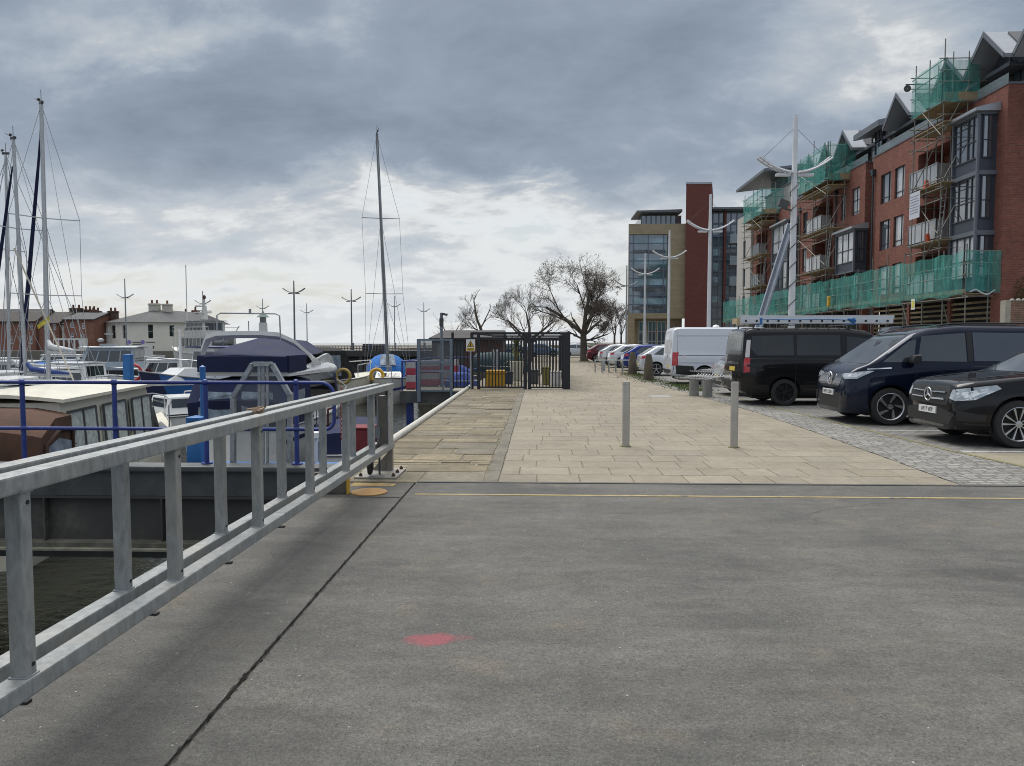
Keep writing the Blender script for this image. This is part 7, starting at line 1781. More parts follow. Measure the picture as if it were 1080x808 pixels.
# ---------------------------------------------------------------- trees
bark_m = M("bark", (.085, .073, .058), .95, 0, .35, 4, .6, 22)
twig_m = M("twigs", (.115, .10, .088), .95, 0, .3, 3)
twig_b = M("brown_twigs", (.088, .072, .060), .95, 0, .35, 2)
cat_m = M("catkins", (.095, .074, .06), .95, 0, .4, 2)
def tree(name, label, loc, h, seed, spread=.8, trunk_r=.35, levels=5, twmat=None, catk=0, lean=(0, 0), first=.28, fan=None, up=.15, nb=(3, 4), limbs=None, rmin=.012, env=None, dec=(.5, .74)):
    r_ = random.Random(seed); t = thing(name, label, "tree", loc, 0, "bare trees beyond the fence")
    trunk = MB(); crown = MB(); tips = []
    def grow(p, d, ln, r, lv):
        n = 4 if lv < 2 else 3; pts = [p]; rr = [r]; q = p.copy(); dd = d.copy()
        for k in range(n):
            if env and lv >= 1 and k and not env(q): break
            dd = (dd + Vector((r_.gauss(0, .14), r_.gauss(0, .14), r_.gauss(0, .10) + up * .3))).normalized()
            q = q + dd * ln / n; pts.append(q.copy()); rr.append(max(rmin * .7, r * (1 - .55 * (k + 1) / n)))
        n = len(pts) - 1
        if env and not env(q): lv = max(lv, levels - 1)
        (trunk if lv < 2 else crown).path(pts, rr, 7 if lv < 2 else (4 if lv < 4 else 3))
        if lv >= levels - 2: tips.extend(pts[1:])
        if lv >= levels: return
        m = r_.randint(*nb) + (1 if lv >= 2 else 0)
        for j in range(m):
            i = r_.randint(1, n) if j else n
            f = i / n; a = r_.uniform(0, 6.283); sp_ = r_.uniform(.45, 1.0) * spread
            o = dd.orthogonal().normalized(); o = Matrix.Rotation(a, 3, dd) @ o
            nd = (dd * (1 - .25 * sp_) + o * sp_ + Vector((0, 0, up * .4))).normalized()
            grow(pts[i], nd, ln * r_.uniform(*dec), max(rmin, rr[i] * .68), lv + 1)
    th = h * first
    base = Vector((0, 0, -.05)); top = Vector((lean[0] * th, lean[1] * th, th))
    trunk.path([base, base.lerp(top, .08), base.lerp(top, .5), top], [trunk_r * 1.5, trunk_r * 1.08, trunk_r * .9, trunk_r * .78], 10)
    for (dx, dy, dz, ln, f, start) in limbs:
        grow(base.lerp(top, start), Vector((dx, dy, dz)).normalized(), h * ln, trunk_r * f, 1)
    trunk.build("trunk", bark_m, t, 60); crown.build("branches", twmat or twig_m, t)
    if catk:
        mb = MB()
        for _ in range(catk):
            p = r_.choice(tips) + Vector((r_.gauss(0, .10), r_.gauss(0, .10), r_.gauss(0, .09))); s = r_.uniform(.025, .065); a = Vector((r_.gauss(0, 1), r_.gauss(0, 1), r_.gauss(0, 1))).normalized(); b = a.orthogonal().normalized()
            mb.add([p - a * s, p + b * s * .5, p + a * s, p - b * s * .5], [(0, 1, 2, 3)])
        mb.build("catkins", cat_m, t)
    return t
p = gz(616, 381)
tree("bare_tree", "big dark bare tree with brown catkins beside the promenade", (p.x, p.y, 0), 8.9, 12, .85, .33, 6, twig_b, 15000, (-.03, 0), .26,
     limbs=[(-.75, .1, .85, .46, .62, 1.0), (.12, -.1, 1, .40, .66, 1.0), (.75, .2, .55, .27, .45, .95), (-.2, -.6, .7, .28, .4, .9), (.1, .7, .7, .28, .4, .92), (-.95, .2, .28, .25, .34, .8), (.95, -.3, .2, .24, .32, .75), (.5, -.2, .95, .34, .5, 1.0)], nb=(3, 5), rmin=.007, up=.04, dec=(.5, .76), env=lambda q: ((q.x - .7) / 2.5) ** 2 + (q.y / 2.6) ** 2 + ((q.z - 5.2) / 3.7) ** 2 < 1 or ((q.x + 2.2) / 2.1) ** 2 + (q.y / 1.8) ** 2 + ((q.z - 5.6) / 3.1) ** 2 < 1)
p = gz(560, 379)
tree("bare_tree", "paler leafless tree with spreading twigs behind the right end of the black fence", (gy(559, 370, 62).x, 62, 0), 7.4, 5, .75, .24, 6, None, 0, (0, 0), .22,
     limbs=[(-.6, 0, .9, .34, .6, 1.0), (.6, .1, .9, .34, .6, 1.0), (0, .3, 1, .36, .6, 1.0), (.95, .1, .6, .3, .45, .9), (-.95, .1, .55, .3, .45, .9)], rmin=.0055, nb=(3, 4), env=lambda q: (q.x / 3.3) ** 2 + (q.y / 3) ** 2 + ((q.z - 3.2) / 3.3) ** 2 < 1)
tree("bare_tree", "slim leaning leafless tree above the brick shed roof", (gy(517, 370, 66).x, 66, 0), 6.7, 9, .75, .17, 6, None, 0, (-.30, 0), .45,
     limbs=[(-.35, 0, .9, .36, .7, 1.0), (.5, .1, .8, .30, .5, .95), (-.8, .2, .5, .25, .4, .8)], rmin=.007, env=lambda q: ((q.x + 1.0 + .3 * (q.z - 2.5)) / 1.7) ** 2 + (q.y / 1.7) ** 2 + ((q.z - 3.6) / 2.6) ** 2 < 1)
tree("bare_tree", "fine leafless sapling left of the leaning tree, behind the camera pole", (gy(478, 370, 68).x, 68, 0), 5.0, 21, .85, .12, 5, None, 0, (-.1, 0), .3,
     limbs=[(-.6, 0, .9, .36, .7, 1.0), (.6, .1, .8, .34, .6, .95), (.1, .2, 1, .36, .6, 1)], rmin=.006, nb=(2, 3), env=lambda q: (q.x / 2.4) ** 2 + (q.y / 2) ** 2 + ((q.z - 2.6) / 2.1) ** 2 < 1)
for u, Y, hh, sd in ((648, 95, 7, 31), (655, 112, 7.5, 32)):
    tree("bare_tree", "small distant leafless tree %s the office block's left corner" % ("left of" if u < 650 else "close to"), (gy(u, 370, Y).x, Y, 0), hh, sd, .7, .16, 5, None, 0, (0, 0), .35, limbs=[(-.4, 0, 1, .3, .6, 1.0), (.4, .1, 1, .3, .6, 1.0), (0, .1, 1, .3, .6, .9)], rmin=.014)
# ---------------------------------------------------------------- boats (local: +x bow, z=0 waterline)
def hull_rings(L, B, F, sheer=.3, rake=.12, draft=.35, tr=.85, n=22, fl=.25, pw=2.4):
    rings = []; deck = []
    for i in range(n + 1):
        t = i / n
        hb = B / 2 * (tr + (1 - tr) * min(1, t / .35)) if t < .35 else B / 2 * max(.012, (1 - ((t - .35) / .65) ** pw))
        zs = F + sheer * max(0, (t - .3) / .7) ** 2
        x = -L / 2 + L * t
        k = max(0, (t - .6) / .4)
        def px(z): return x + rake * L * k * ((z / F) - .6) * .5
        half = [(hb * (1 - fl) * .35, -draft * (1 - k * .8)), (hb * (1 - fl * .8), -draft * .5 * (1 - k)), (hb * (1 - fl * .5), .05), (hb * (1 - fl * .2), F * .5), (hb, zs)]
        rings.append([Vector((px(z), y, z)) for y, z in half] + [Vector((px(z), -y, z)) for y, z in half[::-1]])
        deck.append((px(zs), hb, zs))
    return rings, deck
def make_hull(o, L, B, F, mat, deckmat=None, **k):
    rings, deck = hull_rings(L, B, F, **k)
    mb = MB(); mb.loft(rings, cap=True); mb.build("hull", mat, o, 40)
    mb = MB(); n = len(deck)
    mb.add([(x, y * .985, z - .03) for x, y, z in deck] + [(x, 0, z + .03) for x, y, z in deck] + [(x, -y * .985, z - .03) for x, y, z in deck], [(i, i + 1, n + i + 1, n + i) for i in range(n - 1)] + [(n + i, n + i + 1, 2 * n + i + 1, 2 * n + i) for i in range(n - 1)])
    mb.build("deck", deckmat or mat, o, 40)
    mb = MB()
    for s in (-1, 1): mb.path([(x, s * y, z) for x, y, z in deck], .035, 6)
    mb.path([(deck[0][0], y, deck[0][2]) for y in (-deck[0][1], deck[0][1])], .035, 6)
    mb.build("gunwale", M("rub_rail", (.22, .22, .23), .5, .1), o, 50)
    return deck
def stripe(o, deck, z0, z1, mat, inset=.0, name="hull_stripe", L=None, B=None, F=None, **k):
    rings, d2 = hull_rings(L, B, F, **k)
    mb = MB()
    for s in (0, 1):
        vs = []
        for r in rings:
            a = r[3], r[4]; b = r[2], r[3]
            def at(z):
                for p, q in ((r[1], r[2]), (r[2], r[3]), (r[3], r[4])):
                    if p.z <= z <= q.z: t = (z - p.z) / (q.z - p.z); return p.lerp(q, t)
                return r[4]
            for z in (z0, z1):
                q = at(z); q = Vector((q.x, (q.y + .012) * (1 if s else -1), q.z)); vs.append(q)
        mb.add(vs, [(2 * i, 2 * i + 1, 2 * i + 3, 2 * i + 2) for i in range(len(rings) - 1)])
    return mb.build(name, mat, o, 60)
def cabin(o, x0, x1, w0, w1, z0, z1, mat, rf=.35, rb=.1, name="cabin", wm=None, nwin=3, roof=None, zc=None, crown=.05, roof_over=.06):
    """house from x0 (aft) to x1 (fore) with raked front and windows on both sides and the front"""
    zc = zc or z0
    a = [(x0, w0 / 2), (x1, w0 / 2)]; b = [(x0 + rb, w1 / 2), (x1 - rf, w1 / 2)]
    mb = MB(); mb.add([(x0, -w0 / 2, z0), (x1, -w0 / 2 * .9, z0), (x1, w0 / 2 * .9, z0), (x0, w0 / 2, z0), (x0 + rb, -w1 / 2, z1), (x1 - rf, -w1 / 2 * .9, z1), (x1 - rf, w1 / 2 * .9, z1), (x0 + rb, w1 / 2, z1)],
        [(3, 2, 1, 0), (4, 5, 6, 7), (0, 1, 5, 4), (1, 2, 6, 5), (2, 3, 7, 6), (3, 0, 4, 7)]); c = mb.build(name, mat, o, bevel=.03)
    if wm:
        h = z1 - z0
        for s in (-1, 1):
            def P(t, f, e=.012):
                xl = x0 + rb * f; xr_ = x1 - rf * f; yl = (w0 + (w1 - w0) * f) / 2; yr = yl * .9
                return Vector((xl + (xr_ - xl) * t, s * (yl + (yr - yl) * t + e), z0 + h * f))
            for k in range(nwin):
                t0 = .05 + .9 * k / nwin; t1 = .05 + .9 * (k + .9) / nwin
                m = MB(); q = [P(t0, .38), P(t1, .38), P(t1, .88), P(t0, .88)]; q2 = [p - Vector((0, s * .03, 0)) for p in q]; m.add(q + q2, [(0, 1, 2, 3), (7, 6, 5, 4), (0, 4, 5, 1), (1, 5, 6, 2), (2, 6, 7, 3), (3, 7, 4, 0)]); m.build("window", wm, c)
        for k in (0, 1):
            m = MB(); ya, yb = (-.46 + .47 * k) * w1 * .9, (-.46 + .47 * k + .45) * w1 * .9
            q = [Vector((x1 - rf * .38 + .02, ya, z0 + h * .38)), Vector((x1 - rf * .38 + .02, yb, z0 + h * .38)), Vector((x1 - rf * .88 + .02, yb, z0 + h * .88)), Vector((x1 - rf * .88 + .02, ya, z0 + h * .88))]
            m.add(q + [p - Vector((.04, 0, 0)) for p in q], [(0, 1, 2, 3), (7, 6, 5, 4), (0, 4, 5, 1), (1, 5, 6, 2), (2, 6, 7, 3), (3, 7, 4, 0)]); m.build("window", wm, c)
            m = MB(); q = [Vector((x0 - .012 + rb * .38, ya, z0 + h * .38)), Vector((x0 - .012 + rb * .38, yb, z0 + h * .38)), Vector((x0 - .012 + rb * .88, yb, z0 + h * .88)), Vector((x0 - .012 + rb * .88, ya, z0 + h * .88))]
            m.add(q + [p + Vector((.03, 0, 0)) for p in q], [(0, 1, 2, 3), (7, 6, 5, 4), (0, 4, 5, 1), (1, 5, 6, 2), (2, 6, 7, 3), (3, 7, 4, 0)]); m.build("window", wm, c)
    if roof:
        v = roof_over; m = MB(); rr = []
        for t in [k / 6 for k in range(7)]:
            y = (-.5 + t) * (w1 + 2 * v); z = z1 + .003 + crown * math.sin(math.pi * t); rr.append([Vector((x0 + rb - v, y, z)), Vector((x1 - rf + v * 2.5, y * .92, z)), Vector((x1 - rf + v * 2.5, y * .92, z + .06)), Vector((x0 + rb - v, y, z + .06))])
        m.loft(rr); m.build("cabin_roof", roof, c, 40)
    return c
def rail(o, pts, r=.018, posts=True, drop=.5, name="pulpit_rail", mat=None):
    mb = MB(); mb.path(pts, r, 6)
    if posts:
        for p in pts[::2]: mb.tube(p, (p[0], p[1], p[2] - drop), r * .8, 6)
    return mb.build(name, mat or chrome, o, 60)
def fenders(o, pts, col, r=.12, name="fender", vert=True):
    for p in pts:
        mb = MB()
        if vert: mb.lathe([(.001, -.32), (r * .7, -.28), (r, -.18), (r, .18), (r * .7, .28), (r * .25, .33), (.001, .36)], p, 'z', 12); mb.tube((p[0], p[1], p[2] + .3), (p[0], p[1], p[2] + .75), .012, 5)
        else: mb.sphere(p, r, 8)
        mb.build(name, col, o, 60)
def canvas(o, prof, y0, y1, mat, name="canopy", windows=(), parent=None):
    """canvas tent: profile (x,z) extruded between half-widths with a rounded top"""
    rings = []
    for s in (-1, -.9, -.6, 0, .6, .9, 1):
        k = 1 - .12 * abs(s) ** 3
        rings.append([Vector((x, s * (y1 - y0) / 2 + (y0 + y1) / 2, prof_b + (z - prof_b) * (k if abs(s) > .5 else 1))) for (x, z), prof_b in [((x, z), min(q[1] for q in prof)) for x, z in prof]])
    mb = MB(); mb.loft(rings, cap=True, close=True); return mb.build(name, mat, o, 40)
WZ = WATER_Z
white_f = M("fender_white", (.62, .62, .58), .5, 0, .1); grey_f = M("fender_blue_grey", (.20, .24, .28), .5, 0, .15); navy_f = M("fender_navy", (.02, .025, .06), .5)
curt = M("pale_curtain", (.40, .44, .42), .8, 0, .35, 9, .3, 8)
# 1. cream cabin cruiser with brown stern canopy
b1 = thing("cabin_cruiser", "cream cabin cruiser with brown canvas stern canopy and curtained windows, nearest boat on the left", "boat", (-10.25, 16.2, WZ), R(90 + 11))
d1 = make_hull(b1, 10.6, 3.1, 1.15, cream_gel, sheer=.35, tr=.88)
cb = cabin(b1, -4.0, 1.9, 2.55, 2.35, 1.1, 2.55, cream_gel, .95, .05, "cabin", None, 3, cream_gel, crown=.10, roof_over=.12)
for s in (-1, 1):
    for a, b in ((-3.7, -2.35), (-2.1, -.75), (-.5, .85)):
        mb = MB(); y = s * 1.262
        mb.add([(a, y, 1.5), (b, y * .965, 1.5), (b - .03, y * .925, 2.36), (a, y * .955, 2.36), (a, y - s * .05, 1.5), (b, y * .965 - s * .05, 1.5), (b - .03, y * .925 - s * .05, 2.36), (a, y * .955 - s * .05, 2.36)], [(0, 1, 2, 3), (7, 6, 5, 4), (0, 4, 5, 1), (1, 5, 6, 2), (2, 6, 7, 3), (3, 7, 4, 0)])
        w_ = mb.build("window", curt, cb)
        mb = MB()
        for p, q in (((a, y, 1.5), (b, y * .965, 1.5)), ((b, y * .965, 1.5), (b - .03, y * .925, 2.36)), ((b - .03, y * .925, 2.36), (a, y * .955, 2.36)), ((a, y * .955, 2.36), (a, y, 1.5)), (((a + b) / 2, y * .985, 1.5), ((a + b) / 2, y * .94, 2.36))): mb.beam(Vector(p) + Vector((0, s * .008, 0)), Vector(q) + Vector((0, s * .008, 0)), .03, .04)
        mb.build("window_frame", M("dark_alu", (.12, .12, .12), .4, .5), w_)
    mb = MB(); y = s * 1.19; mb.add([(1.02, y, 1.5), (1.62, y * .96, 1.5), (1.06, y * .94, 2.36)], [(0, 1, 2)]); mb.build("window", boat_glass, cb)
mb = MB(); mb.add([(1.70, -1.0, 1.45), (1.70, 1.0, 1.45), (1.06, .95, 2.42), (1.06, -.95, 2.42)], [(0, 1, 2, 3)]); mb.build("windscreen", boat_glass, cb)
mb = MB()
for y in (-1.0, 0, 1.0): mb.beam((1.715, y, 1.42), (1.06, y * .95, 2.45), .04, .05)
mb.beam((1.72, -1.05, 1.42), (1.72, 1.05, 1.42), .06, .06); mb.build("windscreen_frame", chrome, cb)
canvas(b1, [(-5.2, 1.15), (-5.3, 1.5), (-5.1, 2.2), (-4.6, 2.50), (-3.98, 2.5), (-3.95, 1.15)], -1.38, 1.38, brown_canvas, "stern_canopy")
for s in (-1, 1):
    mb = MB(); y = s * 1.385; pts = [(-4.05, 1.35), (-4.4, 1.30), (-4.95, 1.38), (-4.9, 1.9), (-4.5, 2.0), (-4.05, 1.9)]
    mb.prism(pts, 'y', y, y + s * .012); mb.build("canopy_window", clear_film, b1)
    mb = MB(); mb.path([(-4.0, y + s * .02, 1.2), (-4.02, y + s * .02, 2.1), (-4.5, y + s * .02, 2.15), (-5.0, y + s * .02, 1.95), (-5.05, y + s * .02, 1.25)], .035, 6); mb.build("canopy_seam", M("brown_trim", (.055, .03, .02), .9), b1, 60)
cabin(b1, 1.9, 3.5, 2.0, 1.7, 1.2, 1.52, cream_gel, .5, .0, "fore_hatch", boat_glass, 3)
rail(b1, [(1.7, -1.35, 2.0), (3.0, -1.05, 2.05), (4.3, -.5, 2.1), (4.9, 0, 2.12), (4.3, .5, 2.1), (3.0, 1.05, 2.05), (1.7, 1.35, 2.0)], .02, True, .6)
mb = MB(); mb.path([(-2.2, 1.0, 2.72), (-.5, .95, 2.78), (1.0, .9, 2.72)], .018, 6)
for x in (-2.0, -.5, .8): mb.tube((x, .96, 2.6), (x, .96, 2.75), .014, 6)
mb.build("grab_rail", chrome, b1, 60)
fenders(b1, [(-1.4, -1.62, .7), (.6, -1.6, .75)], white_f)
mb = MB(); mb.tube((1.2, .6, 2.6), (-.6, 1.0, 5.6), .018, 6); mb.build("aerial", rope_white, b1)
mb = MB(); mb.ob((-3.85, -1.36, 1.95), (.14, .05, .3)); mb.build("wing_mirror", chrome, b1, bevel=.02)

# 2. navy canvas flybridge cruiser, stern towards the viewer
b2 = thing("flybridge_cruiser", "large white flybridge motor cruiser under navy canvas covers with a curved radar arch", "boat", (-7.95, 23.4, WZ), R(90)); b2.scale = (.9, .88, .94)
make_hull(b2, 9.8, 3.25, 1.45, white_gel, sheer=.3, tr=.95)
stripe(b2, None, 1.0, 1.12, navy_canvas, L=9.8, B=3.25, F=1.45, sheer=.3, tr=.95)
canvas(b2, [(-4.6, 1.45), (-4.75, 2.2), (-4.3, 2.78), (-2.4, 2.85), (-2.3, 1.45)], -1.5, 1.5, navy_canvas, "stern_canopy")
for y0, y1 in ((-1.15, -.15), (.05, 1.2)):
    mb = MB(); mb.add([(-4.70, y0, 1.62), (-4.70, y1, 1.62), (-4.73, y1 * .95, 2.2), (-4.70, y0 * .95, 2.42), (-4.64, y1 * .9, 2.45)], [(0, 1, 2, 4, 3)]); mb.build("canopy_window", clear_film, b2)
for s in (-1, 1):
    mb = MB(); mb.prism([(-4.3, 1.7), (-3.0, 1.7), (-3.0, 2.45), (-4.2, 2.4)], 'y', s * 1.50, s * 1.515); mb.build("canopy_window", clear_film, b2)
cb = cabin(b2, -2.4, 2.6, 2.75, 2.4, 1.45, 2.80, white_gel, 1.5, .0, "saloon", None)
for s in (-1, 1):
    mb = MB(); mb.prism([(-2.0, 1.95), (1.5, 1.95), (.95, 2.6), (-2.0, 2.6)], 'y', s * 1.30, s * 1.325); mb.build("window", win_dark, cb)
mb = MB(); mb.add([(2.10, -1.1, 1.95), (2.10, 1.1, 1.95), (1.35, 1.0, 2.68), (1.35, -1.0, 2.68)], [(0, 1, 2, 3)]); mb.build("windscreen_cover", navy_canvas, cb)
mb = MB(); mb.add([(1.25, -1.33, 1.8), (2.3, -1.15, 1.75), (1.55, -1.22, 2.75), (1.0, -1.3, 2.75)], [(0, 1, 2, 3)]); mb.build("side_cover", navy_canvas, cb)
# flybridge moulding with overhang
mb = MB(); rings = []
for x, w_, za, zb in ((-4.2, 1.42, 2.86, 3.0), (-2.5, 1.5, 2.86, 3.05), (.0, 1.5, 2.84, 3.15), (1.4, 1.32, 2.84, 3.05), (2.2, .9, 2.86, 2.95), (2.35, .4, 2.88, 2.92)):
    rings.append([Vector((x, y, z)) for y, z in ((-w_, za), (w_, za), (w_, (za + zb) / 2), (w_ * .93, zb), (-w_ * .93, zb), (-w_, (za + zb) / 2))])
mb.loft(rings); fb = mb.build("flybridge", white_gel, b2, 40)
for s in (-1, 1):
    mb = MB(); mb.add([(-2.55, s * 1.46, 3.04), (1.9, s * 1.10, 3.0), (1.3, s * 1.18, 3.3), (.5, s * 1.26, 3.46), (-.9, s * 1.36, 3.34), (-2.5, s * 1.40, 3.12), (-2.5, s * 1.36, 3.04), (1.9, s * .92, 3.0), (1.3, s * .95, 3.25), (.5, s * 1.02, 3.42), (-.9, s * 1.2, 3.3)],
        [(0, 1, 2, 3, 4, 5), (10, 9, 8, 7, 6), (1, 7, 8, 2), (2, 8, 9, 3), (3, 9, 10, 4), (4, 10, 6, 0)]); mb.build("side_fairing", white_gel, fb)
mb = MB(); mb.add([(1.85, -1.0, 3.0), (1.85, 1.0, 3.0), (.6, 1.08, 3.42), (.6, -1.08, 3.42)], [(0, 1, 2, 3)]); mb.build("fly_screen", white_gel, fb)
mb = MB(); mb.bx(-4.35, -4.25, -1.40, 1.35, 2.98, 3.42); mb.bx(-4.25, -2.6, 1.3, 1.40, 2.98, 3.45); mb.bx(-4.25, -2.6, -1.45, -1.35, 2.98, 3.45); mb.bx(-4.25, -1.4, -1.24, 1.22, 3.36, 3.42); mb.build("flybridge_cover", navy_canvas, b2)
mb = MB(); rings = []
for x, pts in ((-4.1, [(-1.35, 3.42), (-.9, 3.44), (-.3, 3.46), (.5, 3.44), (1.3, 3.42)]), (-3.2, [(-1.35, 3.42), (-.9, 3.70), (-.2, 3.55), (.5, 3.5), (1.3, 3.42)]), (-2.0, [(-1.35, 3.42), (-1.0, 3.80), (-.3, 3.98), (.4, 3.7), (1.3, 3.42)]), (-.9, [(-1.3, 3.45), (-1.1, 3.8), (-.3, 4.0), (.5, 3.85), (1.2, 3.45)]), (.4, [(-1.15, 3.5), (-1.0, 3.86), (-.3, 3.92), (.5, 3.88), (1.1, 3.5)]), (.7, [(-1.1, 3.45), (-.9, 3.6), (-.3, 3.7), (.5, 3.6), (1.0, 3.45)])):
    rings.append([Vector((x, -y, z)) for y, z in pts])
mb.loft(rings, cap=True, close=True); mb.build("bimini_cover", navy_canvas, b2, 75)
mb = MB(); arch = [(-3.9, 1.42, 3.05), (-3.9, 1.44, 3.55), (-3.85, 1.30, 3.92), (-3.8, 1.0, 4.02), (-3.75, .4, 4.04), (-3.75, -.4, 4.04), (-3.6, -.9, 4.0), (-3.2, -1.25, 3.8), (-2.4, -1.42, 3.45), (-1.8, -1.47, 3.1)]
arch2 = [(-3.55, 1.44, 3.05), (-3.6, 1.44, 3.5), (-3.6, 1.25, 3.86), (-3.6, 1.0, 3.93), (-3.55, .4, 3.95), (-3.55, -.4, 3.95), (-3.35, -.88, 3.9), (-2.9, -1.2, 3.68), (-2.0, -1.40, 3.38), (-1.1, -1.46, 3.08)]
rings = [[Vector(a), Vector(b), Vector(b) + Vector((0, 0, .10)), Vector(a) + Vector((0, 0, .12))] for a, b in zip(arch, arch2)]
mb.loft(rings); mb.build("radar_arch", white_gel, b2, 50)
mb = MB(); mb.path([(-3.7, 1.0, 4.0), (-3.7, 1.0, 4.62), (-3.7, .88, 4.68), (-3.7, -.85, 4.66), (-3.7, -.98, 4.6), (-3.7, -1.0, 3.9)], .022, 6); mb.tube((-3.7, -.05, 4.66), (-3.7, -.05, 4.80), .04, 6); mb.tube((-3.7, 0, 4.05), (-3.7, 0, 4.45), .015, 6); mb.tube((-3.6, .55, 4.0), (-3.7, .3, 4.3), .015, 6); mb.build("aerial_frame", lamp_grey, b2, 50)
mb = MB(); mb.bx(-4.92, -4.88, -1.4, 1.4, 1.36, 1.45); mb.bx(-5.5, -4.9, -1.35, 1.35, .25, .32); mb.build("bathing_platform", white_gel, b2)
rail(b2, [(1.5, -1.5, 2.0), (3.2, -1.2, 2.15), (4.6, -.55, 2.3), (5.1, 0, 2.35), (4.6, .55, 2.3), (3.2, 1.2, 2.15), (1.5, 1.5, 2.0)], .02, True, .55)
fenders(b2, [(-2.5, -1.72, 1.0), (0, -1.74, 1.0), (2.0, -1.6, 1.1)], navy_f, .13)
mb = MB(); mb.beam((-1.2, -1.72, 1.65), (-.3, -1.72, 1.65), .03, .06); mb.beam((-1.2, -1.72, 1.0), (-1.2, -1.72, 1.65), .03, .06, (0, 1, 0)); mb.beam((-.3, -1.72, 1.0), (-.3, -1.72, 1.65), .03, .06, (0, 1, 0)); mb.build("boarding_frame", M("dark_red_wood", (.10, .03, .025), .6), b2)
rd = thing("stacked_rigid_dinghy", "navy covered bow of a small boat under the curved railing end", "boat", (-4.95, 20.4, WZ), R(95))
make_hull(rd, 4.2, 1.6, .75, white_gel)
canvas(rd, [(-1.9, .75), (-1.8, 1.3), (-.2, 1.55), (1.2, 1.1), (1.3, .8)], -.72, .72, navy_canvas, "cover")
# 3. blue hulled wheelhouse boat
b3 = thing("wheelhouse_boat", "white wheelhouse fishing boat with a mid-blue hull, bow to the left", "boat", (-17.9, 39.9, WZ), R(236))
F3 = dict(L=7.4, B=2.9, F=1.55, sheer=.6, tr=.9)
make_hull(b3, 7.4, 2.9, 1.55, M("mid_blue_hull", (.02, .12, .36), .35, 0, .12, 1, coat=.3), white_gel, sheer=.6, tr=.9)
stripe(b3, None, 1.38, 1.6, white_gel, **F3); stripe(b3, None, -.05, .14, M("antifoul_navy", (.015, .02, .07), .7), name="boot_stripe", **F3)
cabin(b3, .4, 3.0, 2.0, 1.6, 1.6, 2.25, white_gel, 1.0, 0, "whaleback", None)
cabin(b3, -2.3, .7, 2.4, 2.2, 1.6, 3.3, white_gel, .25, .0, "wheelhouse", win_dark, 3, M("wheelhouse_roof", (.05, .07, .16), .5), roof_over=.16)
mb = MB(); mb.tube((1.9, .2, 1.8), (1.9, .2, 4.3), .08, 8, .06); mb.build("foremast", white_gel, b3, 50)
mb = MB(); mb.tube((-.7, 0, 3.3), (-.7, 0, 4.6), .04, 6); mb.tube((-.7, -.5, 4.1), (-.7, .5, 4.1), .025, 6); mb.ob((-.6, 0, 3.65), (.4, .7, .1)); mb.build("radar_mast", lamp_grey, b3)
rail(b3, [(.6, -1.3, 2.55), (2.2, -1.0, 2.7), (3.7, 0, 2.85), (2.2, 1.0, 2.7), (.6, 1.3, 2.55)], .025, True, .8)
fenders(b3, [(3.1, -1.05, 1.5)], M("buoy_orange", (.62, .26, .02), .5), .20, "buoy", False); fenders(b3, [(2.75, -1.2, 1.5)], white_f, .17, "buoy", False); fenders(b3, [(3.2, -1.05, .85)], grey_f, .26, "fender", True)
# 4. white bow in the mid distance with pulpit
b4 = thing("motor_cruiser", "low white sports boat with a bright bow rail right of the cream cruiser", "boat", (-12.6, 26.4, WZ), R(48))
make_hull(b4, 6.6, 2.4, 1.05, white_gel, sheer=.25)
cabin(b4, -1.2, 1.2, 1.9, 1.5, 1.1, 1.7, white_gel, .9, .1, "cuddy", boat_glass, 2)
rail(b4, [(.2, -1.15, 1.75), (1.6, -1.0, 1.85), (2.9, -.5, 1.95), (3.4, 0, 1.98), (2.9, .5, 1.95), (1.6, 1.0, 1.85), (.2, 1.15, 1.75)], .026, True, .65, "pulpit_rail", M("white_rail", (.62, .62, .62), .3, .2))
# 5. grey wheelhouse cruiser with dark hull further off
b5 = thing("wheelhouse_cruiser", "pale grey cabined cruiser with a black hull left of the square blue pile", "boat", (gy(97, 385, 52).x, 52, WZ), R(190))
make_hull(b5, 8.4, 3.0, 1.65, M("black_hull", (.012, .014, .022), .3, 0, .1, coat=.3), M("grey_deck", (.35, .4, .45), .5), sheer=.5, tr=.9)
cabin(b5, -3.3, .6, 2.5, 2.3, 1.65, 3.2, M("pale_grey_blue", (.36, .42, .48), .4), .7, .1, "cabin", win_dark, 4, M("pale_roof", (.55, .57, .58), .5), roof_over=.2)
cabin(b5, .62, 3.0, 2.0, 1.6, 1.7, 2.4, MATS["pale_grey_blue"], .9, 0, "forecabin", None)
mb = MB(); mb.ob((-1.2, 0, 3.4), (1.0, .8, .2)); mb.tube((-1.2, 0, 3.4), (-1.2, 0, 4.7), .04, 6); mb.ob((-1.2, 0, 4.2), (.2, 1.0, .12)); mb.sphere((-.8, .4, 3.75), .22, 8, .6); mb.build("radar_gear", lamp_grey, b5)
fenders(b5, [(-1.0 + k * .55, 1.62, 1.75) for k in range(4)], white_f, .24, "fender", False)
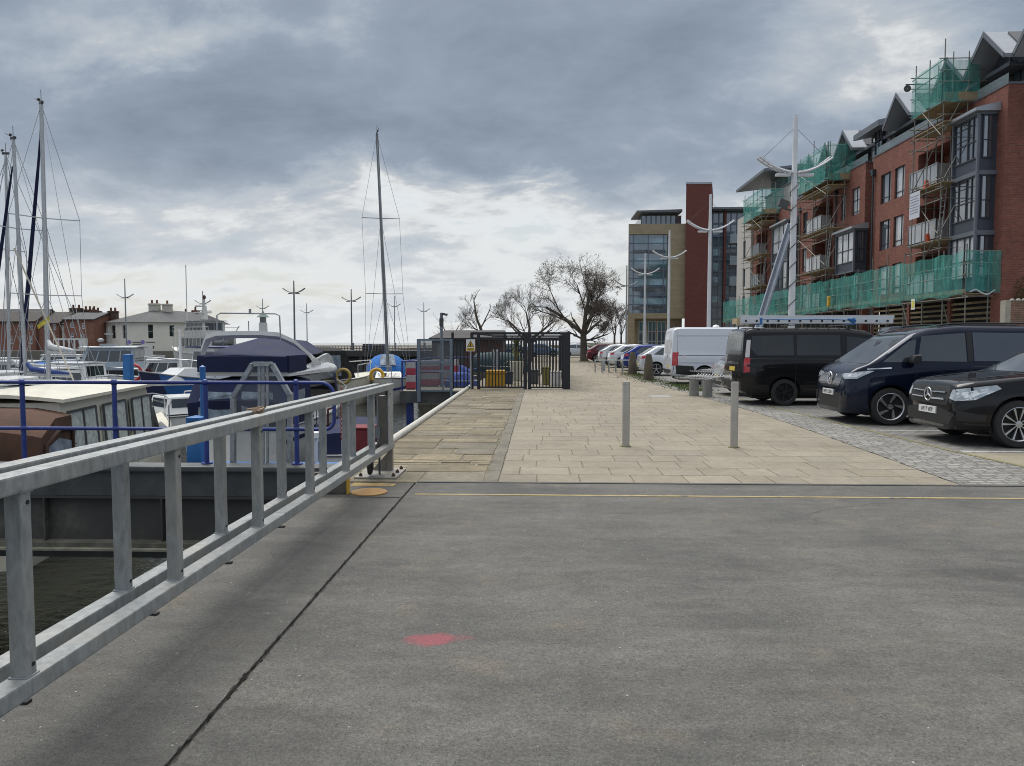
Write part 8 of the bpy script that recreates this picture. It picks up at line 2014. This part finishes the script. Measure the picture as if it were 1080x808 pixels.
# 6. far dark-canopied boat
b6 = thing("canopy_boat", "grey boat with a black framed canopy just right of the navy flybridge cruiser", "boat", (gy(352, 390, 42).x, 42, WZ), R(70))
make_hull(b6, 8.0, 2.9, 1.5, cream_gel, sheer=.3)
canvas(b6, [(-3.8, 1.5), (-3.7, 2.9), (-3.0, 3.35), (-.8, 3.35), (.2, 1.6)], -1.35, 1.35, M("black_canvas", (.02, .02, .022), .9), "canopy")
for y0, y1 in ((-1.1, -.1), (.05, 1.1)):
    mb = MB(); mb.add([(-3.83, y0, 1.75), (-3.83, y1, 1.75), (-3.74, y1, 2.75), (-3.74, y0, 2.75)], [(0, 1, 2, 3)]); mb.build("canopy_window", clear_film, b6)
mb = MB(); mb.prism([(-3.2, 1.75), (-1.2, 1.75), (-1.3, 2.9), (-3.1, 2.9)], 'y', -1.37, -1.352); mb.build("canopy_window", clear_film, b6)
rail(b6, [(.5, -1.3, 2.3), (2.4, -1.0, 2.4), (3.8, 0, 2.5), (2.4, 1.0, 2.4), (.5, 1.3, 2.3)], .03, True, .7, "pulpit_rail", MATS["white_rail"])
# fitted life ring lying on rail
def life_ring(u, v, Y, col, label, r=.36):
    p = gy(u, v, Y); o = MB()
    for k in range(1): o.path([(r * math.cos(t), 0, r * math.sin(t)) for t in [math.pi * 2 * k_ / 28 - (0) for k_ in range(29)]], .09, 8)
    ob = o.build("life_ring", col, None, 60); ob.location = p; tag(ob, label, "life ring")
    return ob
# 7. yachts
LATER = []
def yacht(label, u_base, v_base, u_top, v_top, Y, rz, L=10, mr=.085, sail=None, furl=True, boomlen=3.6, hullmat=None, spr=(.52,), hood=None, group="sailing yachts in the dock", mastx=.4, cabmat=None, mm=None, F=1.15, bh=1.05):
    p0 = gy(u_base, v_base, Y); pt = gy(u_top, v_top, Y); x = p0.x; zt = pt.z - WZ; mm = mm or mast_grey
    o = thing("sailing_yacht", label, "yacht", (x - math.cos(rz) * mastx, Y - math.sin(rz) * mastx, WZ), rz, group)
    hm = hullmat or white_gel
    make_hull(o, L, L * .31, F, hm, white_gel if hullmat else None, sheer=.25, tr=.7, pw=2.0)
    stripe(o, None, F * .62, F * .72, M("blue_stripe", (.02, .04, .22), .4), L=L, B=L * .31, F=F, sheer=.25, tr=.7, pw=2.0)
    cabin(o, -L * .22, L * .2, L * .2, L * .16, F, F + .42, cabmat or white_gel, .6, .1, "coachroof", win_dark, 4)
    lean_x = (pt.x - x)
    top = Vector((mastx + lean_x * math.cos(rz), -lean_x * math.sin(rz), zt))
    mb = MB(); mb.path([(mastx, 0, F), Vector((mastx, 0, F)).lerp(top, .5), top], [mr, mr * .95, mr * .8], 8); mast = mb.build("mast", mm, o, 50)
    mb = MB(); mb.ob(top + Vector((0, 0, .05)), (.35, .08, .1)); mb.tube(top, top + Vector((0, 0, .55)), .012, 5); mb.tube(top + Vector((.1, 0, .1)), top + Vector((.45, .1, .3)), .015, 5); mb.sphere(top + Vector((.12, .05, .2)), .06, 6); mb.build("masthead_gear", steel_dark, mast)
    zs = []
    for f in spr:
        c = Vector((mastx, 0, F)).lerp(top, f); w_ = L * .115
        mb = MB(); mb.beam(c, c + Vector((-.12, w_, .03)), .05, .035); mb.beam(c, c + Vector((-.12, -w_, .03)), .05, .035); mb.build("spreader", mm, mast); zs.append((c, w_))
    mb = MB(); r_ = .011 if Y < 35 else .014
    for s in (-1, 1):
        prev = Vector((mastx - .2, s * L * .145, F + .05))
        for c, w_ in zs:
            q = c + Vector((-.12, s * w_, .03)); mb.tube(prev, q, r_, 4); mb.tube(Vector((mastx - .5, s * L * .14, F)), c, r_, 4); prev = q
        mb.tube(prev, top, r_, 4)
    mb.tube((-L * .47, 0, F), top, r_, 4); mb.tube((L * .47, 0, F + .25), top - Vector((0, 0, .2)), r_, 4); mb.tube((mastx + .2, .1, F), top - Vector((0, 0, .3)), r_, 4)
    mb.build("rigging", lamp_grey, o)
    if furl:
        a, b = Vector((L * .46, 0, F + .55)), top - Vector((0, 0, .7)); mb = MB(); mb.path([a, a.lerp(b, .12), a.lerp(b, .4), a.lerp(b, .8), a.lerp(b, .96)], [.05, .10, .085, .06, .03], 8); mb.build("furled_sail", sail or navy_canvas, o, 50)
    mb = MB(); bz = F + bh; mb.path([(mastx - .1, 0, bz), (mastx - boomlen, 0, bz + .02)], .07, 8); mb.build("boom", mm, mast, 50)
    mb = MB(); mb.path([(mastx - .15, 0, bz + .45), (mastx - .5, 0, bz + .22), (mastx - boomlen * .6, 0, bz + .15), (mastx - boomlen, 0, bz + .10)], [.07, .115, .095, .05], 8); mb.build("sail_cover", hood or M("pale_sail_cover", (.45, .47, .48), .8), mast, 50)
    rail(o, [(L * .30, -L * .09, F + .85), (L * .42, -L * .045, F + .88), (L * .49, 0, F + .9), (L * .42, L * .045, F + .88), (L * .30, L * .09, F + .85)], .02, True, .7)
    rail(o, [(-L * .33, -L * .13, F + .7), (-L * .46, -L * .11, F + .72), (-L * .48, 0, F + .72), (-L * .46, L * .11, F + .72), (-L * .33, L * .13, F + .7)], .02, True, .7, "pushpit_rail")
    return o
yacht("cream yacht with the tallest mast on the left and a navy furled foresail", 50.5, 380, 43.5, 110, 28.5, R(138), 10.5, .09, navy_canvas, True, 3.4, cream_gel, (.36, .62), hood=M("white_sail_cover", (.5, .52, .54), .7), F=1.3, bh=1.9)
y2 = yacht("yacht with a blue sail cover, its mast left of the tallest one", 27, 380, 14, 147, 30.5, R(150), 9.5, .085, navy_canvas, True, 3.6, None, (.34, .66), hood=M("royal_canvas", (.02, .05, .20), .8, 0, .2), F=1.2)
yacht("yacht at the left edge of the view with a thin pale mast", 9, 380, 6, 163, 36, R(178), 10, .075, None, False, 3.8, None, (.33, .6), F=1.2)
y4 = yacht("white yacht with a bright blue sprayhood and a lone grey mast beside the pier", 409.5, 378, 397.5, 142, 46, R(-76), 10, .10, None, False, 4.6, None, (.35, .66), mm=mast_dark, mastx=.6, F=1.35)
rings = []
for x, hgt, w_ in ((-2.9, .4, 1.35), (-2.6, 1.25, 1.35), (-1.9, 1.5, 1.3), (-.9, 1.45, 1.2), (-.1, .75, 1.1), (.1, .45, 1.05)):
    rings.append([Vector((x, w_ * math.cos(a), 1.35 + max(.02, hgt) * math.sin(a) ** .6)) for a in [math.pi * k / 10 for k in range(11)]])
mb = MB(); mb.loft(rings, cap=True, close=True); hd = mb.build("sprayhood", blue_canvas, y4, 50)
mb = MB(); mb.add([(-.04, -.5, 2.16), (-.04, .5, 2.16), (-.78, .42, 2.82), (-.78, -.42, 2.82)], [(0, 1, 2, 3)]); mb.build("hood_window", clear_film, hd)
mb = MB(); mb.path([(-3.0, 1.1 * math.cos(a), 2.3 + .36 * math.sin(a)) for a in [math.pi * .15 + k * math.pi * 1.4 / 16 - math.pi * .35 for k in range(17)]], .10, 8)
q_ = gy(397.5, 396, 43.0); hs = MB(); hs.path([(q_.x + .36 * math.cos(a), 43.0, q_.z + .36 * math.sin(a)) for a in [-math.pi * .28 + k * math.pi * 1.56 / 18 for k in range(19)]], .10, 8); hs.build("horseshoe_buoy", yellow_paint, y4, 60, world=True)
mb = MB(); mb.path([(-1.9, .7, 1.5), (-1.92, .72, 1.4)], .01, 4)
ls = life_ring(362, 397, 40, M("ring_tan", (.42, .30, .10), .7, 0, .2), "tan life ring on the stern rail beside the white yacht's bow", .38)
life_ring(141, 393, 47, red_paint, "small red life ring left of the blue-hulled boat", .5)
# burgee on the left yacht, furled flag
fg = MB(); fg.add([(0, 0, 0), (.22, .03, .17), (.5, -.02, .38), (.46, .05, .15), (.22, 0, -.03), (.03, .02, -.16)], [(0, 1, 4, 5), (1, 2, 3, 4)])
fo = fg.build("yacht_flag", M("flag_yellow", (.50, .42, .06), .8, 0, .5, 4), None); fo.location = gy(39, 343, 28); tag(fo, "small yellow and white flag flying between the left yacht masts", "flag")
for u, Y, rz_, lab in ((60, 33.5, 140, "white cabin boat just right of the tallest left mast, bow to the right"), (-6, 29, 95, "white cabin boat cut by the left edge below the thin pale mast"), (168, 50, 200, "white cabin boat behind the blue-hulled fishing boat")):
    LATER.append((lab, u, Y, rz_))
# 8. white ship superstructure beyond
b8 = thing("survey_ship", "white ship superstructure with a tiered bridge behind the blue-hulled boat", "ship", (gy(212, 370, 84).x, 84, WZ), R(150))
make_hull(b8, 10, 4.4, 2.3, M("ship_white", (.55, .55, .53), .5, 0, .1, 1), sheer=.8, tr=.9)
cabin(b8, -4, 2, 3.6, 3.4, 2.3, 4.3, MATS["ship_white"], .4, 0, "deckhouse", win_dark, 6); cabin(b8, -2.6, 1.4, 3.0, 2.7, 4.32, 6.0, MATS["ship_white"], .5, .2, "bridge", win_dark, 4, MATS["ship_white"], roof_over=.3)
mb = MB(); mb.tube((-.8, 0, 6.2), (-.8, 0, 7.6), .38, 8, .25); mb.tube((-.8, 0, 7.6), (-.8, 0, 8.6), .1, 6); mb.tube((-.8, -.9, 7.2), (-.8, .9, 7.2), .08, 6); mb.ob((-.4, 0, 7.0), (1.2, 1.6, .12)); mb.ob((-.6, .3, 7.7), (.3, 1.3, .16)); mb.tube((1.6, .6, 6.2), (1.6, .6, 12.5), .05, 6); mb.build("funnel_mast", MATS["ship_white"], b8, 50)
mb = MB(); mb.sphere((-.8, 0, 8.75), .2, 6, 1.3); mb.build("funnel_lamp", M("lamp_rust", (.10, .05, .04), .6), b8, 60)
mb = MB()
for z in (3.1, 4.8, 5.3): mb.path([(-4.2, 2.0, z), (2.2, 2.0, z), (3.2, 0, z), (2.2, -2.0, z), (-4.2, -2.0, z)], .04, 5)
for k in range(10): x = -4.2 + k * .71; mb.tube((x, 2.0, 2.3), (x, 2.0, 5.3), .03, 5)
mb.build("deck_rails", MATS["ship_white"], b8, 50)
# 9. small boats filling the far left
def filler(label, u, Y, rz, L=7, hm=None, cm=None, canop=None):
    o = thing("cabin_boat", label, "boat", (gy(u, 390, Y).x, Y, WZ), rz, "small boats moored on the left")
    make_hull(o, L, L * .33, 1.15, hm or white_gel, white_gel, sheer=.3)
    cabin(o, -L * .22, L * .2, L * .26, L * .22, 1.15, 2.35, cm or white_gel, .7, .1, "cabin", win_dark, 3, white_gel)
    if canop: canvas(o, [(-L * .47, 1.15), (-L * .48, 1.9), (-L * .4, 2.3), (-L * .22, 2.35), (-L * .21, 1.15)], -L * .14, L * .14, canop, "stern_canopy")
    rail(o, [(L * .18, -L * .14, 1.8), (L * .38, -L * .09, 1.9), (L * .49, 0, 1.95), (L * .38, L * .09, 1.9), (L * .18, L * .14, 1.8)], .02)
    return o
filler("white cabin boat at the left edge with a curved white roof and dark windows", 4, 24, R(100), 6.5)
filler("white cabin boat between the two left yacht masts, low windows", 40, 21.6, R(108), 6)
filler("small white cabin boat right of the cream yacht's hull", 76, 43, R(170), 7.5)
filler("white and grey cabin boat behind the left masts with a blue cover", 22, 46, R(175), 8, None, None, blue_canvas)
for lab, u, Y, rz_ in LATER: filler(lab, u, Y, R(rz_), 6.4)
filler("cream cabin boat further back at the far left", -8, 55, R(175), 9, cream_gel)
filler("small white boat between the grey cruiser and the white ship", 150, 66, R(170), 8)
filler("white cabin boat behind the grey cruiser's bow", 66, 70, R(185), 10)
ku = thing("blue_kiosk", "white dock cabin with a bright blue door right of the square blue pile", "kiosk", (gy(144, 380, 62).x, 62, WZ))
xx = ku.location.x; mb = MB(); mb.bx(xx - .9, xx + .9, 61.2, 63, -.6, 1.35); mb.build("wall", plastic_white, ku, world=True)
mb = MB(); mb.bx(xx - .1, xx + .7, 61.16, 61.19, -.5, 1.1); mb.build("door", bright_blue, ku, world=True)
mb = MB(); mb.bx(xx - 6, xx + 8, 60.6, 66, -.75, -.61); mb.bx(xx - 5.8, xx + 7.8, 61, 65.5, -2.2, -.76); mb.build("landing", steel_dark, ku, world=True)
fp2 = thing("finger_pontoon", "long low grey pontoon walkway between the far left yachts", "pontoon", (-22, 34, WZ))
mb = MB(); mb.bx(-40, -13, 33.2, 34.6, -1.62, -1.5); mb.build("decking", MATS["grey_plank"], fp2, world=True)
mb = MB(); mb.bx(-39.8, -13.2, 33.3, 34.5, -2.2, -1.63); mb.build("frame", steel_dark, fp2, world=True)
